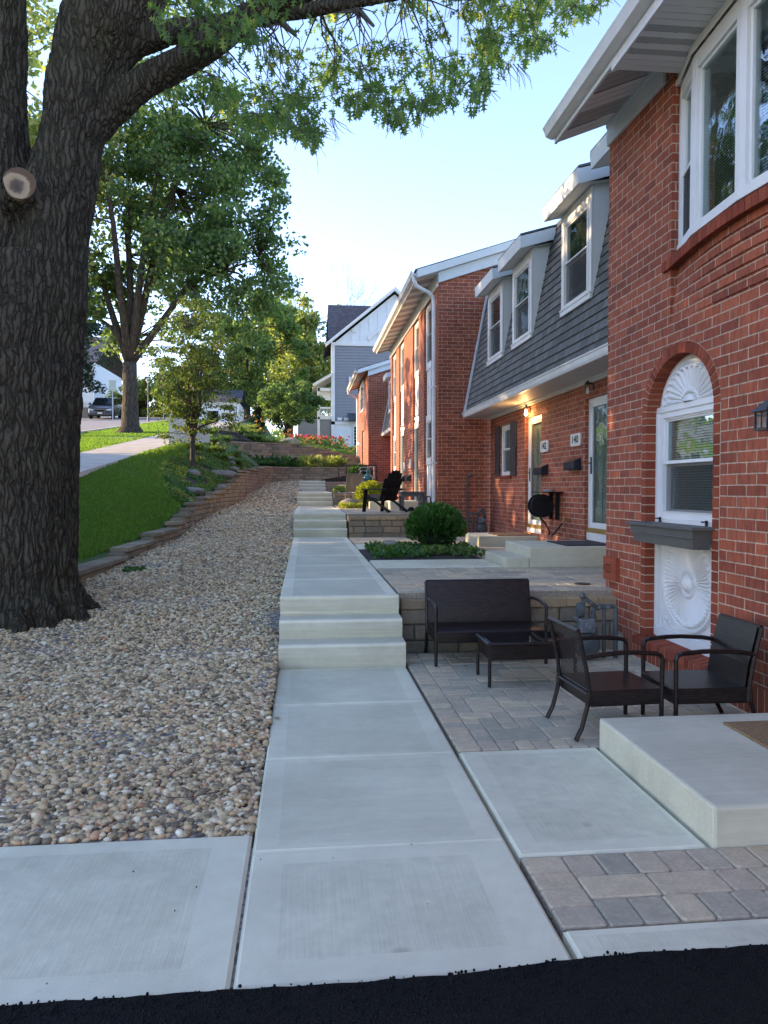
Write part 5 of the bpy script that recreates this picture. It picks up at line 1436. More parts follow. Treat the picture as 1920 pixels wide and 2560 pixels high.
# ------------------------------------------------------------------ third brick house, far
Y3 = 30.5; X3 = 2.56; b3 = thing('brick_house', 'farthest brick house, small in the distance, with a bow window under a pale rake', 'house', (X3, Y3, 1.6))
m_ = MB(); wall_x(m_, X3, .12, Y3, 36.2, 1.3, 6.2, [(32.3, 34.2, 4.72, 6.0), (32.9, 33.9, 2.2, 3.95)])
m_.add([(X3, Y3, 1.3), (6, Y3, 1.3), (6, Y3, 7.2), (X3, Y3, 6.1)], [(0,1,2,3)]); m_.build('wall', M['brick'], b3)
m_ = MB(); 
for i in range(8):
    t0, t1 = i/8, (i+1)/8; ya, yb = 32.3+1.9*t0, 32.3+1.9*t1
    for k in range(5):
        a = (k+1)/5*.12; z0, z1 = 4.35+.075*k, 4.35+.075*(k+1)
        xa, xb = X3-.002-a*math.sin(math.pi*t0), X3-.002-a*math.sin(math.pi*t1)
        m_.add([(xa,ya,z0),(xb,yb,z0),(xb,yb,z1),(xa,ya,z1),(X3,ya,z0),(X3,yb,z0),(X3,yb,z1),(X3,ya,z1)], [(0,3,2,1),(4,5,1,0),(3,2,6,7)])
m_.build('bow_brickwork', M['brick'], b3)
window(b3, X3-.07, 32.3, 34.2, 4.72, 6.0, fr=.1, blinds=False); window(b3, X3+.06, 32.9, 33.9, 2.25, 3.9, fr=.08, blinds=False)
eave(b3, 2.15, 6.02, X3, 6.16, Y3-.02, 36.3, ridge=(6.2, None), slope=.33, frieze=.23)
ds = MB(); ds.tube([(2.06, 36.2, 6.08), (2.1, 36.2, 5.9), (2.5, 36.25, 5.7), (2.52, 36.25, 5.5), (2.52, 36.25, 2)], .05, 8); ds.build('downspout', M['gutter'], b3)
wall_lantern('wall_lantern', 'tiny glowing globe lamp on the farthest brick house', X3, 35.2, 3.5, 'globe', True)

# ------------------------------------------------------------------ grey sided house up the hill
G = 48.0; gh = thing('sided_house', 'tall house with grey lap siding, white gable and dark roof up the hill', 'house', (1.9, G, 3.6))
m_ = MB(); z = 5.62
while z < 10.36:
    m_.add([(1.92, G-.03, z), (9.6, G-.03, z), (9.6, G, z+.18), (1.92, G, z+.18), (1.92, G, z), (9.6, G, z)], [(0,1,2,3), (4,5,1,0)]); z += .18
m_.build('lap_siding', M['siding'], gh)
m_ = MB(); m_.add([(1.92, G, 3.2), (9.6, G, 3.2), (9.6, G, 5.5), (1.92, G, 5.5)], [(0,1,2,3)])
low_ = m_; m_ = MB(); m_.add([(1.75, G, 10.4), (9.6, G, 10.4), (5.7, G, 13.65)], [(0,1,2)])
for k in range(13):
    x = 2.4 + k*.56; zt = 10.4 + (x-1.75)*.82 if x < 5.7 else 10.4 + (9.6-x)*.83
    m_.box(x, x+.06, G-.03, G, 10.4, max(10.45, zt-.1))
    low_.box(x+.15, x+.21, G-.03, G, 3.3, 5.45)
low_.build('board_and_batten', M['siding_white'], gh)
m_.build('board_and_batten', M['siding_white'], gh)
m_ = MB(); m_.box(1.70, 1.92, G-.06, G+.2, 3.2, 10.4); m_.box(1.70, 9.8, G-.07, G, 10.36, 10.56); m_.box(1.70, 9.8, G-.06, G, 5.42, 5.62)
for sgn, xa, xb in ((1, 1.35, 5.68), (-1, 10.0, 5.68)):
    za, zb = 10.25, 13.85
    m_.add([(xa, G-.35, za), (xb, G-.35, zb-.05), (xb, G-.35, zb+.16), (xa, G-.35, za+.2), (xa, G-.05, za), (xb, G-.05, zb-.05), (xb, G-.05, zb+.16), (xa, G-.05, za+.2)], [(0,1,2,3), (7,6,5,4), (0,4,5,1), (3,2,6,7), (0,3,7,4)])
m_.add([(4.0, G-.12, 10.7), (6.6, G-.12, 12.75), (6.6, G-.12, 13.0), (4.0, G-.12, 10.95), (4.0, G, 10.7), (6.6, G, 12.75), (6.6, G, 13.0), (4.0, G, 10.95)], [(0,1,2,3), (0,4,5,1), (3,2,6,7), (0,3,7,4)])
m_.box(3.0, 3.25, G-.06, G, 11.2, 11.45); m_.box(2.08, 2.36, G-.09, G, 5.68, 5.86); m_.box(2.5, 2.85, G-.09, G, 5.68, 5.86)
m_.build('white_trim', M['white'], gh)
m_ = MB()
m_.add([(1.35, G-.35, 10.45), (5.7, G-.35, 14.02), (5.7, G+6, 14.02), (1.35, G+6, 10.45)], [(0,1,2,3)]); m_.add([(10, G-.35, 10.45), (5.7, G-.35, 14.02), (5.7, G+6, 14.02), (10, G+6, 10.45)], [(3,2,1,0)])
m_.add([(1.5, G+.6, 10.9), (8, G+.6, 10.9), (8, G+3.6, 13.75), (1.62, G+3.6, 13.75)], [(0,1,2,3)])
m_.add([(1.5, G+7, 10.9), (8, G+7, 10.9), (8, G+3.6, 13.75), (1.62, G+3.6, 13.75)], [(3,2,1,0)])
m_.build('roof', M['shingle_x'], gh); m_ = MB()
m_.add([(2.75, G-.6, 5.70), (9, G-.6, 5.70), (9, G, 6.15), (2.75, G, 6.15), (2.75, G-.6, 5.6), (9, G-.6, 5.6)], [(0,1,2,3), (4,5,1,0)])
m_.build('awning_roof', M['shingle_x'], gh)
m_ = MB(); m_.box(1.95, 8, G+3.2, G+7, 3.2, 10.9); m_.build('rear_wall', M['siding'], gh)
wn = MB(); wn.box(3.05, 3.13, G-.08, G-.03, 4.05, 5.36); wn.box(4.6, 4.68, G-.08, G-.03, 4.05, 5.36); wn.box(3.13, 4.6, G-.08, G-.03, 5.29, 5.36); wn.box(3.13, 4.6, G-.08, G-.03, 4.05, 4.12)
for k in range(1, 6): wn.box(3.13, 4.6, G-.07, G-.03, 4.1+k*.2, 4.115+k*.2)
for k in range(1, 6): wn.box(3.11+k*.25, 3.13+k*.25, G-.068, G-.032, 4.12, 5.29)
wf = wn.build('window', M['white_vinyl'], gh); MB().box(3.1, 4.65, G-.04, G-.02, 4.08, 5.33).build('pane', M['tglass'], wf)
wn = MB(); wn.box(2.8, 3.6, G-.08, G-.03, 7.85, 8.42); wn.build('window', M['white_vinyl'], gh)
m_ = MB(); m_.add([(.55, G-.2, 7.75), (1.75, G-.2, 8.45), (1.75, G+3, 8.45), (.55, G+3, 7.75), (.55, G-.2, 7.95), (1.75, G-.2, 8.65), (1.75, G+3, 8.65), (.55, G+3, 7.95)], [(0,1,5,4), (4,5,6,7), (3,2,1,0), (0,4,7,3)])
m_.box(.85, 1.75, G, G+.1, 7.5, 7.72); m_.box(.85, 1.75, G, G+.1, 6.95, 7.1); m_.box(.82, .98, G, G+.15, 3.9, 7.75); m_.box(.85, 1.75, G-.02, G+.03, 6.42, 6.52); m_.box(.85, 1.75, G-.02, G+.03, 5.9, 5.98); m_.box(.85, 1.75, G, G+3, 5.75, 5.9)
for k in range(9): m_.box(1.0+k*.09, 1.03+k*.09, G-.01, G+.02, 5.98, 6.42)
m_.box(1.35, 1.74, G+.15, G+.25, 7.1, 7.5); m_.box(.98, 1.35, G+.16, G+.22, 7.1, 7.5)
m_.build('porch', M['cream'], gh)
m_ = MB(); m_.box(-.4, 1.7, G+.05, G+3, 3.2, 5.75); m_.build('stone_base', M['limestone'], gh)

# ------------------------------------------------------------------ wicker furniture
def make_chair(label, width=.46, depth=.47, name='wicker_chair', cat='chair', openback=True, arms=True):
    """local frame: seat faces -y, origin on the ground in the middle"""
    t = thing(name, label, cat, (0, 0, 0)); w2, d2 = width/2, depth/2
    zs, zt, zb = .275, .185, .615
    s = MB(); s.box(-w2+.012, w2-.012, -d2, d2-.03, zt, zs); s.build('seat', M['wicker'], t, bevel=.008)
    b = MB(); n = 6; rows = [(d2-.03, zt+.01), (d2-.02, .30), (d2-.005, .40), (d2+.02, .51), (d2+.045, zb)]
    th = .012 if openback else .022
    for (ya, za), (yb, zb_) in zip(rows[:-1], rows[1:]):
        b.add([(-w2+.02, ya-th, za), (w2-.02, ya-th, za), (w2-.02, yb-th, zb_), (-w2+.02, yb-th, zb_), (-w2+.02, ya, za), (w2-.02, ya, za), (w2-.02, yb, zb_), (-w2+.02, yb, zb_)],
              [(0,1,2,3), (7,6,5,4)] if not openback else [(0,1,2,3)])
    b.build('backrest', M['wicker_open'] if openback else M['wicker'], t)
    f = MB()
    for sx in (-w2+.014, w2-.014): f.tube([(sx, y+.0, z) for y, z in rows], .0125, 8)
    f.tube([(-w2+.014, d2+.045, zb), (w2-.014, d2+.045, zb)], .0125, 8); f.tube([(-w2+.014, d2-.02, zs-.02), (w2-.014, d2-.02, zs-.02)], .011, 8)
    f.build('back_frame', M['wicker'], t)
    for sx in (-w2+.014, w2-.014):
        l = MB(); l.tube([(sx, -d2+.014, 0.002), (sx, -d2+.014, .2)], .0135, 8); l.build('leg', M['wicker'], t)
        l = MB(); l.tube([(sx, d2+.055, 0.002), (sx, d2+.02, .07), (sx, d2-.012, .19), (sx, d2-.02, .27)], .0135, 8); l.build('leg', M['wicker'], t)
        a = MB(); a.tube([(sx, -d2+.014, .2), (sx, -d2+.012, .44), (sx, -d2+.02, .462), (sx, -d2+.05, .474), (sx, -d2+.16, .484), (sx, 0.02, .486), (sx, d2-.08, .478), (sx, d2+.012, .462)], .0135, 8)
        a.build('armrest', M['wicker'], t)
    return t
cA = make_chair('woven wicker armchair seen from behind, its back letting the orange brick show through'); cA.location = (1.775, 4.285, 0); cA.rotation_euler = (0, 0, R(93))
cB = make_chair('woven wicker armchair close to the brick wall under the sunburst panel, facing the other armchair', openback=False); cB.location = (2.305, 4.27, 0); cB.rotation_euler = (0, 0, R(-91))
for o in (cA, cB): o['group'] = 'wicker armchairs on the patio'
sofa = make_chair('dark wicker two seat sofa standing against the low tan block wall', width=.92, depth=.48, name='wicker_sofa', cat='sofa', openback=False); sofa.location = (1.475, 6.11, 0); sofa.rotation_euler = (0, 0, R(0))
tb = thing('coffee_table', 'low dark wicker coffee table with a black glass top', 'table', (1.64, 5.42, 0))
x0, x1, y0, y1 = 1.29, 1.93, 5.22, 5.60
MB().box(x0+.006, x1-.006, y0+.006, y1-.006, .19, .306).build('wicker_skirt', M['wicker'], tb, bevel=.004)
MB().box(x0+.012, x1-.012, y0+.012, y1-.012, .3095, .3165).build('glass_top', M['tglass'], tb, bevel=.002)
f = MB()
for a, b in (((x0, y0), (x1, y0)), ((x1, y0), (x1, y1)), ((x1, y1), (x0, y1)), ((x0, y1), (x0, y0))): f.tube([(*a, .302), (*b, .302)], .012, 8)
f.build('rim', M['wicker'], tb)
for a in (x0+.008, x1-.008):
    for b in (y0+.008, y1-.008): MB().tube([(a, b, .002), (a, b, .2)], .0125, 8).build('leg', M['wicker'], tb)

M['gas_mid'] = plain('index_grey', (.13, .14, .14), .5, .15, 20)
# ------------------------------------------------------------------ gas meters and pipes
def gas_meter(label, x, y, z, s=1., flip=1):
    t = thing('gas_meter', label, 'gas meter', (x, y, z), 'gas meters beside the brick houses')
    P = lambda a, b, c: (x + a*s*flip, y + b*s, z + c*s)
    m_ = MB(); m_.lathe([(.03*s, -.10*s), (.085*s, -.09*s), (.105*s, -.06*s), (.105*s, -.01*s), (.112*s, -.008*s), (.112*s, .008*s), (.105*s, .01*s), (.105*s, .06*s), (.085*s, .09*s), (.03*s, .10*s)], P(0, 0, .13), 24, 'y')
    m_.box(x-.08*s, x+.08*s, y-.06*s, y+.06*s, z+.2*s, z+.27*s); m_.build('meter_body', M['gas'], t, smooth=False, bevel=.006)
    h = MB(); h.box(x-.075*s, x+.045*s, y-.10*s, y-.03*s, z+.235*s, z+.345*s); h.lathe([(.035*s, -.02*s), (.035*s, 0)], P(-.015, -.10, .29), 16, 'y'); h.build('index_head', M['gas_mid'], t, bevel=.006)
    p = MB(); r_ = .019*s
    p.tube([P(.07, .02, .26), P(.07, .02, .40), P(.11, .02, .43), P(.245, .02, .43), P(.265, .02, .41), P(.265, .02, -.0)], r_, 10)
    p.tube([P(.17, .03, .43), P(.17, .03, .0)], r_*.9, 8)
    p.tube([P(-.06, .02, .26), P(-.06, .02, .36), P(-.02, .02, .44), P(.0, .02, .50), P(.05, 0, .46), P(.12, .02, .41)], r_, 10)
    for q in ((-.06, .02, .33), (.07, .02, .34), (.12, .02, .43), (.2, .02, .43), (0, .02, .49)):
        c_ = P(*q); p.lathe([(r_*1.2, -.018*s), (r_*1.65, -.012*s), (r_*1.65, .012*s), (r_*1.2, .018*s)], c_, 8)
    p.lathe([(.025*s, -.03*s), (.06*s, -.022*s), (.062*s, 0), (.06*s, .022*s), (.025*s, .03*s)], P(-.05, -.01, .41), 18, 'x')
    p.lathe([(.02*s, 0), (.028*s, .02*s), (.02*s, .05*s)], P(-.03, .0, .50), 10)
    p.build('pipework', M['gas'], t)
    return t
gas_meter('grey gas meter with bent pipes between the wicker sofa and the nearest house', 2.30, 6.02, 0)
gas_meter('dull grey gas meter in the shaded corner between the mansard house and the tall house', 3.42, 14.45, .5, 1.0, -1)
gas_meter('small gas meter behind the plastic table at the foot of the white downspout', 2.38, 15.4, .93, .72)
t = thing('vent_pipe', 'thin grey pipe climbing the shaded side wall of the tall house', 'pipe', (3.18, Y2, .9))
MB().tube([(3.32, Y2-.0, 1.66), (3.27, Y2-.045, 1.66), (3.215, Y2-.05, 1.655), (3.19, Y2-.05, 1.63), (3.19, Y2-.05, .80), (3.22, Y2-.05, .77), (3.30, Y2-.1, .76)], .02, 8).build('pipe', M['gas'], t)
t = thing('wall_vent', 'small cream louvred vent cover low on the shaded side wall', 'vent', (2.95, Y2, .8))
m_ = MB(); m_.box(2.85, 3.0, Y2-.05, Y2-.003, .76, .92)
for k in range(4): m_.box(2.86, 2.99, Y2-.06, Y2-.05, .775+k*.036, .79+k*.036)
m_.build('cover', M['plate'], t, bevel=.006)
t = thing('drain_cover', 'small round black drain cover in the paved terrace', 'drain cover', (2.62, 6.95, .5)); MB().lathe([(.075, 0), (.075, .006), (.07, .008)], (2.62, 6.95, .499), 20).build('cover', M['black_metal'], t)

# ------------------------------------------------------------------ slatted garden chair, plastic table, upper terrace furniture
def adirondack(loc, rz):
    t = thing('slatted_chair', 'black slatted garden chair with a rounded fan back on the upper terrace', 'chair', (0, 0, 0))
    # local: faces -y ; seat front low leg at y=-.35
    b = MB(); n = 7; H = .60
    for k in range(n):
        a = (k - (n-1)/2) / ((n-1)/2); top = H * (1 - .17*a*a - .10*abs(a)**4); xb, xt = a*.185, a*.235
        w_ = .036
        ys = lambda h: .06 + h*.42
        pts = [(0, 0), (top*.5, 0), (top-.03, 0), (top, .012)]
        for (h0, i0), (h1, i1) in zip(pts[:-1], pts[1:]):
            x0, x1 = xb + (xt-xb)*h0/H, xb + (xt-xb)*h1/H
            wa, wb = w_*(.82 + .18*h0/H) - i0, w_*(.82 + .18*h1/H) - i1
            b.add([(x0-wa, ys(h0), .235+h0), (x0+wa, ys(h0), .235+h0), (x1+wb, ys(h1), .235+h1), (x1-wb, ys(h1), .235+h1), (x0-wa, ys(h0)+.018, .23+h0), (x0+wa, ys(h0)+.018, .23+h0), (x1+wb, ys(h1)+.018, .23+h1), (x1-wb, ys(h1)+.018, .23+h1)],
                  [(0,1,2,3), (7,6,5,4), (0,3,7,4), (1,5,6,2), (3,2,6,7)])
    b.box(-.235, .235, .235, .255, .43, .475); b.box(-.2, .2, .15, .17, .26, .31); b.box(-.215, .215, .31, .33, .62, .65)
    b.build('backrest', M['black'], t)
    s = MB()
    for k in range(6):
        y = -.30 + k*.072; z = .335 - k*.018; s.obox((0, y, z), (.235, 0, 0), (0, .031, -.008), (0, 0, .009))
    s.build('seat', M['black'], t)
    for sx in (-.25, .25):
        l = MB(); l.add([(sx-.012, -.33, .36), (sx-.012, -.27, .37), (sx-.012, .43, 0.02), (sx-.012, .34, .0), (sx-.012, -.0, .19), (sx-.012, -.3, .29), (sx+.012, -.33, .36), (sx+.012, -.27, .37), (sx+.012, .43, 0.02), (sx+.012, .34, .0), (sx+.012, -.0, .19), (sx+.012, -.3, .29)],
                    [(0,1,2,3,4,5), (11,10,9,8,7,6)] + [(i, 6+i, 6+(i+1) % 6, (i+1) % 6) for i in range(6)]); l.build('leg', M['black'], t)
        l = MB(); l.add([(sx-.04, -.36, .005), (sx+.04, -.36, .005), (sx+.045, -.31, .44), (sx-.045, -.31, .44), (sx-.04, -.34, .0), (sx+.04, -.34, .0), (sx+.045, -.28, .44), (sx-.045, -.28, .44)], [(0,1,2,3),(7,6,5,4),(0,4,5,1),(1,5,6,2),(2,6,7,3),(3,7,4,0)]); l.build('leg', M['black'], t)
        a = MB(); k = 1 if sx > 0 else -1
        a.prism([(sx-.055, -.38), (sx+.055, -.38), (sx+.062, -.30), (sx+.04*1, .02), (sx+.02, .27), (sx-.025, .27), (sx-.05, .02), (sx-.062, -.30)], 'z', .44, .462); a.build('armrest', M['black'], t, bevel=.005)
    t.location = loc; t.rotation_euler = (0, 0, rz); return t
ad = adirondack((1.60, 15.08, .935), R(-142))
pt = thing('side_table', 'grey plastic side table behind the black slatted chair', 'table', (2.25, 15.75, .935))
m_ = MB(); m_.box(1.98, 2.50, 15.55, 16.0, 1.30, 1.345); m_.box(2.0, 2.48, 15.57, 15.98, 1.24, 1.30)
m_.build('tabletop', M['greymetal_dark'] if 'greymetal_dark' in M else M['planter'], pt, bevel=.015)
for a in (2.0, 2.43):
    for b in (15.57, 15.94): MB().add([(a, b, .936), (a+.045, b, .936), (a+.055, b, 1.25), (a-.01, b, 1.25), (a, b+.04, .936), (a+.045, b+.04, .936), (a+.055, b+.04, 1.25), (a-.01, b+.04, 1.25)], [(0,1,2,3),(7,6,5,4),(0,4,5,1),(1,5,6,2),(3,7,4,0)]).build('leg', M['planter'], pt)
t = thing('clay_pot', 'tall narrow terracotta pot against the foot of the middle house', 'pot', (2.45, 15.95, .93)); MB().lathe([(.05, 0), (.075, .3), (.08, .34), (.07, .34), (.06, .3)], (2.47, 15.95, .93), 14).build('pot', M['terracotta'], t)
t = thing('fallen_pot', 'small black pot lying on the upper terrace below the plastic table', 'pot', (2.2, 15.5, .93)); MB().lathe([(.0, 0), (.08, .01), (.07, .06), (.03, .09)], (2.2, 15.6, .932), 14).build('pot', M['black'], t)

landing('cream concrete stoop of the middle house behind the black slatted chair', [(1.95, 2.6, 17.2, 18.5, .8, 1.12)], (1.95, 17.2, .93))
landing('small block step beside the round bush on the upper terrace', [(1.52, 1.95, 17.75, 18.0, .8, 1.10)], (1.52, 17.75, .93))
landing('farthest pale concrete stoop beside the black railing', [(1.05, 1.9, 31.9, 33.0, 1.4, 2.02)], (1.05, 31.9, 1.7))

def patio_chair(label, loc, rz, mat='greymetal'):
    t = thing('patio_chair', label, 'chair', (0, 0, 0), 'mesh chairs round the patio table')
    m_ = MB(); m_.add([(-.24, -.25, .42), (.24, -.25, .42), (.24, .22, .40), (-.24, .22, .40)], [(0,1,2,3), (3,2,1,0)][:1]); m_.build('seat', M['sling'], t)
    m_ = MB(); m_.add([(-.24, .22, .42), (.24, .22, .42), (.27, .36, .93), (-.27, .36, .93)], [(0,1,2,3)]); m_.build('backrest', M['sling'], t)
    f = MB()
    for sx in (-.25, .25):
        k = 1 if sx > 0 else -1
        f.tube([(sx, -.3, 0), (sx, -.26, .3), (sx, -.25, .42), (sx, .22, .40), (sx+.01*k, .26, .55), (sx+.03*k, .37, .95)], .013, 6)
        f.tube([(sx, .34, 0), (sx, .25, .25), (sx, .2, .40)], .013, 6); f.tube([(sx, -.22, .42), (sx+.03*k, -.2, .6), (sx+.03*k, -.1, .63), (sx+.02*k, .28, .62)], .013, 6)
    f.tube([(-.28, .37, .95), (.28, .37, .95)], .013, 6); f.tube([(-.25, -.26, .41), (.25, -.26, .41)], .013, 6)
    f.build('frame', M['greymetal'], t)
    t.location = loc; t.rotation_euler = (0, 0, rz); t.scale = (.9, .9, .9); return t
def m_sling():
    m = NT('sling_mesh'); m.base((.2, .185, .165)); m.set(Roughness=.8); tr = m.n('BsdfTransparent'); mx = m.n('MixShader'); mx.inputs[0].default_value = .25
    m.l(m.b.outputs[0], mx.inputs[1]); m.l(tr.outputs[0], mx.inputs[2]); m.l(mx.outputs[0], m.out.inputs['Surface']); return m.mat
M['sling'] = m_sling()
patio_chair('taupe mesh patio chair nearest the steps, seen from behind beside the boulder', (1.12, 19.9, .93), R(215))
patio_chair('taupe mesh patio chair on the far side of the round patio table', (1.62, 21.1, .93), R(10))
pt = thing('patio_table', 'round grey metal patio table with a teal gourd vase on it', 'table', (1.72, 20.2, .93))
m_ = MB(); m_.lathe([(.46, 0), (.47, .01), (.47, .025), (.46, .03)], (1.72, 20.2, 1.55), 26); m_.build('tabletop', M['greymetal'], pt)
for k in range(4):
    a = k*math.pi/2 + .5; MB().tube([(1.72+.35*math.cos(a), 20.2+.35*math.sin(a), .93), (1.72+.26*math.cos(a), 20.2+.26*math.sin(a), 1.2), (1.72+.33*math.cos(a), 20.2+.33*math.sin(a), 1.55)], .013, 6).build('leg', M['greymetal'], pt)
t = thing('teal_vase', 'teal gourd shaped vase on the round patio table', 'vase', (1.70, 20.1, 1.58)); MB().lathe([(.06, 0), (.13, .03), (.145, .09), (.12, .15), (.06, .20), (.05, .23), (.065, .26), (.05, .31), (.015, .36), (.01, .38)], (1.68, 20.1, 1.581), 20).build('vase', M['teal'], t, smooth=True)
rl = thing('metal_railing', 'black metal railing at the top of the upper steps', 'railing', (1.1, 28.9, 1.7))
m_ = MB(); m_.box(1.28, 2.75, 28.95, 28.99, 2.27, 2.31)
for k in range(6): m_.box(1.28+k*.29, 1.32+k*.29, 28.95, 28.99, 1.70, 2.27)
m_.box(1.28, 2.75, 28.95, 28.99, 1.78, 1.81); m_.build('rail_frame', M['black_metal'], rl)
bn = thing('iron_bench', 'grey scrolled iron garden bench in front of the farther house', 'bench', (2.45, 28.2, 1.7))
m_ = MB(); zt = 2.22
m_.tube([(1.98, 27.9, 2.08), (2.05, 27.95, 2.16), (2.15, 28, 2.20), (2.3, 28, 2.17), (2.45, 28, 2.21), (2.6, 28, 2.2)], .016, 6); m_.tube([(2.05, 27.9, 2.0), (2.15, 28, 2.08), (2.25, 28, 2.05), (2.4, 28, 2.12)], .012, 6)
m_.tube([(2.0, 27.7, 1.3), (2.0, 27.7, 1.85), (2.05, 27.9, 2.08)], .016, 6); m_.tube([(2.55, 27.7, 1.3), (2.55, 27.9, 2.2)], .016, 6)
m_.build('frame', M['gas_light'], bn); MB().box(2.0, 2.58, 27.6, 28, 1.78, 1.81).build('seat', M['gas_light'], bn)

# ------------------------------------------------------------------ vegetation helpers
def leafgrid(n, shape):
    return None
LEAF_V = np.array([(0,0,0), (.32,.42,.03), (0,1,-.02), (-.32,.42,.03)]); LEAF_F = np.array([(0,1,2,3)])
def lobed():
    # pin-oak like leaf: midrib with pointed side lobes, as quads
    pts = [(0,-.05), (.05,.12), (.33,.14), (.10,.26), (.09,.36), (.46,.50), (.13,.52), (.10,.62), (.30,.82), (.07,.80), (0,1.08), (-.07,.80), (-.30,.82), (-.10,.62), (-.13,.52), (-.46,.50), (-.09,.36), (-.10,.26), (-.33,.14), (-.05,.12)]
    v = np.array([(x, y, -.25*x*x - .12*(y-.5)**2) for x, y in pts])
    # faces as 4-gons via strip between symmetric pairs
    n = len(pts); R_ = list(range(1, 10)); L_ = [n - i for i in R_]
    f = [(0, 1, 2, 2)]
    # build robust fan: quads (rib strip) + triangles as degenerate-free tris
    tris = [(1,2,3), (4,5,6), (7,8,9), (19,17,18), (16,14,15), (13,11,12), (0,1,19), (1,3,17), (1,17,19), (3,4,16), (3,16,17), (4,6,14), (4,14,16), (6,7,13), (6,13,14), (7,9,11), (7,11,13), (9,10,11)]
    return v, np.array(tris)
LOB_V, LOB_F = lobed()

def leaves(name, centers, radii, per, size, mat, parent, rg, flat=.7, base=(LEAF_V, LEAF_F), kind=None, droop=0., sizevar=.3):
    C_ = np.repeat(np.asarray(centers), per, axis=0); Rr = np.repeat(np.asarray(radii), per)
    N = len(C_); g = rg.normal(size=(N, 3)); g /= np.linalg.norm(g, axis=1)[:, None]
    r_ = rg.uniform(0, 1, N) ** .5
    P = C_ + g * (Rr * r_)[:, None] * np.array([1, 1, flat])
    if droop: 
        rot = rot_z_tilt(N, rg, .6) @ np.broadcast_to(np.array([[1,0,0],[0,0,1],[0,-1,0]]), (N,3,3)) 
        mixm = rg.random(N) < droop
        rot = np.where(mixm[:, None, None], rot, rot_random(N, rg))
    else: rot = rot_random(N, rg)
    s = size * rg.uniform(1-sizevar, 1+sizevar, N)
    return scatter(name, base[0] - np.array([0, .5, 0]), base[1], P, rot, s, mat, parent, kind=kind)

def tree(name, label, base, fork, top_c, rad, n_cl, per, lsize, leafm, barkm, tr, seed, group=None, nlimb=7, clr=.2, flat=.75, gap=.35, lean=(0, 0), lowcut=None, trunk_pts=None, limbs=True, cat='tree', hollow=.45):
    """base (x,y,z); fork = height of the first fork above the base; top_c crown centre; rad crown radii"""
    rg = np.random.default_rng(seed); rp = random.Random(seed)
    t = thing(name, label, cat, base, group)
    b = Vector(base); c = Vector(top_c); F = b + Vector((lean[0], lean[1], fork))
    cl = []
    tries = 0
    while len(cl) < n_cl and tries < n_cl * 30:
        tries += 1
        g = rg.normal(size=3); g /= np.linalg.norm(g); r_ = hollow + (1-hollow) * rg.random() ** .6
        p = np.array(c) + g * np.array(rad) * r_
        if lowcut is not None and p[2] < lowcut: continue
        if noise.noise(Vector(p * (1.6 / max(rad))) + Vector((seed, 0, 0))) < -gap: continue
        cl.append(p)
    cl = np.array(cl)
    m_ = MB()
    fl = tr * 1.9
    m_.tube([b + Vector((0, 0, -.3)), b + Vector((0, 0, .05)), b + Vector((0, 0, .35*tr*3)), b + (F-b)*.5, F], [fl, fl*.92, tr*1.1, tr*.92, tr*.85], 14)
    idx = rg.permutation(len(cl))[:nlimb]; ends = []
    limbpts = [np.array(F)]
    for i in idx:
        e = Vector(cl[i]); mid = F + (e-F)*.45 + Vector((0, 0, .18*(e-F).length * (1 if e.z > F.z + 1 else .3))); 
        P = [F + (Vector((0,0,-.1))), F.lerp(mid, .5) + Vector((rp.uniform(-.1,.1), rp.uniform(-.1,.1), .05)), mid, mid.lerp(e, .5) + Vector((rp.uniform(-.2,.2), rp.uniform(-.2,.2), 0))*.6, e]
        m_.tube(P, [tr*.55, tr*.42, tr*.3, tr*.17, tr*.06], 8); limbpts += [np.array(p) for p in P[1:]]
    limbpts = np.array(limbpts)
    for p in cl:
        d = np.linalg.norm(limbpts - p, axis=1); q = Vector(limbpts[d.argmin()]); e = Vector(p)
        if (e-q).length < .05: continue
        md = q.lerp(e, .5) + Vector((rp.uniform(-.1,.1), rp.uniform(-.1,.1), .08)) * (e-q).length
        m_.tube([q, md, e], [tr*.13, tr*.08, tr*.02], 5, cap=False)
    m_.build('trunk', barkm, t, smooth=True)
    R_ = clr * (rad[0]+rad[2]) / 2 * rg.uniform(.7, 1.35, len(cl))
    leaves('crown', cl, R_, per, lsize, leafm, t, rg, flat)
    return t

# ------------------------------------------------------------------ the big oak in the foreground
oak = thing('oak_tree', 'massive forked oak with furrowed bark at the left edge, its boughs reaching over the path', 'tree', (-2.65, 7.45, .2))
def at8(u, v, Y=8.35):          # metres from measured picture offsets, only used to lay out the trunk outline once
    return Vector(((u - 761) / 1900 * Y * 1.0, Y, 1.405 - (v - 1221) / 1900 * Y))
def limb(m__, pts, n=40):
    """pts: (x, y, z, r); resampled smoothly"""
    P = [Vector(p[:3]) for p in pts]; Rr = [p[3] for p in pts]; out = []; ro = []
    for i in range(len(P) - 1):
        p0, p1, p2, p3 = P[max(0, i-1)], P[i], P[i+1], P[min(len(P)-1, i+2)]
        for k in range(6):
            t_ = k/6; out.append(.5*((2*p1) + (p2-p0)*t_ + (2*p0-5*p1+4*p2-p3)*t_*t_ + (3*p1-p0-3*p2+p3)*t_**3)); ro.append(Rr[i] + (Rr[i+1]-Rr[i])*t_)
    out.append(P[-1]); ro.append(Rr[-1]); m__.tube(out, ro, n)
OS = .89
TB = MB()
limb(TB, [(-3.00, 8.4, -.5, .74), (-2.98, 8.4, -.1, .66), (-2.95, 8.4, .3, .57), (-2.93, 8.4, 1.0, .53), (-2.91, 8.4, 1.7, .525), (-2.90, 8.4, 2.6, .54), (-2.92, 8.4, 3.3, .55), (-2.93, 8.4, 3.8, .50)])
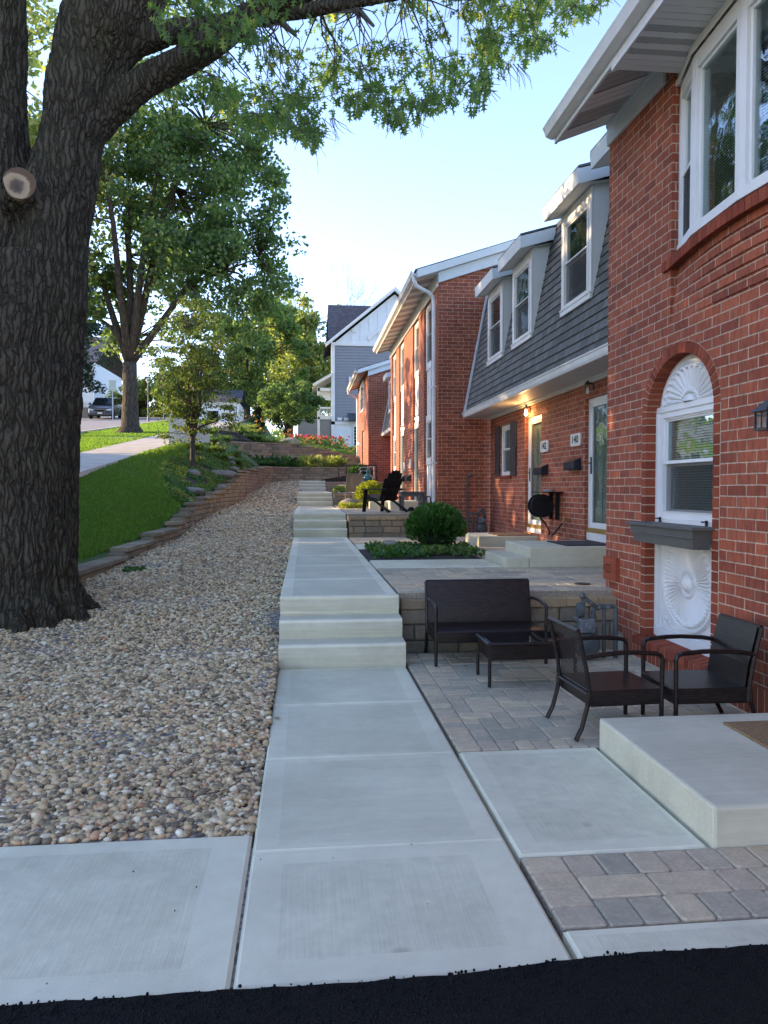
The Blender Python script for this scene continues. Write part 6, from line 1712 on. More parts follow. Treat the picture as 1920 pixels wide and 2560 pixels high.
# right leader
limb(TB, [(-2.72, 8.4, 2.2, .38), (-2.68, 8.4, 3.0, .38), (-2.62, 8.4, 3.9, .38), (-2.53, 8.4, 4.5, .36), (-2.42, 8.4, 5.0, .33), (-2.33, 8.4, 5.45, .35), (-2.24, 8.4, 5.9, .36), (-2.08, 8.4, 6.3, .42), (-1.75, 8.45, 6.9, .42), (-1.3, 8.5, 8.0, .36), (-1, 8.6, 9.5, .25), (-.9, 8.6, 11, .12)])
# left leader
limb(TB, [(-3.1, 8.45, 2.6, .44), (-3.2, 8.5, 3.4, .44), (-3.23, 8.5, 4.1, .42), (-3.24, 8.5, 4.7, .385), (-3.26, 8.55, 5.3, .355), (-3.27, 8.6, 6.0, .36), (-3.24, 8.6, 6.8, .34), (-3.4, 8.8, 8.6, .25), (-3.5, 9, 11, .12)])
# big boughs
limb(TB, [(-2.42, 8.4, 5.0, .24), (-2.02, 8.4, 5.42, .20), (-1.68, 8.38, 5.68, .165), (-1.30, 8.35, 5.88, .155), (-.90, 8.3, 6.13, .155), (-.50, 8.2, 6.37, .125), (-.05, 8.1, 6.56, .125), (.4, 8.0, 6.62, .125), (1.1, 7.9, 6.72, .10), (1.9, 7.8, 6.85, .07), (2.8, 7.7, 6.95, .04)])
limb(TB, [(-2.2, 8.4, 5.7, .26), (-1.84, 8.45, 6.10, .17), (-1.42, 8.5, 6.29, .125), (-1.06, 8.6, 6.43, .11), (-.6, 8.7, 6.6, .10), (.2, 8.9, 6.9, .08), (1.2, 9.2, 7.3, .05)])
# root flares
for a, L in ((-20, .72), (-75, .68), (-120, .72), (15, .72), (-50, .62)):
    ca, sa = math.cos(R(a)), math.sin(R(a)); limb(TB, [(-2.95 + .34*ca, 8.4 + .34*sa, .55, .14), (-2.95 + .53*ca, 8.4 + .53*sa, .22, .13), (-2.95 + (L)*ca, 8.4 + L*sa, .02, .10), (-2.95 + (L+.16)*ca, 8.4 + (L+.16)*sa, -.2, .08)], 16)
# branch collar for the sawn stub
limb(TB, [(-3.02, 8.45, 4.2, .22), (-2.86, 8.15, 4.34, .185), (-2.79, 7.98, 4.40, .165)], 24)
TB.v = [((x - .012) * OS, y * OS, 1.405 + (z - 1.405) * OS) for x, y, z in TB.v]
tmp = TB.build('trunk_raw', M['bark_oak'])
md = tmp.modifiers.new('r', 'REMESH'); md.mode = 'VOXEL'; md.voxel_size = .021; md.adaptivity = 0
sm = tmp.modifiers.new('s', 'SMOOTH'); sm.iterations = 6; sm.factor = .5
dg = bpy.context.evaluated_depsgraph_get(); me = bpy.data.meshes.new_from_object(tmp.evaluated_get(dg)); bpy.data.objects.remove(tmp)
nv = len(me.vertices); co = np.zeros(nv*3); me.vertices.foreach_get('co', co); co = co.reshape(-1, 3)
nr = np.zeros(nv*3); me.vertices.foreach_get('normal', nr); nr = nr.reshape(-1, 3)
def bark_h(p):
    x, y, z = p
    q = Vector((x*13 + .5*noise.noise(Vector((x*4, y*4, z*3))), y*13, z*2.6))
    a = 1 - abs(noise.noise(q)) * 2.4
    b = 1 - abs(noise.noise(Vector((x*26, y*26, z*7)))) * 2.2
    c_ = noise.noise(Vector((x*1.8, y*1.8, z*1.4)))
    return -.030*max(0, a)**2 - .010*max(0, b) + .03*c_
hh = np.array([bark_h(p) for p in co.tolist()])
mask = (co[:, 1] < 8.5) & (co[:, 2] < 7.2)
thin = np.clip((co[:, 0] + 2.1) / .8, 0, 1); hh *= (1 - .6*thin)
stub = np.exp(-(((co[:, 0]+2.48)**2 + (co[:, 1]-7.10)**2 + (co[:, 2]-4.07)**2) / .02)); hh *= (1 - stub)
co2 = co + nr * (hh * mask)[:, None]; me.vertices.foreach_set('co', co2.reshape(-1)); me.polygons.foreach_set('use_smooth', [True]*len(me.polygons)); me.update()
me.materials.clear(); me.materials.append(M['bark_oak'])
o = bpy.data.objects.new('trunk', me); COL.objects.link(o); adopt(o, oak)
ct = MB(); nseg = 30; b0 = [(0, 0, 0)] + [((.152 + .008*math.sin(3*a) )*math.cos(a), (.165)*math.sin(a), .0) for a in [2*math.pi*i/nseg for i in range(nseg)]]
ct.add(b0, [(0, 1+i, 1+(i+1) % nseg) for i in range(nseg)])
ct.add([(x*1.0, y*1.0, 0) for x, y, z in b0[1:]] + [(x*.98, y*.98, -.14) for x, y, z in b0[1:]], [(i, nseg+i, nseg+(i+1) % nseg, (i+1) % nseg) for i in range(nseg)])
cut = ct.build('sawn_stub', M['cut'], None)
cut.rotation_euler = Vector((.30, -1, .10)).to_track_quat('Z', 'Y').to_euler(); cut.location = Vector((-2.47, 7.04, 4.08)) - Vector(oak.location); cut.scale = (.86, .86, .86)
cut.parent = oak
# oak foliage: hanging sprays under and along the boughs
rg = np.random.default_rng(21)
def zlow(a):      # lower edge of the foliage as height/distance for a bearing x/y
    xs_ = [-.40, -.2, -.16, -.14, -.11, -.06, -.035, -.01, .0137, .03, .087, .123, .14, .166, .2, .237, .25, .31, .36, .403, .45]
    v_ = [.62, .60, .57, .54, .48, .458, .462, .456, .438, .47, .496, .463, .48, .495, .51, .506, .55, .575, .62, .65, .75]
    return np.interp(a, xs_, v_)
spr = []; tw = MB(); tries = 0
while len(spr) < 320 and tries < 40000:
    tries += 1
    y = rg.uniform(6.2, 10.5); a = rg.uniform(-.18, .43); x = a*y
    lo = 1.405 + float(zlow(a))*y; z = lo + .10 + (1.405 + .80*y - lo - .10) * rg.random() ** 1.15
    if noise.noise(Vector((x*1.3, y*.8, z*1.4))) < -.22: continue
    spr.append((x, y, z))
spr = np.array(spr)
# a few deliberately low tips and the sprays in front of the bough
low_tips = [(a_*y_, y_, 1.405 + (float(zlow(a_)) + .022)*y_) for y_ in (6.8, 7.6, 8.4) for a_ in (-.11, -.06, -.035, 0, .0137, .087, .123, .166, .2, .237, .31, .36)]
low_tips += [(-1.0, 7.0, 5.75), (-.85, 6.95, 5.6)]
spr = np.concatenate([spr, np.array(low_tips)])
P, Rt, Sc = [], [], []
bough = np.array([(-1.68, 8.38, 5.68), (-1.30, 8.35, 5.88), (-.90, 8.3, 6.13), (-.5, 8.2, 6.37), (-.05, 8.1, 6.56), (.4, 8.0, 6.62), (1.1, 7.9, 6.72), (1.9, 7.8, 6.85), (2.8, 7.7, 6.95), (-1.06, 8.6, 6.43), (-.6, 8.7, 6.6), (.2, 8.9, 6.9), (1.2, 9.2, 7.3), (.7, 10, 7.6), (-.3, 10, 7.4), (-1.3, 10.2, 7.1)])
bough = bough * OS + np.array([0, 0, 1.405*(1-OS)])
OV = lambda L: [(x*OS, y*OS, 1.405+(z-1.405)*OS) for x, y, z in L]
tw.tube(OV([(-.6, 8.7, 6.6), (-.4, 9.4, 7.0), (-.3, 10, 7.4), (-.1, 11, 7.8)]), [.06, .05, .04, .02], 8); tw.tube(OV([(.2, 8.9, 6.9), (.7, 10, 7.6), (1, 11, 8)]), [.05, .04, .02], 8); tw.tube(OV([(-1.42, 8.5, 6.29), (-1.3, 9.5, 6.8), (-1.3, 10.2, 7.1), (-1.1, 11, 7.4)]), [.06, .05, .03, .02], 8)
for s in spr:
    d = np.linalg.norm(bough - s, axis=1); q = Vector(bough[d.argmin()]); e = Vector(s)
    mid = q.lerp(e, .5) + Vector((rg.normal()*.12, rg.normal()*.12, .12))
    if (e-q).length < 1.1: tw.tube([q, q.lerp(mid, .5) + Vector((rg.normal()*.04, 0, .02)), mid, mid.lerp(e, .5) + Vector((rg.normal()*.04, 0, .02)), e], [.010, .008, .006, .004, .003], 5, cap=False)
    for k in range(rg.integers(3, 6)):
        dr = Vector(rg.normal(size=3)); dr.z = -abs(dr.z)*.7; dr.normalize(); L = rg.uniform(.14, .34)
        f_ = e + dr*L; tw.tube([e, e.lerp(f_, .5) + Vector((0, 0, .02)), f_], [.004, .003, .002], 4, cap=False)
        nl = rg.integers(5, 9)
        for j in range(nl):
            tt = (j + 1)/nl; P.append(e.lerp(f_, tt) + Vector(rg.normal(size=3))*.035)
P = np.array([tuple(p) for p in P]); keep = (P[:, 2]-1.405)/P[:, 1] > zlow(P[:, 0]/P[:, 1]) - .004; P = P[keep]; N = len(P)
hang = np.array([[1, 0, 0], [0, 0, 1.], [0, -1., 0]])
rot = rot_z_tilt(N, rg, .75) @ np.broadcast_to(hang, (N, 3, 3)); mixm = rg.random(N) < .35; rot = np.where(mixm[:, None, None], rot_random(N, rg), rot)
scatter('foliage', LOB_V, LOB_F, P, rot, rg.uniform(.07, .12, N), M['leaf_oak'], oak)
tw.build('twigs', M['bark_thin'], oak)
# upper crown of the same oak, above the picture, which shades the yard
cl = []
rgc = np.random.default_rng(4)
for _ in range(70):
    p = np.array([-1.8, 8.6, 10.5]) + rgc.normal(size=3)*np.array([3.0, 2.6, 1.6])
    if p[2] > 1.405 + .80*max(p[1], 1) and p[2] > 8.2: cl.append(p)
leaves('upper_crown', np.array(cl), np.full(len(cl), .75), 60, .2, M['leaf_oak'], oak, rgc, .7)
# bare twigs hanging right of the foliage
bt = MB(); rp = random.Random(3)
for k in range(12):
    s = Vector((1.95 + rp.uniform(-.05, .1), 7.2, 5.45)); e = s + Vector((rp.uniform(-.1, .15), 0, rp.uniform(-.32, -.15))); bt.tube([s, s.lerp(e, .5) + Vector((rp.uniform(-.05, .05), 0, 0)), e], [.004, .003, .0015], 4, cap=False)
    bt2 = bt2 if k else MB(); s = Vector((.22 + rp.uniform(-.05, .1), 7.4, 4.95)); e = s + Vector((rp.uniform(.02, .2), 0, rp.uniform(-.28, -.08))); bt2.tube([s, s.lerp(e, .5) + Vector((rp.uniform(-.05, .05), 0, 0)), e], [.004, .003, .0015], 4, cap=False)
bt.build('bare_twigs', M['bark_thin'], oak); bt2.build('bare_twigs', M['bark_thin'], oak)

# ------------------------------------------------------------------ other trees
tree('maple_tree', 'tall dense street maple with a many stemmed trunk on the grass verge', (-7.05, 32.0, 3.62), 2.9, (-5.2, 32.5, 12.4), (4.7, 4.0, 7.1), 330, 130, .20, M['leaf_dark'], M['bark_far'], .33, 3, nlimb=11, clr=.135, flat=.55, lowcut=6.8, gap=.14, hollow=.25)
tree('locust_tree', 'slender young tree with fine feathery foliage growing in the rock garden', (-3.0, 21.0, 1.85), 1.0, (-2.95, 21, 4.5), (1.4, 1.2, 2.3), 230, 60, .07, M['leaf_locust'], M['bark_thin'], .075, 12, nlimb=14, clr=.15, flat=.4, gap=.6, hollow=.1)
def lm(name, label, base, fork, c, rad, n, per, ls, lf, tr, seed, **k): return tree(name, label, base, fork, c, rad, n, per, ls, M[lf], M['bark_far'], tr, seed, **k)
lm('garden_tree', 'small multi stemmed round tree above the upper block wall', (-.95, 42, 3.9), .4, (-.85, 42, 6.0), (1.75, 1.5, 1.25), 90, 110, .13, 'leaf_dark', .07, 31, nlimb=7, clr=.2, lowcut=4.8, gap=.5)
lm('conifer_shrub', 'dark columnar evergreen beside the small round tree', (-2.6, 42.5, 3.85), .2, (-2.6, 42.5, 4.95), (.42, .4, 1.1), 60, 90, .1, 'leaf_spruce', .08, 32, nlimb=2, clr=.3, gap=1, hollow=.2)
lm('willow_tree', 'tall yellow green tree with drooping foliage behind the grey house', (1.2, 70, 6.0), 4.5, (.6, 70, 13.6), (5.2, 3.5, 6.2), 240, 90, .34, 'leaf_light', .38, 33, nlimb=12, clr=.15, gap=.22, flat=.9)
lm('broadleaf_tree', 'mid green tree with a forked trunk between the maple and the willow', (-4.1, 56, 5.6), 3.4, (-3.4, 56, 11.2), (3.6, 3, 4.6), 150, 90, .28, 'leaf_mid', .26, 34, nlimb=9, clr=.16, gap=.22, lowcut=7.6)
lm('broadleaf_tree', 'broad backlit tree behind the street lamp on the left', (-13.5, 66, 6.6), 1.0, (-12.2, 66, 8.4), (4.0, 3, 2.2), 150, 100, .28, 'leaf_light', .2, 35, nlimb=8, clr=.17, gap=.25)
lm('broadleaf_tree', 'low dense tree behind the feathery young tree', (-8.0, 62, 6.9), 1.0, (-8.2, 62, 9.0), (3.8, 3, 2.8), 150, 100, .26, 'leaf_mid', .2, 36, nlimb=8, clr=.17, gap=.4)
lm('broadleaf_tree', 'tall pale tree filling the gap behind the broadleaf tree', (-1.5, 85, 6.0), 3, (-2.2, 85, 14.2), (5.5, 3, 6.0), 200, 90, .4, 'leaf_light', .35, 37, nlimb=9, clr=.15, gap=.12)
lm('spruce_tree', 'dark drooping spruce hanging over the parked van', (-18.5, 58, 7.0), 1.5, (-18.3, 58, 12.5), (4.0, 3.5, 7.0), 260, 120, .24, 'leaf_spruce', .3, 38, nlimb=16, clr=.14, gap=.5, hollow=.2, lowcut=8.6)
lm('verge_tree', 'bright backlit tree seen between the two stems of the oak', (-12.5, 30, 3.6), 4, (-13.0, 31, 13.5), (5.5, 4, 8.0), 230, 80, .26, 'leaf_light', .3, 39, nlimb=9, clr=.15, gap=.16)
# neighbours outside the frame that shade the yard in the evening
lm('verge_tree', 'street tree on the verge beyond the left edge of the picture, nearer one', (-9.8, 10.5, 1.25), 2.2, (-10.0, 8.8, 5.3), (3.4, 6.6, 4.0), 330, 80, .36, 'leaf_dark', .3, 40, nlimb=6, clr=.25, gap=.25)
lm('verge_tree', 'street tree on the verge beyond the left edge of the picture, farther one', (-14.5, 19.5, 2.4), 2.2, (-15.0, 18.5, 7.4), (3.8, 4.6, 4.6), 170, 70, .36, 'leaf_dark', .3, 41, nlimb=6, clr=.25, gap=.2)
lm('verge_tree', 'street tree across the street beyond the left edge of the picture', (-22, 10, 1.4), 2, (-22, 10, 6.6), (3.5, 6.0, 5.0), 130, 70, .4, 'leaf_dark', .3, 42, nlimb=6, clr=.28, gap=.3)
# bare crown behind the willow
bc = thing('bare_tree', 'leafless pale grey tree crown rising behind the willow', 'tree', (1.5, 88, 6))
m_ = MB(); rp = random.Random(8)
def twig(p, d, L, r_, dep):
    e = p + d*L; m_.tube([p, p.lerp(e, .5) + Vector((rp.uniform(-.1,.1), 0, 0))*L, e], [r_, r_*.8, r_*.55], 4, cap=False)
    if dep == 0: return
    for _ in range(3): twig(e, (d + Vector((rp.uniform(-.55,.55), rp.uniform(-.3,.3), rp.uniform(-.12,.3)))).normalized(), L*rp.uniform(.6,.85), r_*.55, dep-1)
twig(Vector((1.5, 88, 6)), Vector((0, 0, 1)), 10.5, .2, 0)
for k in range(6): twig(Vector((1.5, 88, 15.5)), Vector((rp.uniform(-.8,.8), 0, .8)).normalized(), 4.0, .1, 4)
m_.build('branches', plain('pale_bark', (.25, .24, .24), .9), bc)

# ------------------------------------------------------------------ shrubs, flowers
def ball_shrub(label, x, y, z, r_, h, leafm='leaf_arb', n=2600, seed=1, group=None, spike=True, name='arborvitae_shrub'):
    t = thing(name, label, 'shrub', (x, y, z), group); rg = np.random.default_rng(seed)
    m_ = MB(); m_.tube([(x, y, z-.05), (x, y, z+h*.5)], [.03, .02], 6); 
    N = n; g = rg.normal(size=(N, 3)); g[:, 2] = np.abs(g[:, 2]) * 1.0 - .35*(rg.random(N) < .4); g /= np.linalg.norm(g, axis=1)[:, None]
    rr = rg.uniform(.55, 1.0, N)**.5 * (1 + .06*np.array([noise.noise(Vector(q*2.2) + Vector((seed, 0, 0))) for q in g]))
    P = np.array([x, y, z + h*.48]) + g*rr[:, None]*np.array([r_, r_, h*.5])
    # frond quads pointing outwards and up
    rot = np.zeros((N, 3, 3)); d = g + np.array([0, 0, .55]) + rg.normal(size=(N, 3))*.28; d /= np.linalg.norm(d, axis=1)[:, None]
    a = rg.normal(size=(N, 3)); a -= (a*d).sum(1)[:, None]*d; a /= np.linalg.norm(a, axis=1)[:, None]; c_ = np.cross(a, d)
    rot[:, :, 0] = a; rot[:, :, 1] = d; rot[:, :, 2] = c_
    fv = np.array([(-.05,0,0), (.05,0,0), (.17,.35,.02), (.09,.5,0), (.2,.75,.02), (.03,1,0), (-.03,1,0), (-.18,.7,.02), (-.08,.5,0), (-.2,.3,.02)]); ff = np.array([(0,1,3,8), (1,2,3,3), (8,9,0,0), (8,3,5,6), (3,4,5,5), (6,7,8,8)])
    ff = np.array([(0,1,3,8), (8,3,5,6)]); ff3 = None
    fv2 = fv; 
    scatter('foliage', fv2, np.array([(0,1,3),(0,3,8),(1,2,3),(8,9,0),(8,3,5),(8,5,6),(3,4,5),(6,7,8)]), P, rot, r_*.30*rg.uniform(.6, 1.25, N), M[leafm], t)
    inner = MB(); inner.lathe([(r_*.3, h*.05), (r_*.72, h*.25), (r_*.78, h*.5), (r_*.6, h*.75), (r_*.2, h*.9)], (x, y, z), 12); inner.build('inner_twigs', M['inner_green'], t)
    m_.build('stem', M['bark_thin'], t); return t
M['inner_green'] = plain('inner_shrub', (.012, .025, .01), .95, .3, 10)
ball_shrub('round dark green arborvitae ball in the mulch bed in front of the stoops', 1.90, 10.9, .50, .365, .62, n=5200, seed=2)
ball_shrub('round bright golden green bush beside the black slatted chair', 1.62, 18.6, .93, .33, .60, 'leaf_gold', n=2600, seed=3)
ball_shrub('dark round shrub behind the black railing', 2.2, 30.2, 1.65, .42, .66, 'leaf_arb', n=1200, seed=4)

def strap_clump(label, x, y, z, n, L, mat, seed, name='daylily_plant', group=None, flowers=None, cat='plant', wid=.014):
    t = thing(name, label, cat, (x, y, z), group); rg = np.random.default_rng(seed)
    P, F = [], []
    mb_ = MB()
    for k in range(n):
        a = rg.uniform(0, 2*np.pi); l = L*rg.uniform(.7, 1.15); bx, by = x + rg.normal()*L*.12, y + rg.normal()*L*.12
        dx, dy = math.cos(a), math.sin(a); pts = []
        for j in range(5):
            s = j/4; out = l*.75*s**1.4; up = l*(1.05*s - .75*s*s*rg.uniform(.8, 1.1)); pts.append((bx + dx*out, by + dy*out, z + up, wid*(1 - .85*s)))
        b = len(mb_.v)
        for (px, py, pz, w_) in pts: mb_.v += [(px - dy*w_, py + dx*w_, pz), (px + dy*w_, py - dx*w_, pz)]
        for j in range(4): mb_.f.append([b+2*j, b+2*j+1, b+2*j+3, b+2*j+2]); mb_.c.append(.5); mb_.m.append(0)
    mb_.build('leaves', M[mat], t)
    if flowers:
        C_ = []; st = MB()
        for k in range(flowers[1]):
            p = (x + rg.normal()*L*.5, y + rg.normal()*L*.3, z + L*rg.uniform(.75, 1.05)); C_.append(p); st.tube([(x + rg.normal()*L*.1, y, z), p], .004, 4, cap=False)
        leaves('flowers', np.array(C_), np.full(len(C_), flowers[2]), 7, flowers[2]*1.6, M[flowers[0]], t, rg, .7); st.build('stalks', M[mat], t)
    return t
rgs = np.random.default_rng(50); k = 0
# daylilies: clumps along the sidewalk end and over the upper wall
spots = [(-3.4, 24.5), (-3.0, 25.3), (-2.6, 24.6), (-3.55, 26.4), (-2.9, 26.6), (-2.2, 25.4), (-2.5, 27.6), (-3.3, 28.0)]
for i, (x, y) in enumerate(spots):
    z = float(height(x, y)); strap_clump('arching clump of strappy daylily leaves beside the white fence post', x, y, z, 150, .62, 'leaf_mid', 60+i, group='daylilies beside the white fence post', wid=.02)
for i in range(16):
    x = -3.1 + i*.42; y = 36.3 + rgs.uniform(-.3, .6); z = float(height(x, y)) 
    strap_clump('daylily clump with small orange flowers on top of the upper block wall', x, y, z, 130, .8, 'leaf_mid', 80+i, group='daylilies above the upper block wall', flowers=('leaf_orange', 2, .045), wid=.025)
for i in range(8):
    x = -3.0 + i*.5 + rgs.uniform(-.2, .2); y = 38.2 + rgs.uniform(0, 2.5); z = float(height(x, y))
    strap_clump('taller daylily clump farther up the flowered slope', x, y, z, 110, .9, 'leaf_light', 110+i, group='daylilies farther up the slope', flowers=('leaf_orange', 2, .055), wid=.03)
for i in range(9):
    x = .2 + i*.35; y = 39 + rgs.uniform(-1.5, 3); z = float(height(x, y))
    strap_clump('grassy mound on the slope below the grey house', x, y, z, 110, .8, 'leaf_mid' if i % 2 else 'leaf_arb', 130+i, group='grassy mounds below the grey house', wid=.025, flowers=('leaf_orange', 2, .07) if i % 3 == 0 else None)
def leafy(label, x, y, z, r_, h, mat, seed, n=260, ls=.12, group=None, flowers=None, name='hosta_plant'):
    t = thing(name, label, 'plant', (x, y, z), group); rg = np.random.default_rng(seed)
    C_ = np.array([[x, y, z + h*.45]]); g = rg.normal(size=(n, 3)); g[:, 2] = np.abs(g[:, 2])*.8; g /= np.linalg.norm(g, axis=1)[:, None]
    P = np.array([x, y, z]) + g*np.array([r_, r_, h])*(rg.random(n)**.4)[:, None]
    d = g + np.array([0, 0, .1]); d /= np.linalg.norm(d, axis=1)[:, None]; a = np.cross(d, np.array([0, 0, 1.])) + rg.normal(size=(n, 3))*.25; a -= (a*d).sum(1)[:, None]*d; a /= np.linalg.norm(a, axis=1)[:, None]
    rot = np.stack([a, d, np.cross(a, d)], 2)
    scatter('leaves', LEAF_V, LEAF_F, P, rot, ls*rg.uniform(.6, 1.2, n), M[mat], t)
    if flowers: leaves('flowers', np.array([[x + rg.normal()*r_*.6, y + rg.normal()*r_*.4, z + h*rg.uniform(.8, 1.15)] for _ in range(flowers[1])]), np.full(flowers[1], flowers[2]), 8, flowers[2]*1.3, M[flowers[0]], t, rg)
    return t
for i in range(14):
    x = -3.9 + (i % 7)*.42 + rgs.uniform(-.1, .1); y = 31.9 + (i//7)*1.6 + rgs.uniform(-.3, .3); z = float(height(x, y))
    strap_clump('clump of strappy leaves filling the bank left of the two block walls', x, y, z, 120, .7, 'leaf_mid', 220+i, group='strappy clumps on the bank', wid=.022)
hs_ = [(-2.35, 31.9, .34, 'leaf_arb'), (-1.9, 32.2, .4, 'leaf_arb'), (-1.3, 32.2, .36, 'leaf_arb'), (-.7, 32.6, .45, 'leaf_arb'), (-.1, 32.6, .4, 'leaf_mid'), (.15, 32.1, .32, 'leaf_light'), (.6, 32.4, .45, 'leaf_light'), (1.1, 32.1, .35, 'leaf_light'), (1.5, 32.4, .4, 'leaf_mid'), (-1.6, 33.4, .45, 'leaf_arb'), (-.9, 33.9, .45, 'leaf_arb')]
for i, (x, y, r_, mt) in enumerate(hs_):
    leafy('leafy plant in the bed between the two block walls', x, y, 2.24, r_, .5 + .15*(mt == 'leaf_gold'), mt, 150+i, n=300, ls=.17, group='leafy plants between the two block walls', flowers=('leaf_violet', 5, .05) if i in (1, 2, 3, 9, 10) else None)
for i in range(9):
    x = -.6 + i*.34; y = 44 + (i % 3)*.5; leafy('mound of pink flowers in front of the stone porch base', x, y, float(height(x, y)) + .15, .42, .6, 'leaf_mid', 170+i, n=160, ls=.16, group='pink flower mounds near the grey house', flowers=('leaf_pink', 8, .09), name='flower_mound')
for i, (x, y) in enumerate([(-18.0, 52), (-17.0, 52.5), (-16.2, 52)]):
    leafy('flowering bush on the lawn across the street', x, y, float(sy(y)) + .2, .7, .9, 'leaf_mid', 190+i, n=200, ls=.2, group='flowering bushes across the street', flowers=('leaf_orange', 12, .12), name='flower_mound')

# rock garden: stones and low mats between lawn and block wall
def boulder(label, x, y, z, sx, sy_, sz, mat, seed, rz=0, group=None, name='boulder'):
    bm = bmesh.new(); bmesh.ops.create_icosphere(bm, subdivisions=4, radius=1)
    for v in bm.verts:
        p = v.co.copy(); h = 1 + .22*noise.noise(p*1.2 + Vector((seed, 0, 0))) + .06*noise.noise(p*5 + Vector((seed, 0, 0)))
        q = p*h; q.x = math.copysign(abs(q.x)**.8, q.x); q.y = math.copysign(abs(q.y)**.8, q.y); v.co = (q.x*sx, q.y*sy_, q.z*sz)
    me = bpy.data.meshes.new(name); bm.to_mesh(me); bm.free(); me.polygons.foreach_set('use_smooth', [True]*len(me.polygons)); me.materials.append(M[mat])
    o = bpy.data.objects.new(name, me); COL.objects.link(o); o.location = (x, y, z); o.rotation_euler = (0, 0, rz); tag(o, label, 'rock', group); return o
boulder('round tan boulder among the yellow flowers on the upper terrace', 1.12, 18.9, 1.02, .25, .18, .13, 'rock', 1)
boulder('small grey boulder in the mulch bed left of the round dark bush', 1.20, 10.75, .56, .16, .12, .12, 'rock', 2)
for i, (x, y, sx, sy_, sz) in enumerate([(-2.6, 25.6, .36, .2, .13), (-2.35, 24.9, .18, .14, .11), (-2.35, 22.0, .55, .24, .15), (-2.2, 20.4, .2, .15, .10), (-2.55, 17.4, .42, .24, .11), (-2.85, 19.9, .24, .18, .14), (-2.2, 24.0, .24, .14, .09)]):
    z = float(height(x, y)) + sz*.45
    lb = ['long pale ledge stone near the top of the rock garden', 'small pale stone under the topmost ledge stone', 'broad flat pale ledge stone in the middle of the rock garden', 'small white stone at the right edge of the rock garden', 'flat grey stone at the lower edge of the rock garden', 'brownish block of stone at the foot of the feathery tree', 'thin pale stone beside the block wall in the rock garden'][i]
    boulder(lb, x, y, z - .02, sx*.8, sy_*.8, sz*.8, 'limestone', 10+i, rz=rgs.uniform(-.3, .3), group='ledge stones in the rock garden', name='ledge_stone')
boulder('single cobble at the foot of the oak', -2.45, 7.95, .27, .05, .04, .04, 'rock', 30, name='cobble')
boulder('round grey boulder in the daylilies', -.75, 37.6, 3.55, .5, .35, .34, 'rock', 31)

def cover(name, label, n, xf, mat, ls, seed, hgt=.08, base=(LEAF_V, LEAF_F)):
    rg = np.random.default_rng(seed); P = xf(rg, n); N = len(P)
    rot = rot_random(N, rg); P[:, 2] += rg.uniform(0, hgt, N)
    o = scatter(name, base[0] - np.array([0, .5, 0]), base[1], P, rot, ls*rg.uniform(.6, 1.3, N), M[mat], None, kind='stuff'); return o
def region(x0, x1, y0, y1, fn, nz=None, thr=-1):
    def f(rg, n):
        x = rg.uniform(0, 1, n); y = rg.uniform(y0, y1, n); X0 = np.array([x0(v) if callable(x0) else x0 for v in y]); X1 = np.array([x1(v) if callable(x1) else x1 for v in y])
        x = X0 + (X1-X0)*x; k = np.array([noise.noise(Vector((a*1.3, b*1.3, nz or 0))) > thr for a, b in zip(x, y)]); x, y = x[k], y[k]
        z = fn(x, y) if callable(fn) else np.full(len(x), fn)
        return np.stack([x, y, z], 1)
    return f
rock_l = lambda y: float(Xw(y)) - .28 - np.interp(y, [15.6, 18, 21, 24, 29], [.12, .9, 1.35, 1.25, .7])
rock_r = lambda y: float(Xw(y)) - .25
cover('garden_groundcover', '', 14000, region(rock_l, rock_r, 15.8, 29, lambda a, b: height(a, b) + .0, 3, -.15), 'leaf_mid', .08, 5)
cover('garden_groundcover', '', 9000, region(rock_l, rock_r, 15.8, 29, lambda a, b: height(a, b) + .0, 8, 0), 'leaf_arb', .08, 6)
cover('garden_groundcover', '', 1500, region(lambda y: rock_l(y) - .1, lambda y: rock_l(y) + .5, 15.8, 20, lambda a, b: height(a, b) + .02, 9, .05), 'leaf_gold', .07, 7)
mb = MB()      # dark soil of the rock garden, draped just above the ground sheet
ysr = np.arange(15.8, 29.6, .4)
for a, b in zip(ysr[:-1], ysr[1:]):
    for k in range(6):
        def pt_(y, t): x = rock_l(y)*(1-t) + (rock_r(y)+.02)*t; return (x, y, float(height(x, y)) + .012)
        mb.add([pt_(a, k/6), pt_(a, (k+1)/6), pt_(b, (k+1)/6), pt_(b, k/6)], [(0,1,2,3)])
mb.build('rock_garden_soil', M['soil'], kind='structure')
# mulch bed with the round shrub
mb = MB(); mb.box(.81, 2.29, 9.56, 11.34, .3, .495); mb.build('mulch_bed', M['soil'], kind='structure')
cover('bed_groundcover', '', 2600, region(.88, 2.35, 9.72, 11.25, .51, 2, -.12), 'leaf_arb', .065, 8, .10)
cover('bed_groundcover', '', 1000, region(.95, 2.4, 9.8, 11.2, .53, 6, 0), 'leaf_mid', .06, 9, .10)
cover('flower_groundcover', '', 900, region(.86, 1.5, 18.2, 19.3, .94, 2, -1), 'leaf_gold', .07, 10, .12)
cover('flower_groundcover', '', 400, region(.85, 1.3, 22.0, 22.6, 1.30, 2, -1), 'leaf_mid', .09, 13, .15)
cover('gravel_weeds', '', 140, region(-2.25, -2.0, 9.6, 9.9, lambda a, b: gz(b) + .0, 2, -1), 'leaf_arb', .06, 14, .05)
cover('slope_groundcover', '', 9000, region(-3.2, 4.5, 36.2, 47, lambda a, b: height(a, b), 4, -.25), 'leaf_mid', .2, 11, .2)

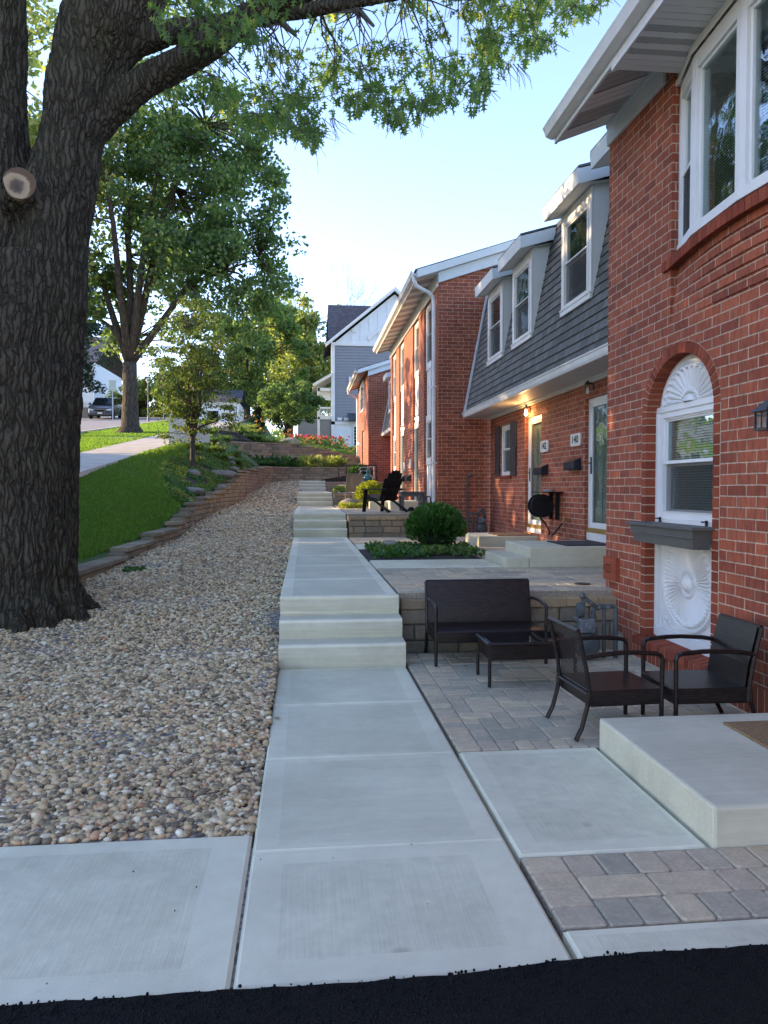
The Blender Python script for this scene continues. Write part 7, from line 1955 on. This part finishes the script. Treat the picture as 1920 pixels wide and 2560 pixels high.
# ------------------------------------------------------------------ grass
rg = np.random.default_rng(77)
def grass(n, y0, y1, x0, x1, L, cond):
    y = rg.uniform(y0, y1, n); x = rg.uniform(x0, x1, n); k = cond(x, y); x, y = x[k], y[k]; z = height(x, y); N = len(x)
    bv = np.array([(-.08, 0, 0), (.08, 0, 0), (.05, .12, .6), (0, .35, 1.)]); bf = np.array([(0,1,2,3)])
    pt = np.array([noise.noise(Vector((a*.8, b*.8, 0))) for a, b in zip(x, y)])
    return scatter('lawn_grass', bv, bf, np.stack([x, y, z - .005], 1), rot_z_tilt(N, rg, .3), (L*rg.uniform(.6, 1.3, N)*(1 + .3*pt))[:, None]*np.array([[1.6, 1, 1]]), M['grass'], kind='stuff')
lawn_c = lambda x, y: (x < Xw(y) - .26) & ~((y > 15.8) & (x > np.array([rock_l(v) for v in y])) & (y < 29.5)) & (x > -4.12)
lawn_c2 = lambda x, y: lawn_c(x, y) & (x < np.where(y > 23.5, -3.6, 9))
grass(70000, 9.6, 16, -4.15, -2.2, .055, lawn_c2)
grass(60000, 16, 31, -4.15, -2.2, .07, lawn_c2)
grass(50000, 12, 36, -8.7, -5.64, .08, lambda x, y: (x > -8.7))
grass(20000, 36, 60, -8.7, -5.64, .12, lambda x, y: (x > -8.7))
grass(15000, 40, 60, -26, -19.8, .16, lambda x, y: (x < 0))
grass(16000, 35.9, 47, 1.2, 5.5, .13, lambda x, y: (x > 1.2))

# ------------------------------------------------------------------ street things
def van():
    t = thing('parked_van', 'dark grey minivan parked facing the camera, half hidden by the maple trunk', 'car', (0, 0, 0))
    # local: front towards -y, ground z=0, width 1.7
    secs = [(-2.25, .30, .62, .80), (-2.2, .22, .74, .84), (-1.9, .2, .90, .86), (-1.35, .2, 1.02, .86), (-.95, .2, 1.10, .86)]
    b = MB(); n = 0
    prof = [(-2.28, .32), (-2.30, .45), (-2.27, .60), (-2.22, .72), (-2.05, .82), (-1.6, .93), (-1.1, 1.0), (2.2, 1.05), (2.32, .9), (2.35, .5), (2.3, .28), (-2.2, .22)]
    W_ = .86
    def sec(x, ins): return [(x, y + (ins if y < -1.9 else 0) , z) for y, z in prof]
    rows = [sec(-W_, .16), sec(-W_*.86, .05), sec(-W_*.45, .0), sec(W_*.45, .0), sec(W_*.86, .05), sec(W_, .16)]
    k = len(prof)
    for r_ in rows: b.v += r_
    for i in range(5):
        for j in range(k): b.f.append([i*k+j, i*k+(j+1) % k, (i+1)*k+(j+1) % k, (i+1)*k+j]); b.c.append(.5); b.m.append(0)
    b.f.append(list(range(k))); b.f.append([5*k+j for j in range(k)][::-1]); b.c += [.5]*2; b.m += [0]*2
    # cabin
    b.add([(-.80, -1.15, 1.0), (.80, -1.15, 1.0), (.62, -.35, 1.55), (-.62, -.35, 1.55), (-.80, 2.2, 1.0), (.80, 2.2, 1.0), (.62, 2.05, 1.58), (-.62, 2.05, 1.58)], [(4,7,6,5), (3,2,6,7), (0,3,7,4), (1,5,6,2), (0,1,2,3)])
    b.build('body', M['car_paint'], t, bevel=.03)
    g = MB(); g.add([(-.72, -1.125, 1.045), (.72, -1.125, 1.045), (.56, -.40, 1.535), (-.56, -.40, 1.535)], [(0,1,2,3)]); 
    o = g.build('windshield', M['tglass'], t); o.data.transform(Matrix.Translation((0, -.016, .012)))
    g = MB()
    for s in (-1, 1): g.add([(s*.80, -.9, 1.05), (s*.80, 2.0, 1.05), (s*.655, 1.9, 1.5), (s*.655, -.3, 1.5)], [(0,1,2,3)])
    o = g.build('side_windows', M['tglass'], t)
    g = MB(); g.prism([(-.40, .62), (-.44, .72), (.44, .72), (.40, .62), (.30, .54), (-.30, .54)], 'y', -2.315, -2.27); g.build('grille', M['black'], t)
    g = MB(); g.box(-.46, .46, -2.325, -2.3, .715, .745); g.bar((-.45, -2.32, .73), (-.31, -2.32, .53), .02, .025); g.bar((.45, -2.32, .73), (.31, -2.32, .53), .02, .025); g.box(-.32, .32, -2.325, -2.3, .52, .54); g.box(-.75, .75, -2.31, -2.28, .36, .375); g.build('chrome_trim', M['chrome'], t)
    for s in (-1, 1):
        g = MB(); g.prism([(s*.47, .62), (s*.47, .71), (s*.80, .78), (s*.80, .66)], 'y', -2.29, -2.18); g.build('headlight', M['headlight'], t)
        g = MB(); g.lathe([(.25, -.1), (.33, -.09), (.33, .09), (.25, .1)], (s*.78, -1.45, .33), 18, 'x'); wt_ = g.build('wheel', M['black'], t)
        g = MB(); g.lathe([(.25, -.1), (.33, -.09), (.33, .09), (.25, .1)], (s*.78, 1.45, .33), 18, 'x'); g.build('wheel', M['black'], t)
        g = MB(); g.box(s*.86, s*1.05, -.85, -.75, 1.02, 1.16); g.build('wing_mirror', M['car_paint'], t, bevel=.02)
    g = MB(); g.box(-.16, .16, -2.335, -2.31, .40, .50); g.build('licence_plate', M['plate'], t)
    g = MB(); g.box(-.8, .8, -2.29, -2.27, .24, .34); g.build('lower_grille', M['black'], t)
    return t
M['headlight'] = plain('headlight_lens', (.6, .62, .65), .1, .05, 4)
v = van(); v.location = (-13.9, 55.5, float(sy(55.5)) + .02); v.rotation_euler = (R(6.4), 0, R(4)); v.scale = (.93, .93, .93)
def signpost(label, x, y, zt, w_, h, post_h, mat='sign_face', name='street_sign', frame=None):
    z0 = float(sy(y)); t = thing(name, label, 'sign', (x, y, z0))
    MB().box(x-.03, x+.03, y, y+.04, z0-.2, zt+h/2).build('post', M['gas_light'], t)
    m_ = MB(); m_.box(x-w_/2, x+w_/2, y-.02, y-.002, zt-h/2, zt+h/2); m_.build('panel', M[mat], t, bevel=.01)
    return t
signpost('blank greenish back of a street sign above the parked van', -12.1, 50, 7.95, .46, .66, 3)
t = thing('notice_board', 'brown framed board on a thin post half hidden by the feathery young tree', 'sign', (-9.0, 48, 5.4))
MB().box(-8.62, -8.57, 48, 48.04, 5.2, 7.6).build('post', M['gas_light'], t)
m_ = MB(); m_.box(-8.85, -8.35, 47.96, 47.99, 7.5, 7.56); m_.box(-8.85, -8.35, 47.96, 47.99, 8.05, 8.11); m_.box(-8.85, -8.79, 47.96, 47.99, 7.56, 8.05); m_.box(-8.79, -8.5, 47.96, 47.99, 7.66, 7.72); m_.box(-8.79, -8.6, 47.96, 47.99, 7.8, 7.84); m_.build('board', M['mat_brown'], t)
t = thing('street_lamp', 'grey street lamp post with a small white head behind the parkway', 'lamp post', (-9.9, 50, 5.7))
MB().lathe([(.10, 0), (.07, .3), (.05, .4), (.04, 2.5)], (-9.9, 50, 5.65), 10).build('post', M['gas'], t); MB().lathe([(.06, 0), (.11, .12), (.09, .25), (.02, .34)], (-9.9, 50, 8.15), 10).build('lamp_head', M['white'], t)
t = thing('fence_panel', 'white solid fence panel with a square end post beside the public sidewalk', 'fence', (-3.98, 23.4, 2.6))
z0 = float(sy(23.4)); MB().box(-4.02, -3.92, 23.3, 23.4, z0-.15, z0+.95).build('post', M['white_vinyl'], t)
m_ = MB(); 
for k in range(8): x = -3.90 + k*.135; m_.box(x, x+.13, 23.34, 23.37, z0+.10, z0+.84 - .03*k)
m_.build('boards', M['white_vinyl'], t)
# distant houses
t = thing('white_house', 'white sided house with a small stair across the street, behind the spruce', 'house', (-22, 66, 7))
m_ = MB(); z = 7.3
while z < 12: m_.add([(-30, 66-.04, z), (-17.5, 66-.04, z), (-17.5, 66, z+.25), (-30, 66, z+.25)], [(0,1,2,3)]); z += .25
m_.add([(-17.5, 66, 7), (-17.5, 76, 7), (-17.5, 76, 12), (-17.5, 66, 12)], [(0,1,2,3)]); m_.build('lap_siding', M['siding_white'], t)
m_ = MB(); m_.add([(-30.5, 65.4, 11.9), (-17, 65.4, 11.9), (-17, 71, 15), (-30.5, 71, 15)], [(0,1,2,3)]); m_.add([(-30.5, 76.6, 11.9), (-17, 76.6, 11.9), (-17, 71, 15), (-30.5, 71, 15)], [(3,2,1,0)]); m_.build('roof', M['shingle_x'], t)
st_ = MB(); 
for k in range(7): st_.box(-17.2+k*.0, -15.6, 64-k*.22, 64.25-k*.22, 7+.17*(6-k), 7.17+.17*(6-k))
for k in range(8): st_.box(-17.3+k*.22, -17.25+k*.22, 62.3, 62.35, 7.2, 8.1)
st_.box(-17.3, -15.6, 62.3, 62.36, 8.05, 8.15); st_.build('entrance_stair', M['white'], t)
t = thing('stone_wall', 'low tan stone wall with a pale cap across the street beside the van', 'wall', (-17, 57, 6.4))
MB().box(-24, -14.9, 57, 57.3, 5.9, 7.25).build('wall_face', M['block_tan'], t); MB().box(-24, -14.8, 56.95, 57.35, 7.252, 7.36).build('cap_stones', M['plate'], t)
t = thing('white_cottage', 'small white building glimpsed through the feathery young tree', 'house', (-5.6, 50, 5.2))
m_ = MB(); m_.box(-6.9, -4.2, 50, 54, 4.6, 7.0); m_.build('wall', M['siding_white'], t); m_ = MB(); m_.add([(-7.1, 49.8, 7.0), (-4.0, 49.8, 7.0), (-4.0, 52, 8.0), (-7.1, 52, 8.0)], [(0,1,2,3)]); m_.add([(-7.1, 54.2, 7.0), (-4.0, 54.2, 7.0), (-4.0, 52, 8.0), (-7.1, 52, 8.0)], [(3,2,1,0)]); m_.build('roof', M['shingle_x'], t)
MB().box(-6.2, -5.5, 49.97, 49.995, 5.4, 6.4).build('window', M['tglass'], t)
# far tree masses that close the horizon
def wood(x0, x1, y, z0, z1, n, mat, seed, dens=60):
    rg = np.random.default_rng(seed); C_ = np.stack([rg.uniform(x0, x1, n), y + rg.uniform(-4, 4, n), rg.uniform(z0, z1, n)], 1)
    top = z0 + (z1-z0)*(.6 + .4*np.array([noise.noise(Vector((a*.15, seed, 0))) for a in C_[:, 0]])); C_ = C_[C_[:, 2] < top]
    leaves('distant_trees', C_, np.full(len(C_), 1.6), dens, .7, M[mat], None, rg, .8, kind='stuff')
wood(-60, -30, 100, 5, 15, 200, 'leaf_mid', 1); wood(-9, 18, 118, 5, 12.5, 160, 'leaf_mid', 2)

# ------------------------------------------------------------------ small litter on slabs and gravel
def litter(name, label, x, y, z, L, mat, seed, cat='leaf'):
    rp = random.Random(seed); v_ = [(x + L*(LOB_V[i][0]*math.cos(seed) - LOB_V[i][1]*math.sin(seed)), y + L*(LOB_V[i][0]*math.sin(seed) + LOB_V[i][1]*math.cos(seed)), z + .006 + abs(LOB_V[i][0])*L*.5) for i in range(len(LOB_V))]
    o = MB().add(v_, [tuple(f) for f in LOB_F]).build(name, M[mat]); tag(o, label, cat)
M['dead'] = plain('dead_leaf', (.22, .13, .06), .8, .2, 30)
litter('dead_leaf', 'curled brown dead leaf on the left border of the near path', -.15, 4.62, 0, .05, 'dead', 1)
litter('green_leaf', 'small green leaf lying on the gravel near the left edge', -1.05, 4.3, .0, .06, 'leaf_oak', 2)
o = MB().tube([(-.86, 5.02, .02), (-.80, 5.02, .03), (-.74, 5.0, .025)], [.006, .014, .004], 8).build('wood_chip', M['plate']); tag(o, 'pale splinter of wood lying on the gravel', 'wood chip')
o = MB().tube([(-.62, 3.45, .02), (-.5, 3.42, .03), (-.36, 3.5, .025), (-.3, 3.6, .03)], .0022, 5).build('twig', M['bark_thin']); tag(o, 'thin dark twig on the gravel near the front slab', 'twig')
rg = np.random.default_rng(5); N = 12
bv, bf = ico(0)
scatter('asphalt_specks', bv, bf, np.stack([rg.uniform(-1.2, .8, N), rg.uniform(2.15, 2.95, N), np.full(N, .002)], 1), rot_random(N, rg), rg.uniform(.001, .0035, N), M['asphalt'], kind='stuff')
